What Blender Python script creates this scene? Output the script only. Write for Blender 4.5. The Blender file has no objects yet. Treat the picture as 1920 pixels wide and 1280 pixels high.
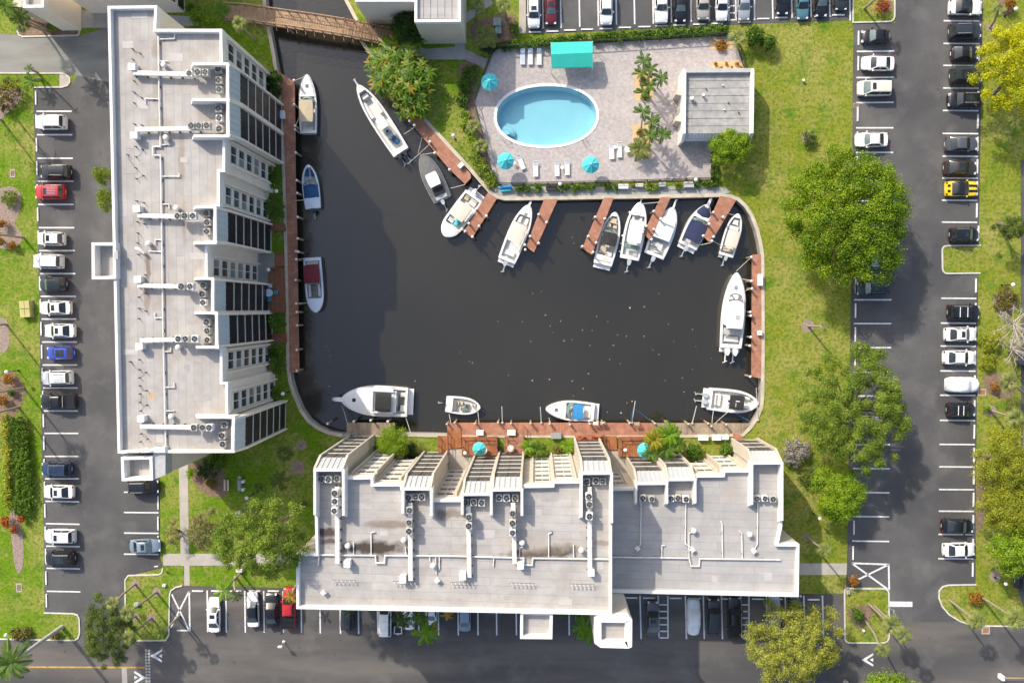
import bpy, bmesh, math, random
import numpy as np
from mathutils import Vector, Matrix
from mathutils.geometry import tessellate_polygon
random.seed(7)
SC = bpy.context.scene
COL = SC.collection
R = math.radians

# ------------------------------------------------------------------ camera
# photo frame 1920 x 1280; straight-down drone view, 110 m up, tilted about 3 degrees
HC = 110.0
FP = 1571.0                      # focal length in photo pixels
NAD = (45.0, 60.0)               # where the point below the camera shows, right / up of the centre
down = Vector((NAD[0]/FP, NAD[1]/FP, -1.0)).normalized()
upc = -down
xax = (Vector((1, 0, 0)) - down*down.x).normalized()
yax = upc.cross(xax)
W2C = Matrix((xax, yax, upc)).transposed()     # columns = world axes in camera coordinates
C2W = W2C.transposed()
cam = bpy.data.cameras.new('camera')
camo = bpy.data.objects.new('camera', cam)
COL.objects.link(camo)
camo.matrix_world = Matrix.Translation((0, 0, HC)) @ C2W.to_4x4()
cam.sensor_width = 36.0
cam.lens = FP/1920*36.0
cam.clip_start = 1.0
cam.clip_end = 6000.0
SC.camera = camo

def G(px, py, z=0.0):
    """ground point (at height z) seen at a photo pixel"""
    d = C2W @ Vector(((px-960)/FP, -(py-640)/FP, -1.0))
    t = (z-HC)/d.z
    return Vector((d.x*t, d.y*t, z))

def P(pts, z=0.0):
    return [G(x, y, z).xy for x, y in pts]

# ------------------------------------------------------------------ light
SUN_EL = 39.0
SH = Vector((0.62, -0.785))      # direction in which shadows fall
w = bpy.data.worlds.new('World'); SC.world = w; w.use_nodes = True
nt = w.node_tree
bg = nt.nodes['Background']
sky = nt.nodes.new('ShaderNodeTexSky')
sky.sky_type = 'NISHITA'; sky.sun_disc = False
sky.sun_elevation = R(SUN_EL)
sky.sun_rotation = math.atan2(-SH.x, -SH.y)
sky.altitude = 0; sky.air_density = 1.0; sky.dust_density = 3.0; sky.ozone_density = 0.6
nt.links.new(sky.outputs[0], bg.inputs[0]); bg.inputs[1].default_value = 0.15
sl = bpy.data.lights.new('sun', 'SUN'); sl.energy = 2.7; sl.angle = R(0.53); sl.color = (1.0, 0.93, 0.81)
so = bpy.data.objects.new('sun', sl); COL.objects.link(so)
sdir = Vector((SH.x*math.cos(R(SUN_EL)), SH.y*math.cos(R(SUN_EL)), -math.sin(R(SUN_EL))))
so.rotation_euler = sdir.to_track_quat('-Z', 'Y').to_euler()
so.location = (-60, 80, 120)
SC.view_settings.view_transform = 'Standard'; SC.view_settings.look = 'None'
SC.view_settings.gamma = 1.0; SC.view_settings.use_curve_mapping = False
SC.view_settings.exposure = 0.68
SC.render.engine = 'CYCLES'
SC.cycles.max_bounces = 6; SC.cycles.transparent_max_bounces = 8
SC.cycles.diffuse_bounces = 3; SC.cycles.glossy_bounces = 2
SC.cycles.use_denoising = True

# ------------------------------------------------------------------ materials
MATS = {}
def nodes(name):
    m = bpy.data.materials.new(name); m.use_nodes = True
    t = m.node_tree; b = t.nodes['Principled BSDF']
    MATS[name] = m
    return m, t, b
def mk(t, kind, **kw):
    n = t.nodes.new(kind)
    for k, v in kw.items(): setattr(n, k, v)
    return n
def sv(n, name, v): n.inputs[name].default_value = v
def rgba(c): return (c[0], c[1], c[2], 1.0)

def mat(name, c1, c2=None, scale=1.0, rough=0.6, metal=0.0, bump=0.0, bscale=None, spec=0.5, detail=4.0, stretch=None, coat=0.0, contrast=(0.35, 0.65), c3=None, scale3=0.08):
    """plain surface with a two-colour grain, an optional broad second mottling and fine relief"""
    m, t, b = nodes(name)
    sv(b, 'Roughness', rough); sv(b, 'Metallic', metal); sv(b, 'Specular IOR Level', spec); sv(b, 'Coat Weight', coat)
    if c2 is None:
        sv(b, 'Base Color', rgba(c1)); 
    tc = mk(t, 'ShaderNodeTexCoord')
    vec = tc.outputs['Object']
    if stretch:
        mp = mk(t, 'ShaderNodeMapping'); mp.inputs['Scale'].default_value = stretch
        t.links.new(vec, mp.inputs[0]); vec = mp.outputs[0]
    if c2 is not None:
        n = mk(t, 'ShaderNodeTexNoise'); sv(n, 'Scale', scale); sv(n, 'Detail', detail); sv(n, 'Roughness', 0.6)
        t.links.new(vec, n.inputs['Vector'])
        r = mk(t, 'ShaderNodeValToRGB')
        r.color_ramp.elements[0].position = contrast[0]; r.color_ramp.elements[0].color = rgba(c1)
        r.color_ramp.elements[1].position = contrast[1]; r.color_ramp.elements[1].color = rgba(c2)
        t.links.new(n.outputs[0], r.inputs[0])
        out = r.outputs[0]
        if c3 is not None:
            n3 = mk(t, 'ShaderNodeTexNoise'); sv(n3, 'Scale', scale3); sv(n3, 'Detail', 3.0)
            t.links.new(vec, n3.inputs['Vector'])
            r3 = mk(t, 'ShaderNodeValToRGB')
            r3.color_ramp.elements[0].position = 0.42; r3.color_ramp.elements[0].color = (0, 0, 0, 1)
            r3.color_ramp.elements[1].position = 0.62; r3.color_ramp.elements[1].color = (1, 1, 1, 1)
            t.links.new(n3.outputs[0], r3.inputs[0])
            mx = mk(t, 'ShaderNodeMix', data_type='RGBA')
            t.links.new(r3.outputs[0], mx.inputs[0]); t.links.new(out, mx.inputs[6]); mx.inputs[7].default_value = rgba(c3)
            out = mx.outputs[2]
        t.links.new(out, b.inputs['Base Color'])
    if bump:
        n2 = mk(t, 'ShaderNodeTexNoise'); sv(n2, 'Scale', bscale or scale*4); sv(n2, 'Detail', 3.0)
        t.links.new(vec, n2.inputs['Vector'])
        bp = mk(t, 'ShaderNodeBump'); sv(bp, 'Strength', bump); sv(bp, 'Distance', 0.05)
        t.links.new(n2.outputs[0], bp.inputs['Height']); t.links.new(bp.outputs[0], b.inputs['Normal'])
    return m

def brickmat(name, c1, c2, cm, bw, bh, mortar=0.02, rough=0.75, rot=0.0, grain=0.25, gscale=1.2, stains=(), dirt=None, offset=0.5, spec=0.3, bump=0.25, nfac=0.5, dscale=0.12):
    """laid sheets, boards or pavers with joints, broad weathering and stains"""
    m, t, b = nodes(name)
    sv(b, 'Roughness', rough); sv(b, 'Specular IOR Level', spec)
    tc = mk(t, 'ShaderNodeTexCoord')
    mp = mk(t, 'ShaderNodeMapping'); mp.inputs['Rotation'].default_value = (0, 0, rot)
    t.links.new(tc.outputs['Object'], mp.inputs[0])
    br = mk(t, 'ShaderNodeTexBrick', offset=offset)
    sv(br, 'Color1', rgba(c1)); sv(br, 'Color2', rgba(c2)); sv(br, 'Mortar', rgba(cm)); sv(br, 'Scale', 1.0)
    sv(br, 'Mortar Size', mortar); sv(br, 'Brick Width', bw); sv(br, 'Row Height', bh); sv(br, 'Mortar Smooth', 0.2)
    t.links.new(mp.outputs[0], br.inputs['Vector'])
    n = mk(t, 'ShaderNodeTexNoise'); sv(n, 'Scale', gscale); sv(n, 'Detail', 6.0); sv(n, 'Roughness', 0.65)
    t.links.new(mp.outputs[0], n.inputs['Vector'])
    mr = mk(t, 'ShaderNodeMapRange'); sv(mr, 'From Min', 0.25); sv(mr, 'From Max', 0.75); sv(mr, 'To Min', 1-grain); sv(mr, 'To Max', 1+grain)
    t.links.new(n.outputs[0], mr.inputs[0])
    mul = mk(t, 'ShaderNodeMix', data_type='RGBA', blend_type='MULTIPLY'); mul.inputs[0].default_value = 1.0
    cmb = mk(t, 'ShaderNodeCombineColor')
    for i in range(3): t.links.new(mr.outputs[0], cmb.inputs[i])
    t.links.new(br.outputs[0], mul.inputs[6]); t.links.new(cmb.outputs[0], mul.inputs[7])
    out = mul.outputs[2]
    if dirt:
        n4 = mk(t, 'ShaderNodeTexNoise'); sv(n4, 'Scale', dscale); sv(n4, 'Detail', 7.0); sv(n4, 'Roughness', 0.7)
        t.links.new(tc.outputs['Object'], n4.inputs['Vector'])
        r4 = mk(t, 'ShaderNodeValToRGB'); r4.color_ramp.elements[0].position = 0.5; r4.color_ramp.elements[1].position = 0.72
        r4.color_ramp.elements[1].color = (nfac, nfac, nfac, 1); r4.color_ramp.elements[0].color = (0, 0, 0, 1)
        t.links.new(n4.outputs[0], r4.inputs[0])
        mx = mk(t, 'ShaderNodeMix', data_type='RGBA'); mx.inputs[7].default_value = rgba(dirt)
        t.links.new(r4.outputs[0], mx.inputs[0]); t.links.new(out, mx.inputs[6]); out = mx.outputs[2]
    for (sx, sy, rx, ry, col, amt) in stains:
        mp2 = mk(t, 'ShaderNodeMapping', vector_type='POINT')
        mp2.inputs['Location'].default_value = (-sx/rx, -sy/ry, 0); mp2.inputs['Scale'].default_value = (1/rx, 1/ry, 0)
        nz = mk(t, 'ShaderNodeTexNoise'); sv(nz, 'Scale', 1.1); sv(nz, 'Detail', 5.0)
        t.links.new(tc.outputs['Object'], nz.inputs['Vector'])
        add = mk(t, 'ShaderNodeMix', data_type='RGBA', blend_type='ADD'); add.inputs[0].default_value = 0.9
        t.links.new(tc.outputs['Object'], mp2.inputs[0])
        sub = mk(t, 'ShaderNodeVectorMath', operation='SUBTRACT'); sub.inputs[1].default_value = (0.5, 0.5, 0.5)
        t.links.new(nz.outputs[1], sub.inputs[0])
        ad = mk(t, 'ShaderNodeVectorMath', operation='MULTIPLY_ADD'); ad.inputs[1].default_value = (1.6, 1.6, 0)
        t.links.new(sub.outputs[0], ad.inputs[0]); t.links.new(mp2.outputs[0], ad.inputs[2])
        ln = mk(t, 'ShaderNodeVectorMath', operation='LENGTH'); t.links.new(ad.outputs[0], ln.inputs[0])
        m2 = mk(t, 'ShaderNodeMapRange'); sv(m2, 'From Min', 0.55); sv(m2, 'From Max', 1.25); sv(m2, 'To Min', amt); sv(m2, 'To Max', 0.0)
        t.links.new(ln.outputs['Value'], m2.inputs[0])
        mx = mk(t, 'ShaderNodeMix', data_type='RGBA'); mx.inputs[7].default_value = rgba(col)
        t.links.new(m2.outputs[0], mx.inputs[0]); t.links.new(out, mx.inputs[6]); out = mx.outputs[2]
    t.links.new(out, b.inputs['Base Color'])
    if bump:
        bp = mk(t, 'ShaderNodeBump'); sv(bp, 'Strength', bump); sv(bp, 'Distance', 0.02); bp.invert = True
        t.links.new(br.outputs['Fac'], bp.inputs['Height']); t.links.new(bp.outputs[0], b.inputs['Normal'])
    return m

def leafmat(name, c1, c2, c3=None, trans=0.3, nscale=0.5):
    """leaf colour varies leaf by leaf (random per island) and clump by clump (noise)"""
    m = bpy.data.materials.new(name); m.use_nodes = True; MATS[name] = m
    t = m.node_tree; t.nodes.clear()
    o = mk(t, 'ShaderNodeOutputMaterial')
    gi = mk(t, 'ShaderNodeNewGeometry')
    r = mk(t, 'ShaderNodeValToRGB'); r.color_ramp.elements[0].color = rgba(c1); r.color_ramp.elements[1].color = rgba(c2)
    if c3 is not None:
        e = r.color_ramp.elements.new(0.9); e.color = rgba(c2); r.color_ramp.elements[2].position = 0.97; r.color_ramp.elements[2].color = rgba(c3)
    tc = mk(t, 'ShaderNodeTexCoord')
    n = mk(t, 'ShaderNodeTexNoise'); sv(n, 'Scale', nscale); sv(n, 'Detail', 2.0)
    t.links.new(tc.outputs['Object'], n.inputs['Vector'])
    mr = mk(t, 'ShaderNodeMapRange'); sv(mr, 'From Min', 0.3); sv(mr, 'From Max', 0.7); sv(mr, 'To Min', -0.3); sv(mr, 'To Max', 0.3)
    t.links.new(n.outputs[0], mr.inputs[0])
    ad = mk(t, 'ShaderNodeMath', operation='ADD', use_clamp=True)
    t.links.new(gi.outputs['Random Per Island'], ad.inputs[0]); t.links.new(mr.outputs[0], ad.inputs[1])
    t.links.new((gi.outputs['Random Per Island'] if c3 is not None else ad.outputs[0]), r.inputs[0])
    d = mk(t, 'ShaderNodeBsdfDiffuse'); tr = mk(t, 'ShaderNodeBsdfTranslucent'); g = mk(t, 'ShaderNodeBsdfGlossy'); sv(g, 'Roughness', 0.45)
    sv(g, 'Color', (1, 1, 1, 1))
    mx = mk(t, 'ShaderNodeMixShader'); mx.inputs[0].default_value = trans
    mx2 = mk(t, 'ShaderNodeMixShader'); mx2.inputs[0].default_value = 0.012
    t.links.new(r.outputs[0], d.inputs[0]); t.links.new(r.outputs[0], tr.inputs[0])
    t.links.new(d.outputs[0], mx.inputs[1]); t.links.new(tr.outputs[0], mx.inputs[2])
    t.links.new(mx.outputs[0], mx2.inputs[1]); t.links.new(g.outputs[0], mx2.inputs[2])
    t.links.new(mx2.outputs[0], o.inputs[0])
    return m

# ground and stone
def lawnmat():
    m, t, b = nodes('lawn_grass')
    sv(b, 'Roughness', 0.9); sv(b, 'Specular IOR Level', 0.1)
    tc = mk(t, 'ShaderNodeTexCoord')
    def noise(s, d, lo, hi, stretch=None):
        n = mk(t, 'ShaderNodeTexNoise'); sv(n, 'Scale', s); sv(n, 'Detail', d); sv(n, 'Roughness', 0.65)
        t.links.new(tc.outputs['Object'], n.inputs['Vector'])
        r = mk(t, 'ShaderNodeMapRange'); sv(r, 'From Min', lo); sv(r, 'From Max', hi)
        t.links.new(n.outputs[0], r.inputs[0]); return r.outputs[0]
    def mix(f, a, c):
        mx = mk(t, 'ShaderNodeMix', data_type='RGBA'); t.links.new(f, mx.inputs[0])
        if isinstance(a, tuple): mx.inputs[6].default_value = rgba(a)
        else: t.links.new(a, mx.inputs[6])
        mx.inputs[7].default_value = rgba(c); return mx.outputs[2]
    # the right side lawn is drier and yellower than the left side lawn
    sx = mk(t, 'ShaderNodeSeparateXYZ'); t.links.new(tc.outputs['Object'], sx.inputs[0])
    lr = mk(t, 'ShaderNodeMapRange'); sv(lr, 'From Min', -15.0); sv(lr, 'From Max', 28.0); t.links.new(sx.outputs[0], lr.inputs[0])
    base = mix(lr.outputs[0], (0.150, 0.262, 0.010), (0.255, 0.275, 0.030))
    c = mix(noise(0.16, 6, 0.42, 0.66), base, (0.375, 0.340, 0.095))
    c = mix(noise(0.42, 6, 0.50, 0.68), c, (0.095, 0.205, 0.012))
    c = mix(noise(0.8, 6, 0.54, 0.72), c, (0.40, 0.30, 0.12))
    c = mix(noise(2.4, 4, 0.44, 0.72), c, (0.075, 0.135, 0.010))
    fine = noise(9.0, 4, 0.45, 0.9)
    c = mix(fine, c, (0.05, 0.10, 0.01))
    t.links.new(c, b.inputs['Base Color'])
    n2 = mk(t, 'ShaderNodeTexNoise'); sv(n2, 'Scale', 7.0); sv(n2, 'Detail', 6.0); t.links.new(tc.outputs['Object'], n2.inputs['Vector'])
    bp = mk(t, 'ShaderNodeBump'); sv(bp, 'Strength', 0.9); sv(bp, 'Distance', 0.12)
    t.links.new(n2.outputs[0], bp.inputs['Height']); t.links.new(bp.outputs[0], b.inputs['Normal'])
    return m
lawnmat()

def wear(m):
    """tarmac wear: dusty light patches, oil spots and hairline cracks"""
    t = m.node_tree; b = t.nodes['Principled BSDF']; out = b.inputs['Base Color'].links[0].from_socket
    tc = mk(t, 'ShaderNodeTexCoord')
    for kind, sc, lo, hi, col, amt in (('n', 0.22, .52, .72, (.17, .165, .155), .55), ('n', 0.9, .64, .74, (.030, .030, .032), .6), ('n', 14, .55, .75, (.19, .185, .18), .35)):
        if kind == 'n':
            n = mk(t, 'ShaderNodeTexNoise'); sv(n, 'Scale', sc); sv(n, 'Detail', 6.0); sv(n, 'Roughness', .6); t.links.new(tc.outputs['Object'], n.inputs['Vector']); a0, a1 = 0.0, amt
        else:
            nz = mk(t, 'ShaderNodeTexNoise'); sv(nz, 'Scale', .6); sv(nz, 'Detail', 4.0); t.links.new(tc.outputs['Object'], nz.inputs['Vector'])
            ad = mk(t, 'ShaderNodeVectorMath', operation='MULTIPLY_ADD'); ad.inputs[1].default_value = (2.5, 2.5, 0); t.links.new(nz.outputs[1], ad.inputs[0]); t.links.new(tc.outputs['Object'], ad.inputs[2])
            n = mk(t, 'ShaderNodeTexVoronoi', feature='DISTANCE_TO_EDGE'); sv(n, 'Scale', sc); t.links.new(ad.outputs[0], n.inputs['Vector']); a0, a1 = amt, 0.0
        r = mk(t, 'ShaderNodeMapRange'); sv(r, 'From Min', lo); sv(r, 'From Max', hi); sv(r, 'To Min', a0); sv(r, 'To Max', a1); t.links.new(n.outputs[0], r.inputs[0])
        mx = mk(t, 'ShaderNodeMix', data_type='RGBA'); mx.inputs[7].default_value = rgba(col); t.links.new(r.outputs[0], mx.inputs[0]); t.links.new(out, mx.inputs[6]); out = mx.outputs[2]
    t.links.new(out, b.inputs['Base Color'])
def asphaltmat(name, c1, c2, c3):
    m = mat(name, c1, c2, scale=0.35, rough=0.88, spec=0.25, bump=0.25, bscale=26, detail=8, c3=c3, scale3=0.10, contrast=(0.3, 0.7)); wear(m); return m
asphaltmat('asphalt', (0.088, 0.086, 0.086), (0.118, 0.114, 0.112), (0.072, 0.071, 0.073))
mat('asphalt_road', (0.090, 0.085, 0.082), (0.155, 0.138, 0.122), scale=0.30, rough=0.9, spec=0.2, bump=0.25, bscale=26, detail=7, stretch=(0.16, 1.0, 1.0), c3=(0.074, 0.072, 0.072), scale3=0.16); wear(MATS['asphalt_road'])
mat('asphalt_old', (0.19, 0.19, 0.175), (0.27, 0.265, 0.235), scale=0.5, rough=0.92, spec=0.2, bump=0.2, bscale=26, detail=7, stretch=(0.25, 1, 1))
mat('concrete', (0.36, 0.33, 0.28), (0.45, 0.41, 0.35), scale=0.6, rough=0.85, bump=0.1, bscale=12)
mat('concrete_grey', (0.30, 0.29, 0.27), (0.38, 0.37, 0.34), scale=0.6, rough=0.85, bump=0.1, bscale=12)
mat('seawall_cap', (0.42, 0.36, 0.26), (0.56, 0.50, 0.39), scale=0.7, rough=0.85, bump=0.1, bscale=10)
mat('kerb_paint', (0.62, 0.60, 0.55), (0.50, 0.47, 0.41), scale=1.2, rough=0.8, bump=0.1)
mat('line_paint', (0.70, 0.70, 0.69), (0.40, 0.40, 0.40), scale=2.5, rough=0.7, contrast=(0.48, 0.80))
mat('stop_paint', (0.82, 0.81, 0.79), (0.70, 0.68, 0.64), scale=2.0, rough=0.7)
mat('yellow_paint', (0.52, 0.31, 0.07), (0.25, 0.17, 0.08), scale=1.5, rough=0.7, contrast=(0.5, 0.75))
mat('mulch', (0.16, 0.10, 0.065), (0.26, 0.18, 0.12), scale=3.0, rough=0.95, bump=0.6, bscale=10)
mat('mulch_grey', (0.22, 0.16, 0.13), (0.33, 0.26, 0.21), scale=3.0, rough=0.95, bump=0.6, bscale=10)
mat('mulch_gold', (0.52, 0.36, 0.17), (0.66, 0.47, 0.25), scale=3.0, rough=0.95, bump=0.6, bscale=10)
brickmat('pool_pavers', (0.47, 0.42, 0.395), (0.375, 0.335, 0.318), (0.35, 0.315, 0.30), 0.36, 0.30, mortar=0.012, rot=0.45, grain=0.20, gscale=2.2, dirt=(0.50, 0.455, 0.41), nfac=0.6)
brickmat('walk_pavers', (0.38, 0.33, 0.30), (0.29, 0.26, 0.25), (0.23, 0.20, 0.19), 0.45, 0.26, mortar=0.016, rot=0.5, grain=0.25, gscale=1.4)
def deckmat(name, c1, c2, cm, rot, dirt=None):
    return brickmat(name, c1, c2, cm, 3.6, 0.145, mortar=0.014, rot=rot, grain=0.34, gscale=1.0, rough=0.75, bump=0.5, dirt=dirt, dscale=0.5, nfac=0.5)
for nm, rot in (('across', 0.0), ('along', R(90)), ('pier', R(28)), ('diag', R(50))):
    deckmat('deck_red_'+nm, (0.44, 0.205, 0.130), (0.365, 0.168, 0.105), (0.14, 0.065, 0.045), rot, dirt=(0.48, 0.28, 0.20))
deckmat('deck_brown', (0.40, 0.155, 0.060), (0.335, 0.130, 0.055), (0.10, 0.04, 0.02), 0.0)
deckmat('deck_brown_along', (0.335, 0.145, 0.080), (0.28, 0.12, 0.065), (0.09, 0.04, 0.025), R(90))
deckmat('deck_weathered', (0.40, 0.31, 0.22), (0.27, 0.21, 0.15), (0.07, 0.05, 0.04), R(90), dirt=(0.47, 0.36, 0.28))
deckmat('bridge_boards', (0.46, 0.31, 0.19), (0.39, 0.26, 0.155), (0.13, 0.08, 0.05), R(84))
mat('bridge_timber', (0.17, 0.085, 0.05), (0.26, 0.14, 0.085), scale=2.0, rough=0.8)
mat('bridge_rail_top', (0.46, 0.33, 0.22), (0.36, 0.25, 0.16), scale=2.0, rough=0.8)
mat('rail_timber', (0.20, 0.075, 0.040), (0.26, 0.10, 0.05), scale=2.0, rough=0.75)
mat('piling_wood', (0.26, 0.19, 0.13), (0.36, 0.28, 0.20), scale=3.0, rough=0.9)
# building
mat('stucco_cream', (0.53, 0.47, 0.385), (0.58, 0.52, 0.43), scale=0.5, rough=0.85, bump=0.1, bscale=14)
mat('stucco_beige', (0.74, 0.665, 0.575), (0.79, 0.715, 0.62), scale=0.5, rough=0.85, bump=0.1, bscale=14)
mat('parapet_white', (0.76, 0.75, 0.72), (0.66, 0.64, 0.60), scale=1.0, rough=0.6, contrast=(0.5, 0.8))
mat('mansard_blue', (0.48, 0.545, 0.58), (0.53, 0.59, 0.62), scale=0.6, rough=0.4, spec=0.5)  # shaded copy: tone lifted in the colour, since these mansards stand in shade
mat('mansard_pale', (0.42, 0.44, 0.455), (0.47, 0.485, 0.495), scale=0.6, rough=0.4, spec=0.5)
mat('trim_white', (0.64, 0.61, 0.55), (0.56, 0.53, 0.48), scale=1.5, rough=0.55)
mat('screen_dark', (0.011, 0.012, 0.014), (0.022, 0.022, 0.025), scale=1.0, rough=0.4, spec=0.35)
mat('screen_grey', (0.075, 0.068, 0.060), (0.115, 0.105, 0.095), scale=0.8, rough=0.6, spec=0.25)
mat('window_glass', (0.030, 0.040, 0.046), (0.075, 0.095, 0.095), scale=0.45, rough=0.08, spec=0.7, contrast=(0.45, 0.55))
mat('window_frame', (0.76, 0.71, 0.64), (0.68, 0.63, 0.56), scale=1.5, rough=0.5)
mat('blind_pale', (0.17, 0.19, 0.19), (0.27, 0.28, 0.27), scale=1.0, rough=0.3)
mat('pipe_white', (0.74, 0.72, 0.68), (0.60, 0.57, 0.52), scale=2.0, rough=0.5)
mat('pipe_dark', (0.06, 0.055, 0.05), (0.12, 0.11, 0.10), scale=3.0, rough=0.6)
mat('unit_beige', (0.60, 0.57, 0.50), (0.50, 0.47, 0.41), scale=2.0, rough=0.5)
mat('unit_grey', (0.46, 0.46, 0.44), (0.38, 0.38, 0.36), scale=2.0, rough=0.5)
mat('fan_black', (0.012, 0.012, 0.013), rough=0.4)
mat('galvanised', (0.55, 0.56, 0.57), (0.45, 0.46, 0.47), scale=3.0, rough=0.35, metal=0.6)
mat('rust', (0.26, 0.11, 0.05), (0.36, 0.17, 0.08), scale=4.0, rough=0.8)
mat('copper_pipe', (0.30, 0.16, 0.09), (0.42, 0.26, 0.16), scale=4.0, rough=0.5)
mat('black_metal', (0.014, 0.014, 0.016), (0.028, 0.028, 0.03), scale=3.0, rough=0.5)
mat('metal_grey', (0.24, 0.26, 0.26), (0.30, 0.31, 0.31), scale=3.0, rough=0.5)
mat('utility_green', (0.16, 0.24, 0.22), (0.20, 0.28, 0.26), scale=2.0, rough=0.5)
mat('utility_yellow', (0.50, 0.46, 0.16), (0.40, 0.35, 0.12), scale=1.0, rough=0.6)
mat('teal_canvas', (0.03, 0.46, 0.37), (0.035, 0.52, 0.42), scale=0.7, rough=0.8, bump=0.1, bscale=6)
mat('turq_canvas', (0.07, 0.50, 0.53), (0.09, 0.56, 0.59), scale=1.0, rough=0.8)
mat('lounge_white', (0.80, 0.80, 0.78), (0.72, 0.73, 0.72), scale=3.0, rough=0.5)
mat('lounge_blue', (0.50, 0.62, 0.72), (0.60, 0.70, 0.78), scale=3.0, rough=0.6)
mat('plastic_white', (0.82, 0.82, 0.81), (0.76, 0.75, 0.73), scale=2.0, rough=0.35)
mat('plastic_teal', (0.06, 0.36, 0.42), rough=0.4)
mat('lamp_globe', (0.82, 0.80, 0.74), rough=0.25)
mat('pool_plaster', (0.37, 0.545, 0.60), (0.41, 0.575, 0.63), scale=0.5, rough=0.7)
mat('pool_step', (0.31, 0.49, 0.56), rough=0.6)
mat('coping', (0.78, 0.77, 0.74), (0.70, 0.68, 0.64), scale=1.5, rough=0.7)
mat('red_chair', (0.42, 0.10, 0.035), (0.34, 0.08, 0.03), scale=3.0, rough=0.6)
mat('umbrella_grey', (0.55, 0.50, 0.42), rough=0.8)
mat('bark', (0.12, 0.09, 0.065), (0.20, 0.16, 0.12), scale=4.0, rough=0.95, bump=0.5)
mat('palm_trunk', (0.26, 0.21, 0.16), (0.36, 0.30, 0.24), scale=2.0, rough=0.9, stretch=(1, 1, 6), bump=0.4)
mat('royal_trunk', (0.38, 0.37, 0.34), (0.46, 0.45, 0.41), scale=1.5, rough=0.85, stretch=(1, 1, 4))
mat('bare_wood', (0.40, 0.33, 0.28), (0.50, 0.43, 0.37), scale=3.0, rough=0.95)
# vehicles and boats
mat('car_glass', (0.012, 0.016, 0.018), (0.030, 0.038, 0.040), scale=1.2, rough=0.06, spec=0.8)
mat('car_glass_pale', (0.09, 0.13, 0.13), (0.16, 0.20, 0.19), scale=1.6, rough=0.08, spec=0.9)
mat('tyre', (0.010, 0.010, 0.011), rough=0.8)
mat('rim', (0.40, 0.40, 0.42), rough=0.3, metal=0.8)
mat('car_black_trim', (0.012, 0.012, 0.013), rough=0.35)
mat('head_lamp', (0.62, 0.64, 0.66), rough=0.12, spec=0.8)
mat('tail_lamp', (0.14, 0.008, 0.010), rough=0.15, spec=0.7)
mat('chrome', (0.62, 0.62, 0.63), rough=0.2, metal=0.9)
mat('plate', (0.66, 0.66, 0.62), rough=0.5)
def paint(name, c, rough=0.28, metal=0.0):
    return mat(name, c, tuple(x*0.93 for x in c), scale=0.8, rough=rough, metal=metal, coat=0.6)
paint('paint_white', (0.80, 0.80, 0.79)); paint('paint_cream', (0.68, 0.64, 0.54)); paint('paint_black', (0.010, 0.010, 0.012))
paint('paint_silver', (0.44, 0.46, 0.48), 0.32, 0.35); paint('paint_grey', (0.095, 0.10, 0.11), 0.3, 0.2); paint('paint_darkgrey', (0.038, 0.042, 0.048), 0.3, 0.2)
paint('paint_red', (0.46, 0.018, 0.022)); paint('paint_maroon', (0.14, 0.012, 0.020)); paint('paint_blue', (0.022, 0.055, 0.42))
paint('paint_navy', (0.018, 0.040, 0.090)); paint('paint_teal', (0.11, 0.24, 0.28), 0.3, 0.3); paint('paint_yellow', (0.84, 0.58, 0.010))
paint('paint_darkgreen', (0.012, 0.026, 0.024)); paint('paint_champagne', (0.50, 0.46, 0.40), 0.32, 0.3); paint('paint_bluegrey', (0.26, 0.32, 0.40), 0.3, 0.3)
paint('paint_brown', (0.045, 0.032, 0.022), 0.3, 0.2)
mat('cover_white', (0.66, 0.67, 0.68), (0.76, 0.77, 0.78), scale=1.2, rough=0.8, bump=0.7, bscale=2.2)
mat('gelcoat', (0.80, 0.80, 0.79), (0.74, 0.74, 0.72), scale=0.8, rough=0.25, coat=0.4)
mat('gelcoat_cool', (0.66, 0.74, 0.84), (0.62, 0.70, 0.80), scale=0.8, rough=0.3, coat=0.3)
mat('deck_nonskid', (0.66, 0.66, 0.63), (0.58, 0.58, 0.55), scale=2.0, rough=0.7)
mat('boat_beige', (0.60, 0.53, 0.43), (0.66, 0.60, 0.50), scale=1.5, rough=0.7)
mat('boat_tan', (0.50, 0.41, 0.28), (0.56, 0.47, 0.33), scale=1.5, rough=0.85)
mat('boat_bimini_blue', (0.03, 0.20, 0.46), (0.035, 0.24, 0.52), scale=1.5, rough=0.85)
mat('boat_blue', (0.020, 0.085, 0.20), (0.03, 0.11, 0.25), scale=1.5, rough=0.85)
mat('boat_navy', (0.018, 0.026, 0.070), (0.026, 0.036, 0.09), scale=1.5, rough=0.85)
mat('boat_maroon', (0.13, 0.016, 0.028), (0.17, 0.024, 0.036), scale=1.5, rough=0.85)
mat('boat_black', (0.020, 0.020, 0.021), (0.034, 0.033, 0.032), scale=1.5, rough=0.85)
mat('boat_grey', (0.13, 0.13, 0.132), (0.17, 0.17, 0.17), scale=1.5, rough=0.85)
mat('boat_glass', (0.10, 0.17, 0.15), (0.20, 0.28, 0.25), scale=2.0, rough=0.08, spec=0.8)
mat('seat_white', (0.74, 0.72, 0.67), (0.66, 0.63, 0.58), scale=3.0, rough=0.6)
mat('seat_tan', (0.50, 0.41, 0.31), (0.58, 0.49, 0.38), scale=3.0, rough=0.7)
mat('motor_grey', (0.42, 0.46, 0.48), (0.34, 0.38, 0.40), scale=3.0, rough=0.3)
mat('motor_black', (0.022, 0.026, 0.032), rough=0.3)
mat('rope', (0.60, 0.56, 0.48), rough=0.9)
mat('rope_blue', (0.03, 0.16, 0.30), rough=0.9)
mat('stain_rust', (0.52, 0.35, 0.18), (0.42, 0.33, 0.22), scale=2, rough=0.8)
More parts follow.
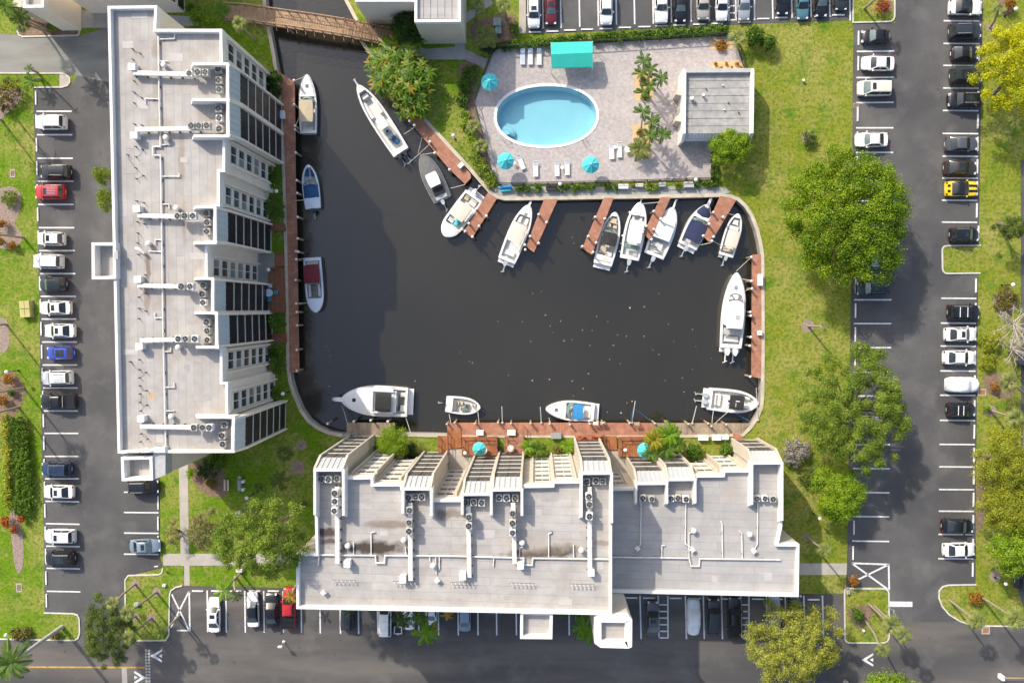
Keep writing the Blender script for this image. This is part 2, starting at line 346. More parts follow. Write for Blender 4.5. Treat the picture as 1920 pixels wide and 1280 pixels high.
# foliage
leafmat('leaf_mango', (0.060, 0.145, 0.008), (0.30, 0.40, 0.014), nscale=0.45)
leafmat('leaf_oak', (0.085, 0.160, 0.016), (0.30, 0.375, 0.045), nscale=0.4)
leafmat('leaf_bush', (0.035, 0.095, 0.010), (0.15, 0.25, 0.022), nscale=0.6)
leafmat('leaf_lime', (0.10, 0.21, 0.012), (0.34, 0.46, 0.025), nscale=0.6)
leafmat('leaf_yellow', (0.30, 0.34, 0.008), (0.62, 0.58, 0.010), nscale=0.35)
leafmat('leaf_olive', (0.19, 0.215, 0.026), (0.47, 0.475, 0.080), nscale=0.4)
leafmat('leaf_oak_yellow', (0.18, 0.22, 0.016), (0.44, 0.44, 0.04), nscale=0.35)
leafmat('leaf_dark', (0.018, 0.050, 0.010), (0.065, 0.125, 0.020), nscale=0.6)
leafmat('leaf_silver', (0.25, 0.22, 0.19), (0.42, 0.38, 0.34), nscale=0.7)
leafmat('leaf_fine', (0.060, 0.105, 0.020), (0.19, 0.24, 0.045), nscale=0.5)
leafmat('leaf_red', (0.30, 0.055, 0.020), (0.50, 0.17, 0.03), nscale=0.8)
leafmat('leaf_rust', (0.24, 0.10, 0.02), (0.42, 0.22, 0.03), nscale=0.8)
leafmat('leaf_croton', (0.075, 0.10, 0.018), (0.26, 0.20, 0.05), c3=(0.45, 0.20, 0.03), nscale=0.9)
leafmat('leaf_big', (0.040, 0.115, 0.010), (0.20, 0.30, 0.020), c3=(0.45, 0.25, 0.03), nscale=0.5)
leafmat('leaf_cordyline', (0.11, 0.12, 0.03), (0.33, 0.29, 0.11), nscale=0.9)
leafmat('frond_green', (0.060, 0.130, 0.018), (0.16, 0.25, 0.030), nscale=0.8)
leafmat('frond_pale', (0.135, 0.175, 0.045), (0.31, 0.33, 0.095), nscale=0.8)
leafmat('frond_bright', (0.10, 0.24, 0.012), (0.26, 0.40, 0.02), nscale=0.8)
leafmat('frond_dark', (0.045, 0.085, 0.016), (0.12, 0.17, 0.025), nscale=0.8)
leafmat('frond_yellow', (0.20, 0.22, 0.02), (0.44, 0.36, 0.03), nscale=0.8)
leafmat('frond_orange', (0.45, 0.22, 0.02), (0.62, 0.35, 0.03), nscale=0.8)

# canal water: dark tannin brown with a faint sky sheen and wind ripples
def watermat():
    m, t, b = nodes('canal_water')
    sv(b, 'Roughness', 0.12); sv(b, 'IOR', 1.72); sv(b, 'Specular IOR Level', 0.5)
    tc = mk(t, 'ShaderNodeTexCoord')
    n = mk(t, 'ShaderNodeTexNoise'); sv(n, 'Scale', 1.9); sv(n, 'Detail', 3.0)
    mp = mk(t, 'ShaderNodeMapping'); mp.inputs['Scale'].default_value = (0.7, 1.3, 1)
    t.links.new(tc.outputs['Object'], mp.inputs[0]); t.links.new(mp.outputs[0], n.inputs['Vector'])
    bp = mk(t, 'ShaderNodeBump'); sv(bp, 'Strength', 0.12); sv(bp, 'Distance', 0.1)
    t.links.new(n.outputs[0], bp.inputs['Height']); t.links.new(bp.outputs[0], b.inputs['Normal'])
    n2 = mk(t, 'ShaderNodeTexNoise'); sv(n2, 'Scale', 0.05); sv(n2, 'Detail', 3.0); t.links.new(tc.outputs['Object'], n2.inputs['Vector'])
    r = mk(t, 'ShaderNodeValToRGB'); r.color_ramp.elements[0].color = (0.0245, 0.0222, 0.0150, 1); r.color_ramp.elements[1].color = (0.0320, 0.0282, 0.0190, 1)
    r.color_ramp.elements[0].position = 0.35; r.color_ramp.elements[1].position = 0.65
    t.links.new(n2.outputs[0], r.inputs[0]); t.links.new(r.outputs[0], b.inputs['Base Color'])
watermat()
def poolwater():
    m = bpy.data.materials.new('pool_water'); m.use_nodes = True; MATS['pool_water'] = m
    t = m.node_tree; t.nodes.clear()
    o = mk(t, 'ShaderNodeOutputMaterial'); tr = mk(t, 'ShaderNodeBsdfTransparent'); sv(tr, 'Color', (0.74, 0.955, 0.98, 1))
    g = mk(t, 'ShaderNodeBsdfGlossy'); sv(g, 'Roughness', 0.05)
    tc = mk(t, 'ShaderNodeTexCoord'); n = mk(t, 'ShaderNodeTexNoise'); sv(n, 'Scale', 2.5); sv(n, 'Detail', 2.0)
    t.links.new(tc.outputs['Object'], n.inputs['Vector'])
    bp = mk(t, 'ShaderNodeBump'); sv(bp, 'Strength', 0.08); t.links.new(n.outputs[0], bp.inputs['Height'])
    t.links.new(bp.outputs[0], g.inputs['Normal'])
    mx = mk(t, 'ShaderNodeMixShader'); mx.inputs[0].default_value = 0.035; t.links.new(tr.outputs[0], mx.inputs[1]); t.links.new(g.outputs[0], mx.inputs[2])
    t.links.new(mx.outputs[0], o.inputs[0])
poolwater()

# ------------------------------------------------------------------ mesh helpers
class MB:
    """collects faces; build() links them as ONE mesh object"""
    def __init__(s): s.v = []; s.f = []; s.mi = []; s.mats = []
    def m(s, name):
        if name not in s.mats: s.mats.append(name)
        return s.mats.index(name)
    def add(s, vs, fs, mt=None):
        o = len(s.v); s.v += [tuple(x) for x in vs]; k = s.m(mt) if mt else 0
        for f in fs: s.f.append(tuple(o+i for i in f)); s.mi.append(k)
    def box(s, c, d, rz=0.0, mt=None, taper=1.0):
        hx, hy, hz = d[0]/2, d[1]/2, d[2]/2; ca, sa = math.cos(rz), math.sin(rz); vs = []
        for z, k in ((-hz, 1.0), (hz, taper)):
            for x, y in ((-hx, -hy), (hx, -hy), (hx, hy), (-hx, hy)):
                x *= k; y *= k
                vs.append((c[0]+x*ca-y*sa, c[1]+x*sa+y*ca, c[2]+z))
        s.add(vs, [(0, 3, 2, 1), (4, 5, 6, 7), (0, 1, 5, 4), (1, 2, 6, 5), (2, 3, 7, 6), (3, 0, 4, 7)], mt)
    def prism(s, poly, z0, z1, mt=None, top=True, bottom=True):
        n = len(poly); vs = [(p[0], p[1], z0) for p in poly]+[(p[0], p[1], z1) for p in poly]
        a = sum(poly[i][0]*poly[(i+1) % n][1]-poly[(i+1) % n][0]*poly[i][1] for i in range(n))
        fs = []
        for i in range(n):
            j = (i+1) % n
            fs.append((i, j, n+j, n+i) if a > 0 else (j, i, n+i, n+j))
        tri = tessellate_polygon([[Vector((p[0], p[1], 0)) for p in poly]])
        for t in tri:
            A, B, C = (Vector(poly[k]) for k in t)
            cr = (B.x-A.x)*(C.y-A.y)-(B.y-A.y)*(C.x-A.x)
            if abs(cr) < 1e-9: continue
            t = t if cr > 0 else t[::-1]
            if top: fs.append(tuple(n+k for k in t))
            if bottom: fs.append(tuple(t[::-1]))
        s.add(vs, fs, mt)
    def tube(s, path, r, n=6, mt=None, cap=True, r1=None):
        path = [Vector(p) for p in path]; rings = []; m = len(path)
        for i, p in enumerate(path):
            d = (path[min(i+1, m-1)]-path[max(i-1, 0)]).normalized()
            a = d.cross(Vector((0, 0, 1)))
            if a.length < 1e-3: a = Vector((1, 0, 0))
            a.normalize(); b = a.cross(d)
            rr = r if r1 is None else r+(r1-r)*i/(m-1)
            rings.append([p+a*math.cos(2*math.pi*k/n)*rr+b*math.sin(2*math.pi*k/n)*rr for k in range(n)])
        s.loft(rings, mt, cap)
    def loft(s, rings, mt=None, cap=True, closed=True):
        n = len(rings[0]); vs = [q for rg in rings for q in rg]; fs = []
        for i in range(len(rings)-1):
            for k in range(n if closed else n-1):
                k2 = (k+1) % n
                fs.append((i*n+k, i*n+k2, (i+1)*n+k2, (i+1)*n+k))
        if cap:
            fs.append(tuple(range(n-1, -1, -1))); fs.append(tuple((len(rings)-1)*n+k for k in range(n)))
        s.add(vs, fs, mt)
    def cyl(s, c, r, h, n=12, mt=None, r1=None, sy=1.0):
        r1 = r if r1 is None else r1
        s.loft([[(c[0]+q*math.cos(2*math.pi*k/n), c[1]+q*sy*math.sin(2*math.pi*k/n), c[2]+z) for k in range(n)] for q, z in ((r, 0), (r1, h))], mt)
    def sphere(s, c, r, n=10, m=6, mt=None, sz=1.0):
        rings = []
        for i in range(1, m):
            a = math.pi*i/m
            rings.append([(c[0]+r*math.sin(a)*math.cos(2*math.pi*k/n), c[1]+r*math.sin(a)*math.sin(2*math.pi*k/n), c[2]-r*sz*math.cos(a)) for k in range(n)])
        s.loft(rings, mt, True)
    def quad(s, a, b, c, d, mt=None): s.add([a, b, c, d], [(0, 1, 2, 3)], mt)
    def patch(s, a, b, c, d, off, mt=None):
        """quad lifted a little along its own normal"""
        a, b, c, d = map(Vector, (a, b, c, d)); nn = (b-a).cross(d-a).normalized()*off
        s.quad(a+nn, b+nn, c+nn, d+nn, mt)
    def mesh(s, name, mt=None, smooth=None):
        me = bpy.data.meshes.new(name); me.from_pydata(s.v, [], s.f)
        for q in (s.mats or [mt]): me.materials.append(MATS[q] if q else None)
        if len(s.mats) > 1: me.polygons.foreach_set('material_index', s.mi)
        if smooth is not None:
            me.polygons.foreach_set('use_smooth', [True]*len(me.polygons))
            me.set_sharp_from_angle(angle=R(smooth))
        me.update()
        return me
    def build(s, name, mt=None, parent=None, smooth=None, loc=None):
        o = bpy.data.objects.new(name, s.mesh(name, mt, smooth)); COL.objects.link(o)
        if loc is not None: o.location = loc
        if parent is not None: o.parent = parent
        return o

def tag(o, label=None, cat=None, group=None, kind=None):
    if label: o['label'] = label
    if cat: o['category'] = cat
    if group: o['group'] = group
    if kind: o['kind'] = kind
    return o
def thing(name, label, cat, loc=(0, 0, 0), rz=0.0, group=None, scale=None):
    o = bpy.data.objects.new(name, None); COL.objects.link(o)
    o.location = (loc[0], loc[1], loc[2] if len(loc) > 2 else 0); o.rotation_euler = (0, 0, rz); o.empty_display_size = 0.3
    if scale: o.scale = scale
    return tag(o, label, cat, group)
def part(name, mesh, parent, loc=None, rot=None, scale=None, mt=None):
    o = bpy.data.objects.new(name, mesh); COL.objects.link(o)
    if loc is not None: o.location = loc
    if rot is not None: o.rotation_euler = rot
    if scale is not None: o.scale = scale
    if mt is not None:
        o.material_slots[0].link = 'OBJECT'; o.material_slots[0].material = MATS[mt]
    o.parent = parent
    return o
ORD = ['first', 'second', 'third', 'fourth', 'fifth', 'sixth', 'seventh', 'eighth', 'ninth', 'tenth', 'eleventh', 'twelfth', 'thirteenth', 'fourteenth', 'fifteenth', 'sixteenth', 'seventeenth', 'eighteenth', 'nineteenth', 'twentieth', 'twenty-first', 'twenty-second', 'twenty-third', 'twenty-fourth', 'twenty-fifth', 'twenty-sixth', 'twenty-seventh', 'twenty-eighth', 'twenty-ninth', 'thirtieth']+['%dth' % k for k in range(31, 60)]

def tess(loops):
    loops = [[Vector((p[0], p[1], 0)) for p in l] for l in loops]
    flat = [p for l in loops for p in l]
    out = []
    for t in tessellate_polygon(loops):
        A, B, C = (flat[k] for k in t)
        cr = (B.x-A.x)*(C.y-A.y)-(B.y-A.y)*(C.x-A.x)
        if abs(cr) < 1e-9: continue
        out.append(t if cr > 0 else t[::-1])
    return flat, out
def sheet(name, outer, z, mt, holes=(), parent=None, kind='structure', skirt=0.0):
    """flat ground sheet; a skirt gives it real thickness downwards"""
    flat, tri = tess([outer]+list(holes)); b = MB()
    b.add([(p.x, p.y, z) for p in flat], tri)
    if skirt:
        n = len(outer)
        a = sum(outer[i][0]*outer[(i+1) % n][1]-outer[(i+1) % n][0]*outer[i][1] for i in range(n))
        for i in range(n):
            p, q = outer[i], outer[(i+1) % n]
            if a < 0: p, q = q, p
            b.quad((p[0], p[1], z-skirt), (q[0], q[1], z-skirt), (q[0], q[1], z), (p[0], p[1], z))
    o = b.build(name, mt, parent)
    if kind and parent is None: o['kind'] = kind
    return o
def offset(poly, d, closed=True):
    """miter offset to the left of the walking direction"""
    n = len(poly); out = []
    P2 = [Vector((p[0], p[1])) for p in poly]
    for i in range(n):
        a = P2[i-1] if (closed or i > 0) else None; b = P2[i]; c = P2[(i+1) % n] if (closed or i < n-1) else None
        def nrm(u, v):
            e = (v-u).normalized(); return Vector((-e.y, e.x))
        if a is None: q = nrm(b, c)
        elif c is None: q = nrm(a, b)
        else:
            n1, n2 = nrm(a, b), nrm(b, c); q = n1+n2
            if q.length < 1e-4: q = n1
            else: q = q.normalized(); q = q/max(0.35, q.dot(n1))
        out.append(b+q*d)
    return out
def area2(poly):
    n = len(poly); return sum(poly[i][0]*poly[(i+1) % n][1]-poly[(i+1) % n][0]*poly[i][1] for i in range(n))
def ccw(poly): return list(poly) if area2(poly) > 0 else list(poly)[::-1]
def strip(b, path, wl, wr, z0, z1, closed=False, mt=None):
    """box strip along a path, wl metres to its left and wr to its right"""
    L = offset(path, wl, closed); Q = offset(path, -wr, closed); n = len(path)
    for i in range(n if closed else n-1):
        j = (i+1) % n
        b.prism([Q[i], Q[j], L[j], L[i]], z0, z1, mt, bottom=False)
def rounded(pts, r, seg=5):
    """round the corners of an open or closed list: r per corner in px (0 = sharp)"""
    out = []; n = len(pts)
    for i in range(n):
        p = Vector(pts[i][:2]); rr = pts[i][2] if len(pts[i]) > 2 else r
        if rr <= 0 : out.append((p.x, p.y)); continue
        a = Vector(pts[i-1][:2]); c = Vector(pts[(i+1) % n][:2])
        u = (a-p).normalized(); v = (c-p).normalized()
        s1 = min(rr, (a-p).length*0.48, (c-p).length*0.48)
        A, B = p+u*s1, p+v*s1
        for k in range(seg+1):
            t = k/seg; q = A*(1-t)**2+p*2*t*(1-t)+B*t*t
            out.append((q.x, q.y))
    return out
def smoothpath(pts, it=2):
    for _ in range(it):
        o = [pts[0]]
        for a, b in zip(pts[:-1], pts[1:]):
            o.append((a[0]*.75+b[0]*.25, a[1]*.75+b[1]*.25)); o.append((a[0]*.25+b[0]*.75, a[1]*.25+b[1]*.75))
        o.append(pts[-1]); pts = o
    return pts

# leaf clouds -------------------------------------------------------------
def quadmesh(name, Q, mt):
    """Q: (N,4,3) numpy quads, each its own island"""
    N = len(Q); me = bpy.data.meshes.new(name)
    me.vertices.add(N*4); me.vertices.foreach_set('co', Q.reshape(-1).astype(np.float32))
    me.loops.add(N*4); me.loops.foreach_set('vertex_index', np.arange(N*4, dtype=np.int32))
    me.polygons.add(N); me.polygons.foreach_set('loop_start', np.arange(0, N*4, 4, dtype=np.int32))
    me.polygons.foreach_set('loop_total', np.full(N, 4, dtype=np.int32))
    me.materials.append(MATS[mt]); me.update(calc_edges=True)
    return me
def leafquads(pos, nrm, size, rs, aspect=0.6, fold=0.0):
    N = len(pos)
    nrm = nrm/np.maximum(1e-6, np.linalg.norm(nrm, axis=1, keepdims=True))
    t = rs.normal(size=(N, 3)); t -= nrm*(t*nrm).sum(1, keepdims=True); t /= np.maximum(1e-6, np.linalg.norm(t, axis=1, keepdims=True))
    b = np.cross(nrm, t); s = (size*rs.uniform(0.6, 1.35, N))[:, None]
    return np.stack([pos-t*s, pos-b*s*aspect, pos+t*s, pos+b*s*aspect], axis=1)
def clumpcloud(centres, radii, per, size, rs, flat=0.75, aspect=0.6, upbias=0.35):
    """leaves on the skins of many rounded clumps"""
    C = np.repeat(centres, per, axis=0); Rr = np.repeat(radii, per)
    d = rs.normal(size=(len(C), 3)); d[:, 2] += upbias*1.2; d /= np.linalg.norm(d, axis=1, keepdims=True)
    rad = Rr*np.where(rs.uniform(size=len(C)) < .3, rs.uniform(.8, 1.75, len(C)), rs.uniform(.5, 1.15, len(C)))
    pos = C+d*rad[:, None]*np.array([1, 1, flat])
    nrm = d+rs.normal(size=d.shape)*0.55; nrm[:, 2] += 0.25
    return leafquads(pos, nrm, size, rs, aspect)
def crownclumps(rx, ry, rz, n, rs, hole=0.0, low=-0.25, ragged=0.12):
    """clump centres spread evenly over an uneven dome, with gaps"""
    out = []; ph = rs.uniform(0, 6.28, 4); N = int(n*(1+hole*1.2))
    for i in range(N):
        r = ((i+.5)/N)**0.5; a = i*2.39996+rs.normal()*.25
        k = 1+ragged*.42*(math.sin(2*a+ph[0])+math.sin(3*a+ph[1])+0.7*math.sin(5*a+ph[2]))*r
        if hole and math.sin(7*r*math.cos(a)+ph[0])*math.sin(6*r*math.sin(a)+ph[1])+rs.normal()*.25 > .75-hole*1.3: continue
        z = rz*(max(0, 1-r*r)**.5*rs.uniform(.66, 1.06)-.22*r**4+rs.normal()*.05)
        out.append((math.cos(a)*r*k*rx+rs.normal()*.04*rx, math.sin(a)*r*k*ry+rs.normal()*.04*ry, z))
    return np.array(out)
TREEID = [0]
def tree(name, label, cat, px, py, rx, ry, h, leaf, clumps, per, crad, lsize, hole=0.0, trunk=0.28, rz=None, group=None, base=None, ragged=0.12, bark='bark', limbs=6, aspect=0.6, hcf=0.62):
    """a tree: tapered trunk, limbs and a crown of leaf clumps; px, py, rx, ry in photo pixels at crown height"""
    TREEID[0] += 1; rs = np.random.RandomState(100+TREEID[0]); rnd = random.Random(TREEID[0])
    hc = h*hcf; k = 0.07*(1-hc/HC); rx *= k; ry *= k; rz = rz or h-hc
    c = G(px, py, hc); b0 = G(base[0], base[1], 0) if base else Vector((c.x, c.y, 0))
    o = thing(name, label, cat, (b0.x, b0.y, 0), group=group)
    lc = Vector((c.x-b0.x, c.y-b0.y, hc))
    b = MB(); b.tube([(0, 0, -0.1), lc*0.3+Vector((0.05, 0, 0)), lc*0.62, lc*0.95], trunk, 8, bark, r1=trunk*0.5); b.build('trunk', bark, o, 60)
    crad = (1.10 if hole else 1.30)*(rx*ry/clumps)**.5; s_ = lsize*.60; per = int(min(560, 1.7*4.7*crad*crad/(2*s_*s_*aspect)))
    cl = crownclumps(rx-crad*0.6, ry-crad*0.6, max(0.2, rz-crad*0.4), clumps, rs, hole, ragged=ragged)
    for i in range(limbs):
        q = Vector(cl[int(rs.randint(len(cl)))]); b = MB()
        s = lc*rnd.uniform(0.55, 0.85); e = lc+q*0.85
        b.tube([s, s.lerp(e, 0.5)+Vector((0, 0, 0.3)), e], trunk*0.42, 5, bark, r1=trunk*0.12); b.build('limb', bark, o, 60)
    if hole < .15:
        lo = crownclumps(rx*.84, ry*.84, rz*.25, clumps//3, rs, 0, ragged=ragged); cl = np.concatenate([cl, lo])
    rr = crad*rs.uniform(0.7, 1.25, len(cl))
    Q = clumpcloud(cl+np.array(lc), rr, per, s_, rs, aspect=aspect)
    cr = bpy.data.objects.new('crown', quadmesh('crown', Q, leaf)); COL.objects.link(cr); cr.parent = o; cr['kind'] = 'stuff'
    return o
def shrub(name, label, cat, px, py, rx, ry, h, leaf, n=18, per=60, crad=0.35, lsize=0.13, group=None, aspect=0.55, stem=True):
    TREEID[0] += 1; rs = np.random.RandomState(900+TREEID[0])
    c = G(px, py, h*0.6); k = 0.07; rx *= k; ry *= k
    o = thing(name, label, cat, (c.x, c.y, 0), group=group)
    cl = crownclumps(max(.05, rx-crad*.6), max(.05, ry-crad*.6), h*0.5, n, rs, 0, -0.5, 0.08)
    cl[:, 2] = np.maximum(cl[:, 2]+h*0.5, crad*0.5)
    Q = clumpcloud(cl, crad*rs.uniform(.7, 1.2, len(cl)), per, lsize, rs, flat=0.9, aspect=aspect)
    cr = bpy.data.objects.new('foliage', quadmesh('foliage', Q, leaf)); COL.objects.link(cr); cr.parent = o; cr['kind'] = 'stuff'
    if stem:
        b = MB(); b.tube([(0, 0, -0.05), (0.03, 0.02, h*0.5)], 0.05, 5, 'bark'); b.build('stem', 'bark', o)
    return o
def hedge(name, label, pts, width, h, leaf, step=0.35, per=46, crad=0.38, lsize=0.12, cat='hedge'):
    """clipped hedge: leaf clumps along a path"""
    TREEID[0] += 1; rs = np.random.RandomState(400+TREEID[0])
    W = [G(x, y, h*0.7) for x, y in pts]; cl = []
    for a, b in zip(W[:-1], W[1:]):
        n = max(1, int((b-a).length/step)); d = (b-a).normalized(); nv = Vector((-d.y, d.x, 0))
        for i in range(n):
            p = a.lerp(b, (i+rs.uniform(0, 1))/n)
            m = max(1, round(width/0.45))
            for j in range(m):
                q = p+nv*((j+0.5)/m-0.5)*max(0.05, width-crad*0.6)+Vector((rs.normal()*.15, rs.normal()*.15, 0))
                cl.append((q.x, q.y, h*rs.uniform(0.45, 0.72)))
    cl = np.array(cl); o0 = W[0]; cl[:, 0] -= o0.x; cl[:, 1] -= o0.y
    o = thing(name, label, cat, (o0.x, o0.y, 0))
    Q = clumpcloud(cl, crad*rs.uniform(.75, 1.15, len(cl)), per, lsize, rs, flat=0.9)
    cr = bpy.data.objects.new('foliage', quadmesh('foliage', Q, leaf)); COL.objects.link(cr); cr.parent = o; cr['kind'] = 'stuff'
    return o

# palms ---------------------------------------------------------------------
def frondmesh(name, mt, L=1.0, nl=13, droop=0.45, wid=0.28, leafw=0.035):
    """feather frond along +x from the origin: arched rib and leaflets"""
    Q = []; rib = lambda t: np.array([L*t*(1-0.12*t*t), 0, L*(0.28*t-droop*t*t)])
    for i in range(nl):
        t = 0.12+0.88*i/(nl-1); p = rib(t); ln = wid*L*(math.sin(math.pi*min(1, 0.15+t*0.85))**0.7+0.12)
        for s in (-1, 1):
            d = np.array([0.55, s*0.85, -0.28]); d /= np.linalg.norm(d); e = p+d*ln
            sd = np.array([1, 0, 0.1])*leafw*L*1.15
            Q.append([p-sd, p+d*ln*0.5-sd*0.9, e, p+d*ln*0.5+sd*0.9])
    for i in range(4):
        t0, t1 = i/4, (i+1)/4; a, c = rib(t0), rib(t1); w0 = np.array([0, 0.018*L, 0])
        Q.append([a-w0, c-w0*.7, c+w0*.7, a+w0])
    return quadmesh(name, np.array(Q), mt)
def fanmesh(name, mt, L=1.0, n=11):
    """fan frond along +x: stalk and a split round blade"""
    Q = []; w = 0.02*L; c = np.array([0.45*L, 0, 0.10*L])
    Q.append([np.array([0, -w, 0]), np.array([0.45*L, -w, 0.1*L]), np.array([0.45*L, w, 0.1*L]), np.array([0, w, 0])])
    for i in range(n):
        a = R(-115+230*i/(n-1)); ln = L*0.56*(0.72+0.28*math.cos(a)); d = np.array([math.cos(a), math.sin(a), -0.32-0.1*abs(math.sin(3*i))])
        d /= np.linalg.norm(d); sd = np.array([-math.sin(a), math.cos(a), 0])*L*0.042
        Q.append([c, c+d*ln*0.55-sd, c+d*ln, c+d*ln*0.55+sd])
    return quadmesh(name, np.array(Q), mt)
FR = {}
def frond(kind, mt):
    if (kind, mt) not in FR:
        FR[(kind, mt)] = {'feather': lambda: frondmesh('frond', mt), 'broad': lambda: frondmesh('frond', mt, nl=12, wid=0.20, leafw=0.055, droop=0.55),
                          'fan': lambda: fanmesh('frond', mt), 'long': lambda: frondmesh('frond', mt, nl=18, wid=0.22, leafw=0.028, droop=0.5)}[kind]()
    return FR[(kind, mt)]
PID = [0]
def palm(label, base, crown, r, mt='frond_pale', kind='fan', n=16, trunkmat='palm_trunk', tr=0.14, group=None, hmin=0.6, hmax=13.0, name='palm_tree', z=None, old=0, low=-0.5, cat='palm'):
    """palm: trunk foot seen at pixel base, crown centre seen at pixel crown, crown radius r pixels"""
    PID[0] += 1; rnd = random.Random(PID[0]*17)
    b0 = G(base[0], base[1], 0)
    if z is None:
        z = min((abs((G(crown[0], crown[1], hmin+i*0.1).xy-b0.xy).length)+0.012*i*0, hmin+i*0.1) for i in range(int((hmax-hmin)*10)))[1]
    c = G(crown[0], crown[1], z); o = thing(name, label, cat, (b0.x, b0.y, 0), group=group)
    t = c-b0; mid = Vector((t.x*0.38, t.y*0.38, t.z*0.5))
    b = MB(); b.tube([(0, 0, -0.05), mid*0.5, mid, t*0.78, t], tr*1.15, 8, trunkmat, r1=tr*0.75); b.build('trunk', trunkmat, o, 60)
    rm = r*0.07*(1-z/HC); fm = frond(kind, mt)
    for i in range(n):
        ring = i/n; az = i*2.39996+rnd.uniform(-.25, .25)
        el = low+(1.25-low)*ring**1.15+rnd.uniform(-.12, .12)        # drooping outer, upright inner
        s = rm*(1.12-0.25*max(0, el))*rnd.uniform(0.85, 1.12)
        m2 = fm if i >= old else frond(kind, 'frond_orange')
        part('frond', m2, o, loc=t, rot=(rnd.uniform(-.3, .3), -el*0.62, az), scale=(s, s, s))
    return o

# ================================================================== SETTING
WZ = -1.5
basin = [(592, -150), (640, -20), (646, 0), (667, 40), (672, 74), (697, 108), (742, 160), (788, 219), (835, 270), (880, 319), (905, 348)] \
    + [(917, 362), (930, 371), (946, 375)] + [(1045, 374), (1150, 372), (1235, 371), (1350, 368.5), (1369, 370.5), (1383, 376), (1396, 388), (1407, 405), (1417, 430), (1423, 455), (1427, 480), (1428, 640), (1427, 742), (1425, 762), (1418, 780), (1407, 797), (1392, 812)] \
    + [(1225, 815), (1000, 814.5), (838, 814), (770, 812.5), (655, 813), (635, 812.5), (618, 809), (597, 800), (580, 787), (567, 769), (553, 737), (546, 712), (543, 690), (541, 560), (538, 430), (535, 320), (529, 185), (521, 137), (513, 90), (505, 48), (499, 10), (494, -40), (485, -150)]
basinW = ccw(P(basin))
basinW_in = offset(basinW, 0.05)
# pool
def ell(cx, cy, rx, ry, n=48, e=2.15):
    o = []
    for k in range(n):
        a = 2*math.pi*k/n; ca, sa = math.cos(a), math.sin(a)
        x = cx+rx*math.copysign(abs(ca)**(2/e), ca); y = cy+ry*math.copysign(abs(sa)**(2/e), sa)+2.2*ca*0-2.0*math.cos(a)
        o.append((x, y))
    return o
poolpx = ell(1024.5, 217.5, 93.5, 55.5)
poolW = ccw(P(poolpx))
big = [(-900, -900), (900, -900), (900, 900), (-900, 900)]
sheet('lawn', big, 0.0, 'lawn_grass', [basinW, poolW])
# canal bed and walls
wb = MB(); n = len(basinW)
for i in range(n):
    p, q = basinW[i], basinW[(i+1) % n]
    wb.quad((p[0], p[1], 0.0), (p[0], p[1], WZ-1.2), (q[0], q[1], WZ-1.2), (q[0], q[1], 0.0))
tag(wb.build('seawall_face', 'concrete_grey'), kind='structure')
sheet('canal_water', offset(basinW, -0.02), WZ, 'canal_water')
# seawall cap: cast sections with joints
cap = MB(); strip(cap, basinW, 0.06, 0.40, 0.0, 0.10, closed=True)
tag(cap.build('seawall_cap', 'seawall_cap'), kind='structure')

def road(name, px, z, mt, parent=None, holes=()):
    return sheet(name, ccw(P(px)), z, mt, parent=parent, holes=[ccw(P(h)) for h in holes])
bottom = road('bottom_road', [(-700, 1197), (142, 1199), (148, 1150), (330, 1095), (345, 1097), (556, 1102), (1150, 1112), (1584, 1112), (1586, 1205), (1668, 1205), (1668, 1150), (1775, 1150), (1795, 1160), (1828, 1172), (2600, 1176), (2600, 1700), (-700, 1700)], 0.008, 'asphalt_road')
leftlot = road('car_park_west', [(62, 163), (130, 163), (206, 60), (290, 60), (400, 150), (400, 800), (300, 872), (300, 900), (300, 1040), (305, 1064), (246, 1078), (236, 1090), (233, 1205), (150, 1207), (149, 1150), (84, 1148), (82, 1000), (78, 800), (73, 560), (70, 400), (66, 290)], 0.016, 'asphalt')
oldpave = road('old_driveway', [(-700, 30), (40, 66), (150, 68), (205, 50), (340, 50), (340, 160), (230, 160), (130, 139), (-700, 137)], 0.024, 'asphalt_old')
rightlot = road('car_park_east', [(1678, -400), (1846, -400), (1842, 60), (1837, 330), (1833, 600), (1830, 900), (1829, 1100), (1790, 1165), (1668, 1165), (1668, 1100), (1586, 1100), (1588, 1050), (1592, 800), (1596, 500), (1600, 43), (1678, 43)], 0.016, 'asphalt')
toplot = road('car_park_north', [(986, -400), (1601, -400), (1601, 38), (1440, 44), (1300, 52), (1000, 64), (986, 63)], 0.020, 'asphalt')
far = road('road_far_east', [(1914, 300), (2400, 300), (2400, 1178), (1934, 1178), (1910, 1110), (1908, 1060), (1914, 900)], 0.012, 'asphalt')

MKS = {}
def line(parent, x0, y0, x1, y1, wpx=2.6, z=0.03, mt='line_paint', name='parking_line'):
    a, b = G(x0, y0), G(x1, y1); d = (b-a).normalized(); nn = Vector((-d.y, d.x, 0))*wpx*0.035
    m = MB(); m.add([a-nn+Vector((0, 0, z)), b-nn+Vector((0, 0, z)), b+nn+Vector((0, 0, z)), a+nn+Vector((0, 0, z))], [(0, 1, 2, 3)])
    return m.build(name, mt, parent)
def interp(tab, y):
    for (y0, v0), (y1, v1) in zip(tab[:-1], tab[1:]):
        if y <= y1: break
    return v0+(v1-v0)*(y-y0)/(y1-y0)
STOPM = MB(); STOPM.box((0, 0, 0.06), (1.86, 0.17, 0.12), mt='stop_paint', taper=0.94)
for sx in (-0.7, 0.7): STOPM.cyl((sx, 0, 0.118), 0.03, 0.006, 6, 'rust')
STOPM = STOPM.mesh('wheel_stop')
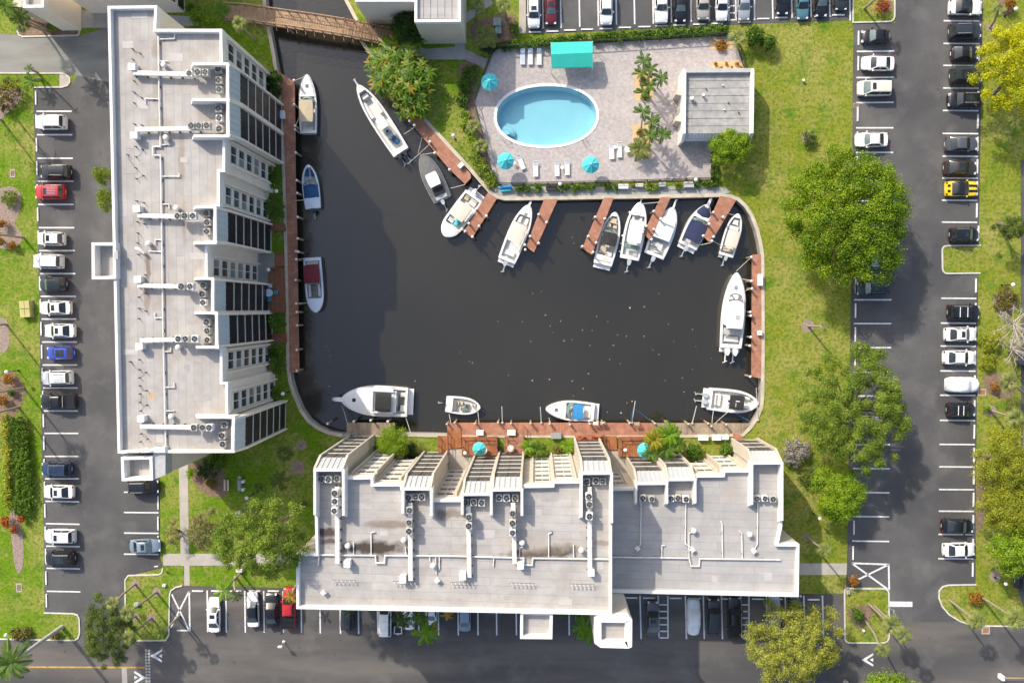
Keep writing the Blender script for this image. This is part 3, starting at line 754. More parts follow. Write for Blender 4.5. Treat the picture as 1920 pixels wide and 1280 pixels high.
def stop(x, y, vert, label, group):
    a = G(x, y); o = part('wheel_stop', STOPM, None, (a.x, a.y, 0.028), (0, 0, R(90) if vert else 0))
    if vert: o.scale = (1.0, 1.0, 1.0)
    else: o.scale = (0.86, 1, 1)
    return tag(o, label, 'wheel stop', group)
# west car park, stalls along the lawn
yl = [165.5, 209, 253, 297, 340, 383.5, 427, 470, 513, 555.5, 598, 641, 684, 727, 770, 812, 855, 897, 939, 981, 1023, 1064.5, 1107.5, 1149]
xl = [(165, 68), (400, 72), (640, 79), (800, 83), (1107, 88)]; xr = [(165, 134), (400, 139), (640, 144), (800, 147), (1107, 151)]
for i, y in enumerate(yl):
    if 0 < i < len(yl)-1: line(leftlot, interp(xl, y), y, interp(xr, y), y+(1.2 if y > 900 else 0))
    if i < len(yl)-1:
        ym = (y+yl[i+1])/2
        stop(interp(xl, ym)-0.5, ym-3, True, 'white wheel stop, %s down the lawn edge of the west car park' % ORD[i], 'wheel stops of the west car park')
for i, y in enumerate([922, 960, 998.5, 1038]): line(leftlot, 232.5, y, 297.5, y+0.6)
for i, y in enumerate([941, 980, 1016]): stop(297, y+1, True, 'white wheel stop, %s down the stalls south of the stair tower' % ORD[i], 'wheel stops by the south-west lawn')
# bottom car park
for x in [389, 424, 459.5, 495, 531, 565, 600, 638, 672, 708]: line(bottom, x-0.5, 1106+(x-389)*0.01, x+0.6, 1184+(x-389)*0.012)
for x in [746, 785, 822, 859, 896, 931, 968, 1032, 1067]: line(bottom, x-0.4, 1110, x+0.4, 1190)
for x in [1201, 1286, 1319.5, 1353.5, 1438, 1473, 1508, 1543]: line(bottom, x-1.0, 1116, x+1.0, 1197, z=0.03)
for x0, x1 in ((1234, 1252), (1388.5, 1404)):
    line(bottom, x0, 1116, x0+1.5, 1196); line(bottom, x1, 1116, x1+0.5, 1196)
    for k in range(6): line(bottom, x0, 1133+k*12.4-0.2, x1, 1133+k*12.4, name='hatch_line')
for k, x in enumerate([371, 407, 442, 478, 513, 548]): stop(x, 1107, False, 'white wheel stop, %s from the west in the south-west stalls' % ORD[k], 'wheel stops of the south car park')
for k, x in enumerate([1184, 1217, 1267, 1303, 1337, 1362, 1421, 1456, 1490, 1525]): stop(x, 1119.5+k*0.4, False, 'white wheel stop, %s from the west along the low block' % ORD[k], 'wheel stops of the south car park')
for a in ((322, 1113, 355, 1181), (355, 1107, 320, 1176), (355, 1107, 356, 1181), (332, 1181, 356, 1181)): line(bottom, *a, wpx=3.0, name='hatch_line', z=0.034)
# north car park
xt = [(985, 0), (1018.5, 0), (1052, 53), (1087, 51), (1122, 49), (1156, 47), (1190, 46), (1225, 45), (1259, 43), (1296, 41), (1330, 40), (1380, 39), (1415, 38), (1449, 36), (1485, 34), (1521, 33), (1556, 32), (1594, 39)]
for x, y in xt[1:]: line(toplot, x-2.0, -60, x, y or 54)
for k, y in enumerate([12, 25, 38]): line(toplot, 1366, y, 1379, y-0.5, name='hatch_line')
line(toplot, 1366, -60, 1366.5, 40)
for k, (x, y) in enumerate([(1003, 61), (1036, 59.5), (1069, 57.5), (1101, 56), (1136, 54.8), (1172, 52.5), (1208.5, 51), (1241, 49.5), (1274, 48), (1311, 46.5), (1344, 45), (1396, 42), (1431, 36), (1465, 34), (1503, 33), (1538, 31.5), (1572, 29)]):
    stop(x, y, False, 'white wheel stop, %s from the west in the north car park' % ORD[k], 'wheel stops of the north car park')
# east car park
xl = [(97, 1606.5), (600, 1601), (1014, 1598)]; xr = [(97, 1676.5), (600, 1671), (1014, 1667)]
ys = [51, 97, 146, 193, 240, 286, 332, 377, 422, 468, 515, 562, 606.5, 651.5, 697.5, 742, 788, 833, 877.5, 922.5, 967.5, 1013.5]
for i, y in enumerate(ys):
    if i: line(rightlot, interp(xl, y), y, interp(xr, y), y-(0.8 if y < 200 else -0.8 if y > 850 else 0))
    if i < len(ys)-1:
        ym = (y+ys[i+1])/2
        stop(interp(xl, ym)+2.5, ym-2, True, 'white wheel stop, %s down the lawn side of the east car park' % ORD[i], 'wheel stops, lawn side of the east car park')
stop(1599, 1036, True, 'white wheel stop beside the crossed-out bay of the east car park', 'wheel stops, lawn side of the east car park')
xl = [(0, 1769.5), (600, 1764), (1046, 1759)]; xr = [(0, 1837), (600, 1830), (1046, 1825)]
ys2 = [-3, 39.5, 82, 123, 165.5, 207.5, 250.5, 293, 334, 375.5, 416.5]; ys3 = [514, 559, 605.5, 648.5, 695, 740.5, 787.5, 832.5, 874.5, 917, 957.5, 1001, 1046.5, 1090]
for q, ysx in (('northern', ys2), ('southern', ys3)):
    for i, y in enumerate(ysx):
        if ysx is ys2 or 0 < i < len(ysx)-1: line(rightlot, interp(xl, y), y, interp(xr, y), y+0.5)
        if i < len(ysx)-1:
            ym = (y+ysx[i+1])/2
            stop(interp(xr, ym)-1.5, ym-1, True, 'white wheel stop, %s down the %s run beside the tree strip' % (ORD[i], q), 'wheel stops, tree side of the east car park')
stop(1834, 437, True, 'white wheel stop at the black coupe beside the grass finger', 'wheel stops, tree side of the east car park')
for a in ((1597, 1055, 1667, 1057.5), (1597, 1055, 1666, 1105), (1665, 1058, 1608, 1086), (1666, 1057, 1667, 1105)): line(rightlot, *a, wpx=3.2, name='hatch_line', z=0.034)
line(rightlot, 1667, 1131.5, 1710.5, 1132, wpx=10, name='stop_bar', z=0.036)
# arrows on the road
def arrow(x, y, s, label):
    def q(dx, dy): return G(x+dx*s, y+dy, 0).xy
    m = MB()
    for poly in ([(-12, 0), (10, -12.5), (10, -8.5), (-2.5, 0), (10, 8.5), (10, 12.5)], [(3.5, 0), (10, -3.6), (10, 3.6)]):
        pts = [q(*p) for p in poly]
        m.prism(ccw(pts), 0.028, 0.036, bottom=False)
    m.build('road_arrow', 'line_paint', bottom)
arrow(294, 1228.5, 1, ''); arrow(262, 1269, -1, ''); arrow(1627, 1236, 1, '')
line(bottom, 52, 1249.5, 272, 1250.5, wpx=3.2, mt='yellow_paint', name='centre_line')
# patches on the road: concrete band and brick grate strips
line(bottom, 233, 1250, 236, 1330, wpx=10, mt='concrete_grey', name='concrete_band', z=0.02)
def grate(x, y0, y1, label):
    a, b = G(x, y0), G(x, y1); o = thing('speed_bump', label, 'speed bump', (a.x, a.y, 0.0))
    k = int((y1-y0)/5.5)
    for i in range(k):
        for s in (-1, 1):
            m = MB(); m.box((s*0.19, -(i+0.5)*abs(b.y-a.y)/k, 0.045), (0.34, abs(b.y-a.y)/k*0.72, 0.07), mt='unit_grey' if (i+s) % 3 else 'concrete', taper=0.85); m.build('block', None, o)
grate(277, 1216, 1330, 'row of worn grey rumble blocks across the south-west entrance')

def pave(name, px, mt, z=0.03, skirt=0.05): return sheet(name, ccw(P(px)), z, mt, skirt=skirt)
pave('path_courtyard', [(335, 840), (352, 840), (353.5, 955), (356, 1097), (340, 1097), (338, 1000)], 'concrete', 0.034)
pave('path_south', [(306, 1037.5), (640, 1037.5), (640, 1059.5), (306, 1059.5)], 'concrete', 0.03)
pave('path_east', [(1440, 1055), (1588, 1055.5), (1587, 1077), (1440, 1077)], 'concrete', 0.03)
pave('path_tower', [(770, 84), (800, 92), (853, 88), (853, 20), (871, 20), (872, 112), (800, 112), (780, 108), (772, 98)], 'concrete_grey', 0.03)
pave('path_north', [(871, 26), (905, 2), (918, -6), (925, 8), (900, 24), (872, 46)], 'concrete_grey', 0.034)
pave('path_pool', [(872, 92), (880, 96), (914, 112), (908, 130), (890, 120), (872, 112)], 'walk_pavers', 0.036)
pave('path_north_west', [(150, 20), (370, 32), (372, 48), (330, 50), (206, 53), (150, 53)], 'concrete_grey', 0.03)
pave('path_seawall', [(936, 350), (1060, 351), (1330, 349), (1362, 352), (1371, 361), (1352, 364.2), (1235, 366), (1045, 369), (948, 369.5), (930, 364), (921, 352)], 'concrete_grey', 0.034)
pave('pool_side_walk', [(973, 63), (986, 63), (986, -60), (973, -60)], 'concrete', 0.03)
# planting beds
def bed(name, px, mt, z=0.02): return sheet(name, ccw(P(smoothpath(px+px[:1], 2)[:-1])), z, mt)
bed('bed_west', [(0, 135), (30, 138), (44, 160), (40, 190), (20, 205), (0, 230), (-20, 200)], 'mulch_grey')
bed('bed_west_shrubs', [(2, 352), (25, 348), (42, 365), (38, 400), (24, 420), (45, 440), (38, 458), (18, 470), (-20, 460), (-20, 360)], 'mulch_grey')
bed('bed_west_palms', [(10, 700), (22, 690), (50, 725), (46, 745), (32, 775), (8, 800), (-20, 760), (-20, 720)], 'mulch')
bed('bed_west_patch', [(0, 595), (15, 598), (20, 640), (12, 662), (-10, 660)], 'mulch_grey')
bed('bed_south_west', [(22, 950), (40, 975), (46, 1040), (40, 1076), (28, 1070), (22, 1010), (16, 975)], 'mulch_grey')
bed('bed_croton', [(350, 870), (385, 865), (420, 880), (432, 925), (410, 935), (370, 920)], 'mulch', 0.018)
bed('bed_corner', [(10, 1180), (70, 1178), (135, 1185), (146, 1197), (20, 1198)], 'mulch')
bed('bed_island', [(1590, 1140), (1625, 1130), (1640, 1145), (1628, 1165), (1612, 1180), (1590, 1160)], 'mulch', 0.085)
bed('bed_north_walk', [(880, 50), (905, 35), (965, 20), (975, 70), (925, 88), (885, 80)], 'mulch', 0.018)
bed('bed_north_east', [(1650, -10), (1672, 0), (1676, 18), (1660, 25), (1640, 15)], 'mulch', 0.085)
bed('bed_east_top', [(1870, -10), (1905, -10), (1900, 20), (1885, 35), (1870, 20)], 'mulch', 0.018)
bed('bed_east_mid', [(1842, 705), (1870, 695), (1910, 710), (1900, 750), (1870, 745), (1845, 735)], 'mulch', 0.018)
bed('bed_east_long', [(1830, 1000), (1845, 985), (1850, 960), (1856, 900), (1842, 850), (1832, 840)], 'mulch', 0.016)
bed('bed_pool_edge', [(860, 120), (880, 112), (900, 130), (885, 190), (905, 250), (920, 315), (930, 350), (900, 300), (875, 250), (862, 200)], 'mulch', 0.016)
def ring(name, x, y, r, mt='mulch_grey', z=0.022):
    a = G(x, y); return sheet(name, [(a.x+r*math.cos(k*math.pi/8), a.y+r*math.sin(k*math.pi/8)) for k in range(16)], z, mt)
for x, y, r in ((254, 1094, .6), (294, 1109, .6), (254, 1156, .6), (284, 1157, .6)): ring('tree_ring', x, y, r, z=0.09)
for x, y, r in ((565, 834, .75), (558, 876, .95), (1515, 611, .85), (1857, 769, .75), (1838, 1117, .8), (1780, 1124, .45), (1512, 1006, .5), (1866, 1079, .75), (1620, 17, .5), (1856, 53, .5), (1515, 258, 0.9), (1885, 567, 1.6)): ring('tree_ring', x, y, r)

# grass islands with kerbs
def kerb(label, px, closed=False, rad=0, island=None, wd=0.17, h=0.13):
    pts = P(px); b = MB(); strip(b, pts, wd/2, wd/2, 0.0, h, closed); o = b.build('kerb', 'kerb_paint'); o['kind'] = 'structure'
    return o
def island(px, rads, name='grass_island'):
    pts = rounded([(x, y, r) for (x, y), r in zip(px, rads)], 0)
    o = sheet(name, ccw(P(pts)), 0.075, 'lawn_grass'); kerb('', pts, True); return o
island([(1599, 43), (1599, -200), (1677, -200), (1677, 41)], [0, 0, 0, 12])
fp = [(1838, 460)]+rounded([(1838, 460, 0), (1766, 461, 10), (1767, 513, 10), (1838, 512, 0)], 0)[1:-1]+[(1838, 512)]
kerb('', fp); sheet('grass_finger_east', ccw(P(fp)), 0.033, 'lawn_grass')
island([(1583, 1102), (1666, 1103), (1667, 1204), (1584, 1204)], [5, 10, 14, 10])
sheet('grass_island', ccw(P([(306, 1062), (345, 1060), (345, 1097), (330, 1100), (319, 1110), (317, 1190), (312, 1199), (242, 1200), (236, 1190), (235, 1086), (241, 1078), (298, 1076.5), (305, 1070)])), 0.075, 'lawn_grass')
kerb('', [(342, 1097), (330, 1100), (321, 1106), (318.5, 1114), (317, 1190), (311, 1199.5), (242, 1200), (236, 1192), (235, 1086), (241, 1078), (297, 1076.5), (304, 1073), (305.5, 1064)])
kerb('', [(1830, 1095), (1778, 1096), (1767, 1099), (1760.5, 1107), (1760, 1120), (1766, 1136), (1779, 1151), (1800, 1164), (1826, 1172), (1960, 1174)])
sheet('grass_bulge', ccw(P([(1828, 1096), (1778, 1096), (1767, 1099), (1761, 1107), (1761, 1120), (1766, 1136), (1779, 1151), (1800, 1164), (1826, 1172), (1910, 1172), (1908, 1096)])), 0.032, 'lawn_grass')
kerb('', [(83, 1148), (138, 1149.5), (146, 1152), (149, 1159), (150, 1185), (147, 1195), (140, 1199.5), (0, 1197), (-100, 1196)])
sheet('grass_corner', ccw(P([(60, 1148), (138, 1149.5), (146, 1152), (149, 1159), (150, 1185), (147, 1195), (140, 1199.5), (0, 1197), (-100, 1196), (-100, 1150)])), 0.030, 'lawn_grass')
kerb('', [(-100, 137.5), (115, 138), (124, 140), (131, 147), (131.5, 154), (127, 161), (117, 164), (62, 164.5)])
sheet('grass_finger', ccw(P([(-100, 137.5), (112, 138), (112, 164), (62, 164.5), (-100, 175)])), 0.031, 'lawn_grass')
sheet('concrete_nose', ccw(P([(112, 138), (115, 138), (124, 140), (131, 147), (131.5, 154), (127, 161), (117, 164), (112, 164)])), 0.06, 'concrete')
kerb('', [(33, 58), (36, 66), (43, 69.5), (146, 67), (149, 64), (149.5, 54)])
bed('bed_north_west', [(33, 40), (60, 30), (149, 52), (149, 66), (43, 69), (34, 62)], 'mulch', 0.04)

# pool deck
deckpx = [(927, 93), (1010, 88), (1372, 67), (1383, 92), (1396, 130), (1410, 262), (1334, 264), (1333, 337), (937, 347.5), (921, 319), (905, 252), (889, 190)]
sheet('pool_deck', ccw(P(deckpx)), 0.045, 'pool_pavers', [poolW], skirt=0.05)
b = MB(); strip(b, poolW, 0.02, 0.36, 0.0, 0.10, closed=True)
tag(b.build('pool_coping', 'coping'), kind='structure')
b = MB(); n = len(poolW)
inn = offset(poolW, 0.25)
for i in range(n):
    j = (i+1) % n
    b.quad((poolW[i][0], poolW[i][1], 0.0), (poolW[j][0], poolW[j][1], 0.0), (inn[j][0], inn[j][1], -1.35), (inn[i][0], inn[i][1], -1.35))
fl, tr = tess([inn]); b.add([(p.x, p.y, -1.35) for p in fl], tr)
tag(b.build('pool_basin', 'pool_plaster'), kind='structure')
b = MB(); strip(b, offset(poolW, .004), 0.03, 0.0, -0.34, -0.02, closed=True); tag(b.build('pool_tile_band', 'boat_bimini_blue'), kind='structure')
sheet('pool_water', offset(poolW, 0.0), -0.12, 'pool_water')
# steps in the pool's south-west corner
for k in range(4):
    c = G(949, 249); b = MB(); r = 1.15-0.24*k; pts = [(c.x+r*math.cos(a*math.pi/12+0.45), c.y+r*math.sin(a*math.pi/12+0.45)) for a in range(-3, 13)]
    b.prism(ccw([(c.x-0.45, c.y-0.25)]+pts), -1.2, -0.95+0.2*k, bottom=False); tag(b.build('pool_step', 'pool_step' if k % 2 == 0 else 'pool_plaster'), kind='structure')
# gravel and mulch planters in the deck
for nm, px in (('planter_north', [(1190, 132), (1224, 136), (1224, 188), (1190, 190)]), ('planter_south', [(1186, 234), (1220, 234), (1220, 298), (1186, 292)]),
               ('planter_corner', [(1332, 76), (1372, 74), (1374, 92), (1333, 94)]), ('planter_house', [(1334, 116), (1394, 114), (1397, 131), (1334, 132)])):
    sheet(nm, ccw(P(px)), 0.06, 'mulch_gold', skirt=0.05)
# entry terrace between the west block and its dock
sheet('entry_terrace', ccw(P([(462, 475), (515, 475), (515, 501), (504, 502), (504, 586), (462, 586)])), 0.06, 'concrete_grey', skirt=0.06)
sheet('patio_south', ccw(P([(839, 838), (935, 850), (950, 905), (800, 940), (818, 880)])), 0.04, 'concrete', skirt=0.05)
sheet('patio_south_east', ccw(P([(1132, 838), (1262, 850), (1260, 905), (1125, 920)])), 0.04, 'concrete', skirt=0.05)
# utility covers let into the ground
def cover(name, label, x, y, wx, wy, z=0.02, m1='concrete', m2='mulch'):
    a = G(x, y); o = thing(name, label, 'drain', (a.x, a.y, 0))
    b = MB(); b.box((0, 0, z), (wx*.07, wy*.07, 0.06)); b.build('frame', m1, o)
    b = MB(); b.box((0, 0, z+0.035), (wx*.05, wy*.05, 0.02)); b.build('grate', m2, o)
cover('storm_drain', 'small framed drain in the grass near the top of the west lawn', 24, 325, 10, 15)
cover('storm_drain', 'small framed drain in the south-west lawn', 36, 1101, 11, 17)
cover('storm_drain', 'rusty drain by the covered car', 1841, 735, 15, 13, m2='rust')
cover('storm_drain', 'rusty drain at the kerb of the south-east curve', 1848, 1181, 15, 14, m2='rust')
cover('storm_drain', 'square drain at the lawn edge below the cream SUV', 1605, 198, 11, 9, m1='mulch_grey')

# ================================================================== BUILDINGS
def wl(px, z): q = G(px[0], px[1], z); return (q.x, q.y)
rs_st = lambda px, py, rx, ry, c, a, z=16.5: (G(px, py, z).x, G(px, py, z).y, rx, ry, c, a)
brickmat('roof_membrane_west', (0.415, 0.390, 0.362), (0.365, 0.343, 0.32), (0.29, 0.275, 0.258), 12.0, 0.92, mortar=0.026, rot=R(90), grain=0.17, gscale=0.55, rough=0.8,
         dirt=(0.33, 0.28, 0.23), nfac=0.8, dscale=0.30, bump=0.15,
         stains=[rs_st(277, 500, .35, 1.9, (0.17, 0.12, 0.08), .8), rs_st(276, 560, .4, 1.6, (0.22, 0.16, 0.11), .6), rs_st(284, 742, .45, .45, (0.50, 0.33, 0.14), .8), rs_st(293, 90, .5, 1.2, (0.24, 0.19, 0.14), .6),
                 rs_st(340, 300, .4, 3, (0.27, 0.21, 0.16), .6), rs_st(345, 420, .3, 2.5, (0.27, 0.21, 0.16), .6), rs_st(292, 165, .4, 2.2, (0.29, 0.24, 0.19), .6)])
brickmat('roof_membrane_south', (0.42, 0.396, 0.367), (0.37, 0.349, 0.328), (0.29, 0.275, 0.258), 9.0, 0.92, mortar=0.026, rot=R(1.2), grain=0.17, gscale=0.55, rough=0.8,
         dirt=(0.33, 0.29, 0.25), nfac=0.8, dscale=0.25, bump=0.15,
         stains=[rs_st(700, 1027, 4.2, .8, (0.05, 0.035, 0.025), .95), rs_st(612, 997, 1.4, .65, (0.06, 0.045, 0.035), .95), rs_st(617, 1014, 1.2, .4, (0.07, 0.05, 0.04), .85), rs_st(730, 983, 3, .5, (0.18, 0.13, 0.09), .7),
                 rs_st(828, 965, .8, .6, (0.10, 0.09, 0.08), .75), rs_st(850, 963, 1.6, .5, (0.17, 0.13, 0.10), .7), rs_st(1010, 1037, 3.2, .75, (0.09, 0.07, 0.05), .9), rs_st(1058, 1030, 1.5, .75, (0.045, 0.035, 0.025), .95),
                 rs_st(1130, 1018, 1.2, .35, (0.22, 0.18, 0.14), .7), rs_st(780, 970, .4, 3, (0.24, 0.19, 0.15), .6), rs_st(935, 1070, 2, .4, (0.36, 0.32, 0.28), .5), rs_st(1020, 1020, 4, 1.0, (0.40, 0.34, 0.28), .5)])
brickmat('roof_membrane_low', (0.40, 0.384, 0.366), (0.36, 0.346, 0.331), (0.26, 0.25, 0.24), 9.0, 0.95, mortar=0.022, rot=R(1.2), grain=0.15, gscale=0.5, rough=0.8,
         dirt=(0.34, 0.31, 0.28), nfac=0.7, dscale=0.2, bump=0.15, stains=[(G(1368, 930, 9.4).x, G(1368, 930, 9.4).y, .9, 1.2, (0.38, 0.31, 0.27), .4)])

mat('roof_patch_dark', (0.33, 0.31, 0.29), (0.39, 0.365, 0.34), scale=1.2, rough=.85)
mat('roof_patch_pale', (0.43, 0.41, 0.385), (0.48, 0.455, 0.43), scale=1.2, rough=.85)
def outline_block(root, px, zpar, zdeck, wallm, roofm, th=0.27, zbase=0.0, parapet=True):
    W = ccw(P(px, zpar)); b = MB(); n = len(W)
    for i in range(n):
        p, q = W[i], W[(i+1) % n]
        b.quad((p[0], p[1], zbase), (q[0], q[1], zbase), (q[0], q[1], zdeck), (p[0], p[1], zdeck))
    b.build('wall', wallm, root)
    sheet('roof_deck', offset(W, 0.01), zdeck-0.01, roofm, parent=root)
    if parapet:
        b = MB(); strip(b, W, th, 0.03, zdeck-0.3, zpar, closed=True); b.build('parapet', 'parapet_white', root)
    return W
def frame_of(apx, bpx, z, nrm):
    """facade frame between two pixels at height z: origin, u (with z x u = outward), outward n, length"""
    a, b = G(apx[0], apx[1], z), G(bpx[0], bpx[1], z); d = (b-a); d.z = 0; d.normalize()
    n = Vector((d.y, -d.x, 0))
    if n.dot(Vector((nrm[0], nrm[1], 0))) < 0: n = -n
    u = n.cross(Vector((0, 0, 1)))                # then z x u = n
    if u.dot(d) < 0: a, b = b, a
    return Vector((a.x, a.y, 0)), u, n, (Vector((b.x, b.y, 0))-Vector((a.x, a.y, 0))).length
def fmat(o, u, n): return Matrix(((u.x, n.x, 0, o.x), (u.y, n.y, 0, o.y), (0, 0, 1, 0), (0, 0, 0, 1)))
# local facade coordinates: x along the wall, y outward, z up
def put(name, mb, mt, root, M, smooth=None):
    o = mb.build(name, mt, root, smooth); o.matrix_local = M; return o
WINC = {}
def windows(root, apx, bpx, ztop, nrm, fr, width, floors, h=1.75, frame='window_frame', pil=True, out=0.0, blind=()):
    o, u, n, L = frame_of(apx, bpx, ztop, nrm); M = fmat(o, u, n)
    key = (round(width, 2), h, frame)
    if key not in WINC:
        b = MB(); w2 = width/2
        for x in (-w2, w2): b.box((x, 0.035, h/2), (0.11, 0.09, h+0.11), mt=frame)
        for z in (0, h): b.box((0, 0.035, z), (width-0.11, 0.09, 0.11), mt=frame)
        b.box((0, 0.03, h/2), (0.08, 0.08, h-0.11), mt=frame); b.box((0, 0.07, -0.12), (width+0.2, 0.16, 0.10), mt=frame)
        p = MB(); p.box((0, 0, 0), (width/2-0.1, 0.02, h-0.1))
        WINC[key] = (b.mesh('window'), p.mesh('pane', 'window_glass'))
    fm, pm = WINC[key]
    for k, z in enumerate(floors):
        f = part('window', fm, root); f.matrix_local = M @ Matrix.Translation((fr*L, out, z))
        for s in (-1, 1):
            part('pane', pm, f, (s*width/4, 0.02, h/2), mt='blind_pale' if (k*2+(s > 0)) in blind else 'window_glass')
    if pil:
        for s in (-1, 1):
            b = MB(); b.box((fr*L+s*(width/2+0.28), out+0.16, (floors[0]+floors[-1]+h)/2-0.2), (0.22, 0.32, floors[-1]-floors[0]+h+0.9)); put('pilaster', b, 'stucco_beige' if frame == 'window_frame' else 'stucco_cream', root, M)
def stack(root, apx, bpx, ztop, zman, d, nrm, nfl, mans, scr, cheek, rib=0.42, zb=0.05):
    """balcony stack: seamed mansard on top, then screened balconies floor by floor"""
    o, u, n, L = frame_of(apx, bpx, ztop, nrm); M = fmat(o, u, n)
    b = MB(); b.add([(0.2, 0.0, ztop), (L-0.2, 0.0, ztop), (L-0.2, d, zman), (0.2, d, zman)], [(3, 2, 1, 0)], mans)
    k = int((L-0.4)/rib)
    for i in range(1, k):
        x = 0.2+(L-0.4)*i/k; w = 0.035
        b.loft([[(x-w, 0.01, ztop), (x+w, 0.01, ztop), (x+w, 0.075, ztop+0.03), (x-w, 0.075, ztop+0.03)], [(x-w, d, zman), (x+w, d, zman), (x+w, d+0.07, zman+0.03), (x-w, d+0.07, zman+0.03)]], mans)
    put('mansard', b, mans, root, M)
    for s in (0, 1):
        x0 = 0.0 if s == 0 else L-0.24; b = MB(); prof = [(-0.3, ztop+0.06), (0.12, ztop+0.06), (d+0.30, zman+0.1), (d+0.30, zb), (-0.3, zb)]
        b.loft([[(x0, y, z) for y, z in prof], [(x0+0.24, y, z) for y, z in prof]]); put('side_wall', b, cheek, root, M)
    b = MB(); b.box((L/2, -0.08, ztop-0.05), (L-0.48, 0.3, 0.3)); put('mansard_ridge', b, 'parapet_white', root, M)
    fh = (zman-zb)/nfl
    for i in range(nfl):
        z1 = zman-i*fh; z0 = z1-fh
        b = MB(); b.box((L/2, d-0.08, z0+0.13 if i < nfl-1 else z0+0.06), (L-0.48, 0.34, 0.20 if i < nfl-1 else 0.12)); put('balcony_slab', b, 'trim_white', root, M)
        for s in (0, 1):
            w = (L-0.56)/2; b = MB(); b.box((0.28+w*(s+0.5), d+0.0, (z0+z1)/2+0.1), (w-0.07, 0.05, fh-0.28)); put('balcony_screen', b, scr, root, M)
        b = MB(); b.box((L/2, d+0.02, (z0+z1)/2+0.1), (0.07, 0.08, fh-0.26)); put('screen_post', b, 'black_metal', root, M)
def fin(root, p0, p1, z0, z1, th=0.28, slope=0.9, m='parapet_white', name='roof_fin'):
    """wall standing on the roof, its free end sloped; p1 is the facade end"""
    a, b_ = G(p0[0], p0[1], z1), G(p1[0], p1[1], z1); d = (b_-a); L = d.length; d.normalize(); nn = Vector((-d.y, d.x, 0))*th/2
    prof = [(0, z0), (slope, z1), (L, z1), (L, z0)]; b = MB()
    b.loft([[(a.x+d.x*s-nn.x, a.y+d.y*s-nn.y, z) for s, z in prof], [(a.x+d.x*s+nn.x, a.y+d.y*s+nn.y, z) for s, z in prof]]); b.build(name, m, root)
def tray_roof(root, px, ztop, zfloor, roofm, z0=0.0, wallm='stucco_cream', th=0.3, name='tower'):
    W = ccw(P(px, ztop)); b = MB(); b.prism(W, z0, zfloor, top=False, bottom=False); b.build(name+'_wall', wallm, root)
    b = MB(); fl, tr = tess([offset(W, 0.02)]); b.add([(p.x, p.y, zfloor) for p in fl], tr); b.build(name+'_roof', roofm, root)
    b = MB(); strip(b, W, th, 0.03, zfloor-0.2, ztop, closed=True); b.build(name+'_parapet', 'parapet_white', root)

# ---- west block ----------------------------------------------------------
west = thing('apartment_building', 'long six-storey apartment block along the west dock with dark screened balconies facing the basin', 'building', tuple(G(330, 450, 0)))
west.location = (0, 0, 0)
WD, WP, WF = 16.5, 17.2, 18.2
outW = [(202, 12), (294, 11), (292, 55), (416, 55), (417, 119), (428, 119), (428.5, 256), (421.5, 257), (421.5, 322), (411.5, 322), (411.5, 387), (404, 388), (404, 455), (388.5, 456), (388.5, 521), (400, 521), (400.5, 586), (407.5, 587), (408, 651), (416.5, 652), (416.5, 716), (426.5, 717), (427, 781), (438, 782), (438, 848), (310, 848.5), (226.5, 849), (221, 849)]
outline_block(west, outW, WP, WD, 'stucco_beige', 'roof_membrane_west')
for x0, x1, y in ((346, 428.5, 120), (346, 429, 187), (348, 430, 255), (351, 405.5, 388), (351, 406, 455), (352, 401, 522), (352, 408, 586.5), (354, 410, 651), (355, 440, 782)):
    fin(west, (x0, y), (x1, y), WD-0.02, WF)
for a, b_ in (((428.5, 120), (429, 187)), ((429, 187), (430, 255)), ((405, 388), (405.5, 455)), ((401, 522), (401, 586.5)), ((407.5, 586.5), (409, 651)), ((439.5, 782), (438.5, 848))):
    stack(west, a, b_, WF-0.1, 15.4, 0.32, (1, 0), 6, 'mansard_blue', 'screen_dark', 'stucco_beige', rib=0.62)
fl6 = [0.7+2.62*k for k in range(6)]
windows(west, (416, 57), (417, 118), WP, (1, 0), 0.5, 2.0, fl6, blind=(3, 8))
windows(west, (421.5, 258), (421.5, 321), WP, (1, 0), 0.40, 2.0, fl6, blind=(4, 5, 9))
windows(west, (411.5, 323), (411.5, 386), WP, (1, 0), 0.62, 2.0, fl6, blind=(2, 7))
windows(west, (388.5, 457), (388.5, 520), WP, (1, 0), 0.68, 1.9, fl6, blind=(4, 5, 6, 7, 10))
windows(west, (416.5, 653), (416.5, 715), WP, (1, 0), 0.40, 2.0, fl6, blind=(0, 9))
windows(west, (426.5, 718), (427, 780), WP, (1, 0), 0.60, 2.0, fl6, blind=(6,))
# stair towers on the car park side
tray_roof(west, [(172, 455), (216.5, 455), (217, 522), (172.5, 523)], 17.5, 16.2, 'roof_membrane_west', wallm='stucco_cream', name='lift_tower')
b = MB(); a = G(218.5, 478, 17.6); b.box((a.x, a.y, 17.5), (0.42, 0.95, 0.5)); b.build('scupper_box', 'unit_grey', west)
tray_roof(west, [(227, 857), (285, 855.5), (286, 899.5), (228.5, 901)], 17.4, 16.0, 'roof_membrane_west', wallm='stucco_beige', name='stair_tower')
b = MB(); A = P([(285.8, 848), (309, 845.5), (309, 890), (286.3, 899.5)], 17.3); b.prism(ccw(A), 15.4, 17.15); b.build('stair_hood', 'unit_grey', west)
b = MB(); b.prism(ccw(P([(226.5, 849), (309, 848.5), (308, 838), (226.5, 851)], 17.6)), WD, 17.5); b.build('stair_wall', 'parapet_white', west)
b = MB(); b.tube([G(257, 848, 18.0), G(279, 840, 18.0)], 0.12, 8); b.build('scupper_pipe', 'pipe_white', west)

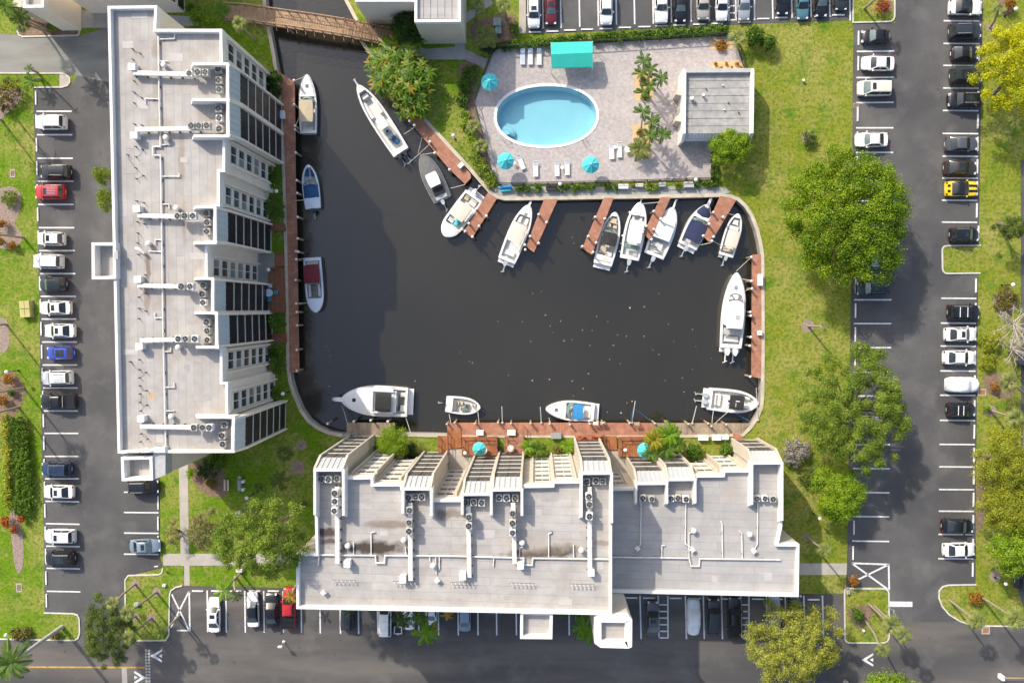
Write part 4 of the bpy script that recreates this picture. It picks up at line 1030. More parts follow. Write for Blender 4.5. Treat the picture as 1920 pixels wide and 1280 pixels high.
# ---- south block, tall western part ---------------------------------------
south = thing('apartment_building', 'tall stained-roof southern apartment block with five screened balcony stacks facing the basin', 'building', (0, 0, 0))
outS = [(556, 1140.5), (555.5, 1037.5), (592.5, 1037.5), (591, 975), (588, 880), (643.5, 879), (645, 894.5), (699, 893.5), (699.5, 907), (753.5, 906.5), (755, 915), (808, 914.5), (811, 936.5), (865, 936), (866.5, 925), (920.5, 924.5), (922.5, 916.5), (978, 916), (980, 910), (1035, 909), (1035.5, 902), (1088.5, 901), (1090, 886), (1147, 885.5), (1147, 1152)]
outline_block(south, outS, WP, WD, 'stucco_cream', 'roof_membrane_south')
for x, y0, y1 in ((590, 975, 879), (643.5, 976, 879), (755.5, 972, 914), (808.5, 977, 914), (866.5, 974, 924), (921, 975, 918), (978.5, 976, 916), (1090, 979, 885.5), (1147, 990, 885.5)):
    fin(south, (x, y0), (x, y1), WD-0.02, WF, slope=0.6)
for a, b_ in (((588, 879), (644, 879)), ((754, 914.5), (809, 914.5)), ((866, 925), (921, 924.5)), ((921.5, 916.5), (979, 916)), ((1089.5, 885.5), (1147.5, 885))):
    stack(south, a, b_, WF-0.1, 15.5, 0.85, (0, 1), 6, 'mansard_pale', 'screen_grey', 'stucco_cream', rib=0.5)
kw = dict(frame='trim_white', h=1.45)
windows(south, (646, 894), (699, 893.5), WP, (0, 1), 0.60, 2.1, fl6, blind=(3, 6, 7), **kw)
windows(south, (700, 907), (753, 906.5), WP, (0, 1), 0.45, 2.1, fl6, blind=(3, 6, 7), **kw)
windows(south, (812, 936.5), (864, 936), WP, (0, 1), 0.35, 2.0, fl6, blind=(3, 6, 7), **kw)
windows(south, (981, 910), (1034, 909), WP, (0, 1), 0.68, 1.7, fl6, blind=(3, 6, 7), **kw)
windows(south, (1036, 902), (1088, 901), WP, (0, 1), 0.45, 1.9, fl6, blind=(3, 6, 7), **kw)
tray_roof(south, [(976, 1146.5), (1036, 1148), (1035, 1197), (975.5, 1196.5)], 16.9, 16.1, 'roof_membrane_south', name='stair_tower')
tray_roof(south, [(1115, 1161), (1122, 1153.5), (1179, 1154.5), (1185, 1161), (1184.5, 1212), (1178, 1214.5), (1126, 1213), (1115, 1205)], 17.4, 16.6, 'roof_membrane_south', th=0.75, name='lift_tower')

# ---- south block, low eastern part ------------------------------------------
low = thing('apartment_building', 'lower eastern apartment block with clean grey roof and stepped south-east corner', 'building', (0, 0, 0))
LD, LP, LF = 9.4, 10.0, 10.9
outE = [(1139, 1110.5), (1139, 915.5), (1192, 915), (1193, 905), (1250, 904.5), (1251, 897.5), (1303, 897), (1305, 890.5), (1355, 890), (1356, 881.5), (1408, 881), (1410, 867), (1466, 866), (1466.5, 985), (1459.5, 1019.5), (1498.5, 1020), (1497, 1118), (1172, 1111)]
outline_block(low, outE, LP, LD, 'stucco_cream', 'roof_membrane_low')
for x, y0, y1 in ((1192.5, 952, 904), (1250.5, 953, 898), (1303.5, 952, 897), (1410, 955, 866), (1466.5, 985, 866)):
    fin(low, (x, y0), (x, y1), LD-0.02, LF, slope=0.6)
for a, b_ in (((1192, 905), (1251, 904.5)), ((1251, 897.5), (1304, 897)), ((1409.5, 866.5), (1467, 866))):
    stack(low, a, b_, LF-0.1, 8.3, 0.95, (0, 1), 3, 'mansard_pale', 'screen_grey', 'stucco_cream', rib=0.5)
fl3 = [0.9+2.75*k for k in range(3)]
windows(low, (1141, 915.5), (1191, 915), LP, (0, 1), 0.35, 2.0, fl3, **kw)
windows(low, (1306, 890.5), (1354, 890), LP, (0, 1), 0.5, 2.0, fl3, blind=(2, 3), **kw)
windows(low, (1357, 881.5), (1407, 881), LP, (0, 1), 0.4, 2.0, fl3, **kw)

rnd = random.Random(11)
for root, z, pts in ((west, WD, [(240, 84), (268, 196), (330, 108), (352, 222), (245, 320), (237, 414), (345, 300), (250, 560), (370, 480), (360, 600), (245, 660), (350, 690), (380, 745), (300, 820), (372, 825), (262, 30)]), (south, WD, [(690, 940), (720, 1000), (840, 1020), (910, 1000), (1010, 960), (1030, 930), (620, 1110), (735, 1120), (850, 1125), (950, 1120), (1060, 1128), (1120, 1100), (600, 985), (1125, 1060)]), (low, LD, [(1170, 1080), (1340, 1085), (1440, 1080), (1385, 930), (1330, 960), (1240, 990), (1170, 990)])):
    for x, y in pts:
        a = G(x, y, z); b = MB(); b.box((a.x, a.y, z+.004), (rnd.uniform(.5, 2.2), rnd.uniform(.4, 1.1), .014), R(rnd.uniform(-2, 2))); b.build('roof_patch', rnd.choice(('roof_patch_dark', 'roof_patch_pale')), root)
# ---- neighbours cut by the top edge --------------------------------------------
nw = thing('apartment_building', 'beige building at the top left corner with a low white-rimmed stair tower', 'building', (0, 0, 0))
b = MB(); b.prism(ccw(P([(173, 26), (346, 24), (346, -260), (173, -260)], 0)), 0, 17); b.build('wall', 'stucco_beige', nw)
tray_roof(nw, [(43, 14.5), (81.5, 14), (81.5, -60), (43, -60)], 8.5, 7.8, 'roof_membrane_low', wallm='stucco_beige', name='stair_tower')
b = MB(); b.prism(ccw(P([(24, 13), (41, 14), (41, -40), (24, -40)], 7.0)), 0, 7.0); b.build('entry_roof', 'stucco_cream', nw)
b = MB(); b.prism(ccw(P([(149, 53), (206, 53), (206, 26), (149, 26)], 0)), 0.0, 0.12); b.build('plinth', 'concrete_grey', nw)
o, u, n, L = frame_of((346.5, 24), (346.5, -40), 0, (1, 0)); M = fmat(o, u, n)
for k in range(5):
    b = MB(); b.box((L/2, 0.03, 1.5+2.7*k), (L-0.4, 0.06, 2.2)); put('balcony_screen', b, 'screen_dark', nw, M)
    b = MB(); b.box((L/2, 0.12, 2.85+2.7*k), (L, 0.3, 0.22)); put('balcony_slab', b, 'trim_white', nw, M)
nn_ = thing('apartment_building', 'pale building at the top edge with a flat seamed roof over its stair tower', 'building', (0, 0, 0))
b = MB(); b.prism(ccw(P([(666, 3), (779, 3), (779, -200), (666, -200)], 8.0)), 0, 7.6); b.build('wall', 'stucco_beige', nn_)
b = MB(); strip(b, ccw(P([(666, 3), (779, 3), (779, -200), (666, -200)], 8.0)), 0.3, 0.03, 7.5, 8.0, closed=True); b.build('parapet', 'parapet_white', nn_)
b = MB(); b.prism(ccw(P([(667, 2), (778, 2), (778, -200), (667, -200)], 8.0)), 7.55, 7.62); b.build('roof', 'roof_membrane_low', nn_)
tray_roof(nn_, [(777.5, 41.5), (863.5, 40.5), (863.5, -120), (777.5, -120)], 8.4, 7.9, 'roof_membrane_low', wallm='stucco_cream', name='stair_tower')
a0, a1 = G(781, 38, 8), G(861, 38, 8)
for k in range(6):
    b = MB(); x0 = a0.x+(a1.x-a0.x)*k/6; b.box(((x0+(a1.x-a0.x)/12), a0.y+5.4, 7.93), ((a1.x-a0.x)/6-0.07, 10.4, 0.07)); b.build('roof_strip', 'roof_membrane_low', nn_)
b = MB(); b.prism(ccw(P([(861, 60), (869, 60), (869, -120), (861, -120)], 3)), 0, 5.2); b.build('stair_screen', 'metal_grey', nn_)
for k in range(7):
    a = G(856, 70, 0); b = MB(); b.box((a.x+0.45, a.y+1.55-k*0.28, 2.6-0.34*k), (1.5, 0.26, 0.06)); b.build('stair_tread', 'unit_grey', nn_)
# pool house
ph = thing('pool_house', 'small white pool house with a flat grey planked roof beside the pool deck', 'pool house', (0, 0, 0))
Wp = P([(1284, 134), (1407, 131), (1407, 251), (1284, 250)], 3.8)
b = MB(); b.prism(ccw(Wp), 0, 3.2); b.build('wall', 'stucco_beige', ph)
y0, y1 = G(1290, 137, 3.6).y, G(1290, 250, 3.6).y; x0, x1 = G(1285, 200, 3.6).x, G(1406, 200, 3.6).x
brickmat('roof_plank', (0.33, 0.32, 0.30), (0.29, 0.28, 0.265), (0.3, 0.29, 0.28), 40, 40, grain=0.34, gscale=1.4, dirt=(0.45, 0.44, 0.42), dscale=0.9, nfac=0.6)
for k in range(8):
    h0 = y0+(y1-y0)*k/8; b = MB(); b.box(((x0+x1)/2, h0+(y1-y0)/16, 3.28+0.012*(k % 3)), (x1-x0-0.1, abs(y1-y0)/8-0.05, 0.14)); b.build('roof_plank', 'roof_plank', ph)
b = MB(); b.box(((x0+x1)/2, y0+0.20, 3.55), (x1-x0+0.2, 0.5, 0.7)); b.build('parapet', 'unit_grey', ph)
for x, ex in ((x0-0.16, 0.34), (x1+0.2, 0.42)):
    b = MB(); prof = [(y0+0.5, 0), (y0+0.5, 3.6), (y0+0.1, 4.0), (y1-0.1, 3.9), (y1-0.85, 2.7), (y1-0.85, 0)]
    b.loft([[(x-ex/2, y, z) for y, z in prof], [(x+ex/2, y, z) for y, z in prof]]); b.build('side_wall', 'parapet_white', ph)
b = MB(); b.add([(x0, y1, 3.38), (x1, y1, 3.38), (x1, y1-0.8, 2.55), (x0, y1-0.8, 2.55)], [(3, 2, 1, 0)])
for k in range(1, 20):
    x = x0+(x1-x0)*k/20; b.loft([[(x-.03, y1, 3.39), (x+.03, y1, 3.39), (x, y1, 3.46)], [(x-.03, y1-.8, 2.56), (x+.03, y1-.8, 2.56), (x, y1-.8, 2.63)]])
b.build('eave', 'mansard_pale', ph)
for yy in (173, 222):
    a = G(1272, yy, 2.4); b = MB(); b.prism(ccw([(x0-0.1, a.y+0.75), (x0-0.9, a.y+0.25), (x0-1.05, a.y-0.35), (x0-0.1, a.y-0.55)]), 0, 2.7); b.build('entry_screen', 'stucco_cream', ph)
def dome(root_label, px, py, z, r=0.34, name='roof_vent', mt='pipe_white'):
    a = G(px, py, z+0.5); o = thing(name, root_label, 'roof vent', (a.x, a.y, z))
    b = MB(); b.cyl((0, 0, 0), r*0.65, 0.5, 12); b.build('stack', mt, o)
    b = MB(); b.sphere((0, 0, 0.55), r, 12, 6, sz=0.75); b.build('cowl', mt, o, 60)
    return o
dome('white domed vent on the pool house roof, west end', 1298, 185, 3.35, 0.3)
a = G(1318, 179, 3.6); o = thing('roof_vent', 'small pale stub vent right of the domed one on the pool house roof', 'roof vent', (a.x, a.y, 3.35)); b = MB(); b.cyl((0, 0, 0), 0.13, 0.55, 8); b.build('pipe', 'pipe_white', o); b = MB(); b.cyl((0, 0, .52), 0.2, 0.12, 8); b.build('cap', 'pipe_white', o)
for px, py, l in ((1355, 160, 'small white pipe stub near the north edge of the pool house roof'), (1366, 193, 'pipe stub east of centre on the pool house roof'), (1358, 206, 'white flashed outlet at the middle of the pool house roof'), (1324, 167, 'dark pipe stub on the pool house roof'), (1385, 211, 'dark pipe stub at the east side of the pool house roof')):
    a = G(px, py, 3.5); o = thing('roof_vent', l, 'roof vent', (a.x, a.y, 3.35)); b = MB(); b.cyl((0, 0, 0), 0.09, 0.3, 8); b.build('pipe', 'pipe_white' if 'white' in l else 'pipe_dark', o)

# ================================================================== ROOF EQUIPMENT
def ac_parts(cm):
    b = MB(); b.box((0, 0, 0.46), (0.74, 0.74, 0.78)); 
    for k in range(5):
        for s in (-1, 1): b.box((s*0.375, 0, 0.2+0.12*k), (0.02, 0.6, 0.03)); b.box((0, s*0.375, 0.2+0.12*k), (0.6, 0.02, 0.03))
    for x in (-.3, .3):
        for y in (-.3, .3): b.box((x, y, 0.035), (0.08, 0.08, 0.07))
    cas = b.mesh('casing', cm)
    b = MB(); b.cyl((0, 0, 0.84), 0.335, 0.02, 18, 'fan_black'); well = b.mesh('fan_well')
    b = MB()
    for k in range(4):
        a = k*math.pi/2; ca, sa = math.cos(a), math.sin(a)
        b.add([(ca*0.05, sa*0.05, .87), (ca*.25-sa*.05, sa*.25+ca*.05, .88), (ca*.25+sa*.05, sa*.25-ca*.05, .868)], [(0, 1, 2)])
    b.cyl((0, 0, .862), 0.075, 0.03, 8); fan = b.mesh('fan', 'metal_grey')
    b = MB()
    for r in (0.335,): 
        ring_ = [(r*math.cos(k*math.pi/9), r*math.sin(k*math.pi/9), 0.895) for k in range(19)]; b.tube(ring_, 0.010, 4, cap=False)
    for k in range(4): a = k*math.pi/4; b.tube([(-.33*math.cos(a), -.33*math.sin(a), .895), (.33*math.cos(a), .33*math.sin(a), .895)], 0.006, 3)
    grd = b.mesh('fan_guard', 'metal_grey')
    return cas, well, fan, grd
ACM = {c: ac_parts(c) for c in ('unit_beige', 'unit_grey', 'plastic_white')}
def ac(px, py, z, label, group, i):
    c = ('unit_beige', 'plastic_white', 'unit_grey')[(i*7+int(px)) % 3]; a = G(px, py, z+0.7)
    o = thing('air_conditioner', label, 'air conditioner', (a.x, a.y, z), R((i*37) % 9-4), group)
    s = 0.92+0.12*((i*13) % 5)/5; o.scale = (s*0.95, s, s)
    for n, m in zip(('casing', 'fan_well', 'fan', 'fan_guard'), ACM[c]): part(n, m, o, rot=(0, 0, i*0.6) if n == 'fan' else None)
    return o
wac = [('at the east end of the northernmost tray', [(355, 138), (371, 136), (385, 136)]), ('behind the northernmost mansard', [(410, 130), (410, 151), (411, 168)]),
       ('behind the second mansard from the north', [(410, 204), (411, 222), (412, 242)]), ('at the east end of the second tray from the north', [(359, 236), (373, 236), (388, 236)]),
       ('at the east end of the third tray from the north', [(333, 405), (347, 405), (362, 405)]), ('behind the third mansard from the north', [(387, 400), (389, 417), (388, 434)]),
       ('at the east end of the fourth tray from the north', [(341, 537), (357, 537)]), ('behind the fourth mansard from the north', [(381, 535), (380, 551), (381, 567)]),
       ('behind the fifth mansard from the north', [(388, 604), (389, 620), (389, 637)]), ('at the east end of the fifth tray from the north', [(335, 635), (348, 635), (366, 635)]),
       ('at the east end of the southernmost tray', [(364, 801), (380, 801), (393, 801)]), ('behind the southernmost mansard', [(421, 796), (417, 816), (418, 832)])]
NS, EW = ('northern', 'middle', 'southern'), ('western', 'middle', 'eastern')
i = 0
for where, ps in wac:
    for k, p in enumerate(ps):
        nm = (EW if 'tray' in where else NS)[k if len(ps) == 3 else k*2]
        ac(p[0], p[1], WD+(.82 if 'tray' in where else 0), '%s air conditioner %s, west block' % (nm, where), 'air conditioners on the west block roof', i); i += 1
sac = [('behind the westernmost mansard', EW, [(603, 897), (616, 898), (632, 897)], WD), ('running south behind the westernmost mansard', NS, [(628, 924), (628, 939), (627, 957)], WD),
       ('behind the second mansard from the west', EW, [(766, 932), (779, 931), (791, 931)], WD), ('down the second roof tray from the west', NS, [(768, 956), (767, 979), (767, 995)], WD),
       ('behind the third mansard from the west', EW, [(873, 941), (888, 941), (903, 942)], WD), ('on the third roof tray from the west', ('northern', 'southern'), [(879, 969), (879, 985)], WD),
       ('behind the fourth mansard from the west', EW, [(936, 933), (950, 933), (966, 933)], WD), ('down the fourth roof tray from the west', NS, [(961, 962), (961, 980), (961, 998)], WD),
       ('behind the fifth mansard from the west', EW, [(1100, 903), (1117, 901), (1130, 902)], WD), ('down the fifth roof tray from the west', NS, [(1104, 930), (1105, 945), (1105, 967)], WD)]
for where, nm, ps, z in sac:
    for k, p in enumerate(ps): ac(p[0], p[1], z+(.82 if 'down' in where or 'on the' in where or 'running' in where else 0), '%s air conditioner %s, tall south block' % (nm[k], where), 'air conditioners on the south block roof', i); i += 1
lac = [('behind the western mansard', ('western', 'eastern'), [(1205, 933), (1222, 935)]), ('behind the middle mansard', EW, [(1258, 934), (1271, 933), (1286, 935)]), ('behind the eastern mansard', EW, [(1419, 934), (1434, 934), (1449, 935)])]
for where, nm, ps in lac:
    for k, p in enumerate(ps): ac(p[0], p[1], LD, '%s air conditioner %s, low block' % (nm[k], where), 'air conditioners on the low block roof', i); i += 1
def traybox(x0, y0, x1, y1, z, label, box=None, w=0.5):
    a, b_ = G(x0, y0, z+0.7), G(x1, y1, z+0.7); d = b_-a; L = d.length; rz = math.atan2(d.y, d.x)
    o = thing('duct_tray', label, 'roof duct', (a.x, a.y, z), rz, 'raised white ducts on the roofs')
    k = max(2, int(L/1.1))
    for j in range(k):
        b = MB(); b.box((L*(j+0.5)/k, 0, 0.68+0.01*(j % 2)), (L/k-0.015, w, 0.22)); b.box((L*(j+0.5)/k, 0, 0.80), (L/k-0.06, w*0.8, 0.03)); b.build('duct_section', 'pipe_white', o)
    for j in range(k+1):
        for s in (-1, 1):
            b = MB(); b.cyl((L*j/k, s*w*0.45, 0), 0.035, 0.6, 6, 'pipe_dark'); b.cyl((L*j/k, s*w*0.45, 0), 0.14, 0.05, 8, 'pipe_dark'); b.build('leg', None, o)
    if box:
        q = G(box[0], box[1], z+0.6); rel = Matrix.Rotation(-rz, 4, 'Z') @ Vector((q.x-a.x, q.y-a.y, 0))
        b = MB(); b.box((rel.x, rel.y, 0.5), (0.72, 0.66, 1.0)); b.box((rel.x, rel.y, 1.02), (0.8, 0.74, 0.05)); b.build('riser_box', 'parapet_white', o)
for (x0, y0, x1, y1, bx, o_) in ((250, 137, 360, 140, (250, 127), 'northernmost'), (254, 243, 372, 241, (254, 255), 'second'), (258, 404, 332, 406, (259, 392), 'third'), (258, 535, 345, 537, (261, 524), 'fourth'), (263, 638, 340, 636, (264, 649), 'fifth'), (263, 799, 362, 801, (267, 784), 'southernmost')):
    traybox(x0, y0, x1, y1, WD, 'raised white duct across the west block roof, %s' % (o_ if 'most' in o_ else o_+' from the north'), bx)
for (x0, y0, x1, y1, bx, o_) in ((632, 912, 633, 1056, (652, 1055), 'westernmost'), (769, 942, 770, 1088, (756, 1084), 'second'), (878, 948, 880, 1082, (868, 1078), 'third'), (962, 942, 965, 1056, (976, 1058), 'fourth'), (1105, 912, 1106, 1070, (1108, 1071), 'easternmost')):
    traybox(x0, y0, x1, y1, WD, 'raised white duct down the tall south block roof, %s' % (o_ if 'most' in o_ else o_+' from the west'), bx)
def pipe(pts, z, label, r=0.10, dark=6, mt='pipe_white', zoff=0.22, down=True):
    W = [G(x, y, z+zoff) for x, y in pts]; o = thing('roof_pipe', label, 'roof pipe', (W[0].x, W[0].y, z))
    V = [w_-Vector((W[0].x, W[0].y, z)) for w_ in W]
    b = MB()
    for p, q in zip(V[:-1], V[1:]): b.tube([p, q], r, 7)
    for p in V: b.sphere(p, r*1.15, 7, 4)
    b.build('pipe', mt, o, 50)
    tot = sum((q-p).length for p, q in zip(V[:-1], V[1:])); nx = 0.6
    for p, q in zip(V[:-1], V[1:]):
        L = (q-p).length; t = nx
        while t < L:
            c = p.lerp(q, t/L); b = MB(); b.box((c.x, c.y, 0.06), (0.24, 0.24, 0.12)); b.build('support', 'pipe_dark', o); t += 2.4
        nx = max(0.3, t-L)
pipe([(297, 70), (298, 150), (301, 275), (287, 275.5), (287, 291), (301, 292), (302, 330), (304, 470), (306, 620), (308, 700), (311, 840)], WD, 'long white drain pipe down the middle of the west block roof')
for j, pts in enumerate([[(297, 74), (327, 73), (328, 62)], [(298, 115), (314, 115)], [(298, 186), (272, 185), (273, 194)], [(300, 272), (318, 271)], [(302, 331), (336, 331), (336, 326)], [(303, 383), (317, 383), (317, 390)], [(304, 450), (291, 449), (291, 457)], [(304, 472), (279, 471)], [(306, 596), (290, 596), (290, 586)], [(307, 659), (320, 659), (320, 652)], [(308, 726), (327, 726), (326, 717)], [(309, 770), (326, 770)], [(310, 839), (290, 838)]]):
    pipe(pts, WD, 'short white branch pipe off the west roof drain line, %s from the north' % ORD[j], 0.07, zoff=0.16)
pipe([(597, 1058), (598, 1040), (704, 1041), (705, 1055), (721, 1055), (722, 1041), (850, 1042), (960, 1045), (982, 1046), (983, 1059), (998, 1059), (999, 1046), (1144, 1048), (1144, 1068)], WD, 'long white drain pipe with two jogs across the tall south block roof')
for j, pts in enumerate([[(663, 1040), (663, 1017)], [(696, 1040), (696, 998), (702, 997)], [(762, 1041), (760, 1026)], [(806, 1042), (806, 1051)], [(817, 1042), (818, 1075)], [(824, 1043), (824, 1066)], [(926, 1044), (925, 1060)], [(974, 1045), (975, 1026), (980, 1025)], [(1029, 1046), (1029, 1000), (1034, 998)], [(1076, 1047), (1075, 1021)]]):
    pipe(pts, WD, 'short white branch pipe on the tall south block roof, %s from the west' % ORD[j], 0.07, zoff=0.16)
pipe([(1143, 1044), (1292, 1046), (1296, 1061), (1311, 1061), (1312, 1047), (1462, 1049)], LD, 'white drain pipe with one jog across the low block roof')
for j, pts in enumerate([[(1202, 940), (1201, 1020), (1196, 1027)], [(1241, 1044), (1241, 1022), (1246, 1022)], [(1286, 942), (1285, 1019), (1299, 1028)], [(1292, 1045), (1292, 999), (1299, 997)], [(1355, 1046), (1354, 982), (1352, 977)], [(1392, 1047), (1391, 1000), (1386, 995)], [(1421, 942), (1420, 1020), (1413, 1031)]]):
    pipe(pts, LD, 'white branch pipe on the low block roof, %s from the west' % ORD[j], 0.08, zoff=0.16)
for px, py, z, l in ((307, 122, WD, 'northernmost domed vent of the west block roof'), (311, 258, WD, 'domed vent by the second duct of the west block roof'), (331, 390, WD, 'domed vent above the third duct of the west block roof'), (278, 457, WD, 'domed vent beside the lift tower of the west block'), (334, 651, WD, 'domed vent below the fifth duct of the west block roof'), (321, 781, WD, 'southernmost domed vent of the west block roof'),
                     (652, 1023, WD, 'domed vent in the black stain of the south block roof'), (757, 1012, WD, 'domed vent west of the second duct of the south block'), (812, 1060, WD, 'domed vent between the second and third ducts of the south block'), (979, 1017, WD, 'domed vent east of the fourth duct of the south block'), (1090, 1031, WD, 'domed vent beside the fifth duct of the south block'),
                     (1301, 995, LD, 'domed vent near the middle of the low block roof'), (1406, 1002, LD, 'domed vent near the east end of the low block roof')):
    dome(l, px, py, z)
for px, py, z, l in ((820, 1088, WD, 'white cone vent south of the drain line on the tall south block'), (607, 1111, WD, 'small vent in the south-west corner of the tall south block'), (1299, 1031, LD, 'square hood at the jog of the low block drain'), (1414, 1033, LD, 'square hood by the east pipe of the low block'), (1195, 1028, LD, 'square hood in the shaded part of the low block roof')):
    a = G(px, py, z+0.4); o = thing('roof_hood', l, 'roof vent', (a.x, a.y, z), R(40)); b = MB(); b.box((0, 0, 0.25), (0.42, 0.42, 0.5)); b.build('base', 'pipe_white', o); b = MB(); b.box((0, 0, 0.55), (0.56, 0.56, 0.12), taper=0.5); b.build('cap', 'pipe_white', o)
# rows of goosenecks and little vent stubs
def goose(px, py, k, label, sp=8.0):
    a = G(px, py, WD+0.4); o = thing('pipe_manifold', label, 'roof pipe', (a.x, a.y, WD), R(-1)); d = sp*0.058
    b = MB(); b.tube([(-d*k/2, 0.22, 0.45), (d*k/2, 0.22, 0.45)], 0.03, 5); b.build('header', 'pipe_dark', o)
    for s in range(k):
        x = (s-(k-1)/2)*d; b = MB(); b.tube([(x-0.1, 0.2, 0.45), (x-0.05, 0, 0.5), (x+0.05, -0.2, 0.42), (x+0.12, -0.42, 0.02)], 0.035, 5); b.cyl((x+0.12, -0.42, 0), 0.10, 0.04, 8); b.build('gooseneck', 'pipe_white', o)
for px, py, k, l in ((645, 1090, 6, 'first'), (760, 1093, 6, 'second'), (867, 1095, 6, 'third'), (980, 1096, 6, 'fourth'), (1092, 1098, 6, 'fifth')): goose(px, py, k, 'row of small gooseneck pipes on the south roof, %s from the west' % l)
stubs = [(248, 92), (262, 100), (249, 112), (251, 152), (251, 173), (265, 183), (251, 193), (252, 233), (266, 235), (254, 275), (267, 281), (254, 294), (239, 290), (254, 315), (255, 335), (268, 329), (256, 377), (269, 380), (257, 416), (270, 420), (258, 437), (258, 456), (259, 477), (272, 515), (260, 557), (273, 550), (260, 578), (273, 583), (260, 597), (261, 674), (244, 678), (261, 693), (273, 698), (261, 708), (262, 723), (274, 732), (262, 738), (262, 754), (275, 759), (263, 770), (264, 813), (276, 823), (263, 828)]
SM = MB(); SM.cyl((0, 0, 0), 0.09, 0.04, 8, 'pipe_dark'); SM.cyl((0, 0, 0.04), 0.045, 0.4, 6, 'pipe_dark'); SM.sphere((0, 0, 0.42), 0.065, 6, 4, 'pipe_dark'); SM = SM.mesh('vent_stub')
for j, (x, y) in enumerate(stubs):
    a = G(x, y, WD+0.2); col = x-250-(y-92)*.0185 < 6; tag(part('vent_stub', SM, None, (a.x, a.y, WD)), 'dark vent stub, %s from the north in the %s row of the west roof' % (ORD[[q for q in range(len(stubs)) if (stubs[q][0]-250-(stubs[q][1]-92)*.0185 < 6) == col].index(j)], 'outer' if col else 'inner'), 'vent stub', 'vent stubs of the west block roof')
rnd = random.Random(3)
for j in range(0, len(stubs)-2, 2):
    p, q = G(*stubs[j], WD+0.05), G(*stubs[j+1], WD+0.05)
    if (p-q).length > 2.2: continue
    m_ = p.lerp(q, 0.5)+Vector((rnd.uniform(-.3, .3), rnd.uniform(-.3, .3), 0)); b = MB(); b.tube([p-p, m_-p, q-p], 0.014, 4)
    tag(b.build('roof_cable', 'pipe_dark', loc=(p.x, p.y, WD+0.05)), 'dark loose cable between vent stubs on the west roof, %s from the north' % ORD[j//2], 'cable', 'loose cables of the west block roof')
b = MB(); b.tube([(0, 0, 0.5), (0.5, -0.15, 0.75), (1.0, -0.6, 0.6)], 0.16, 8); a = G(253, 465, WD+0.6); tag(b.build('elbow_pipe', 'pipe_white', loc=(a.x, a.y, WD-0.1)), 'fat white elbow pipe beside the lift tower on the west block roof', 'roof pipe')

# ================================================================== VEHICLES
# each style: L, W, H, belt height, cabin x: base front, roof front, roof rear, base rear ; hood/boot heights along the length
STY = {
 'sedan':  dict(L=4.80, W=1.84, H=1.45, belt=0.93, cab=(1.12, 0.42, -0.85, -1.70), top=[(-1, .60, .70), (-.955, .86, .88), (-.72, .93, .92), (-.35, .95, .93), (.25, .95, .92), (.50, .94, .88), (.80, .88, .76), (.95, .74, .64), (1, .55, .52)]),
 'suv':    dict(L=4.70, W=1.90, H=1.72, belt=1.06, cab=(1.15, 0.58, -1.80, -2.16), top=[(-1, .72, .80), (-.965, .90, 1.0), (-.75, .95, 1.05), (-.35, .96, 1.06), (.25, .96, 1.05), (.52, .95, 1.01), (.82, .90, .90), (.955, .78, .76), (1, .58, .58)]),
 'hatch':  dict(L=4.30, W=1.80, H=1.52, belt=0.97, cab=(1.02, 0.40, -1.45, -1.95), top=[(-1, .66, .74), (-.95, .88, .94), (-.70, .94, .97), (-.35, .95, .97), (.25, .95, .95), (.50, .93, .90), (.80, .86, .76), (.95, .70, .62), (1, .52, .52)]),
 'coupe':  dict(L=4.80, W=1.92, H=1.37, belt=0.93, cab=(0.86, 0.10, -0.90, -1.62), top=[(-1, .66, .80), (-.96, .88, .95), (-.72, .95, .97), (-.45, .96, .94), (.0, .90, .92), (.35, .95, .92), (.80, .92, .82), (.95, .82, .70), (1, .64, .56)]),
 'beetle': dict(L=4.10, W=1.74, H=1.50, belt=0.90, cab=(0.92, 0.22, -0.78, -1.62), top=[(-1, .40, .50), (-.93, .70, .76), (-.72, .92, .90), (-.40, .96, .92), (.0, .90, .90), (.40, .95, .88), (.72, .90, .80), (.93, .66, .64), (1, .36, .45)]),
 'pickup': dict(L=5.60, W=1.98, H=1.85, belt=1.12, cab=(1.28, 0.72, -0.62, -0.92), top=[(-1, .88, .98), (-.98, .93, 1.08), (-.70, .95, 1.10), (-.30, .95, 1.10), (.20, .96, 1.10), (.50, .95, 1.08), (.82, .92, 1.0), (.96, .84, .84), (1, .66, .62)]),
 'van':    dict(L=4.95, W=1.94, H=1.78, belt=1.06, cab=(1.70, 0.85, -2.05, -2.36), top=[(-1, .78, .90), (-.97, .92, 1.02), (-.70, .96, 1.06), (-.35, .96, 1.06), (.30, .96, 1.05), (.62, .94, 1.0), (.85, .88, .86), (.96, .74, .72), (1, .56, .56)]),
 'box':    dict(L=4.55, W=1.90, H=1.84, belt=1.12, cab=(0.98, 0.72, -1.90, -2.10), top=[(-1, .88, .98), (-.98, .93, 1.10), (-.70, .95, 1.12), (-.30, .95, 1.12), (.20, .95, 1.12), (.50, .93, 1.09), (.86, .88, 1.02), (.97, .84, .90), (1, .70, .66)]),
}
CARM = {}
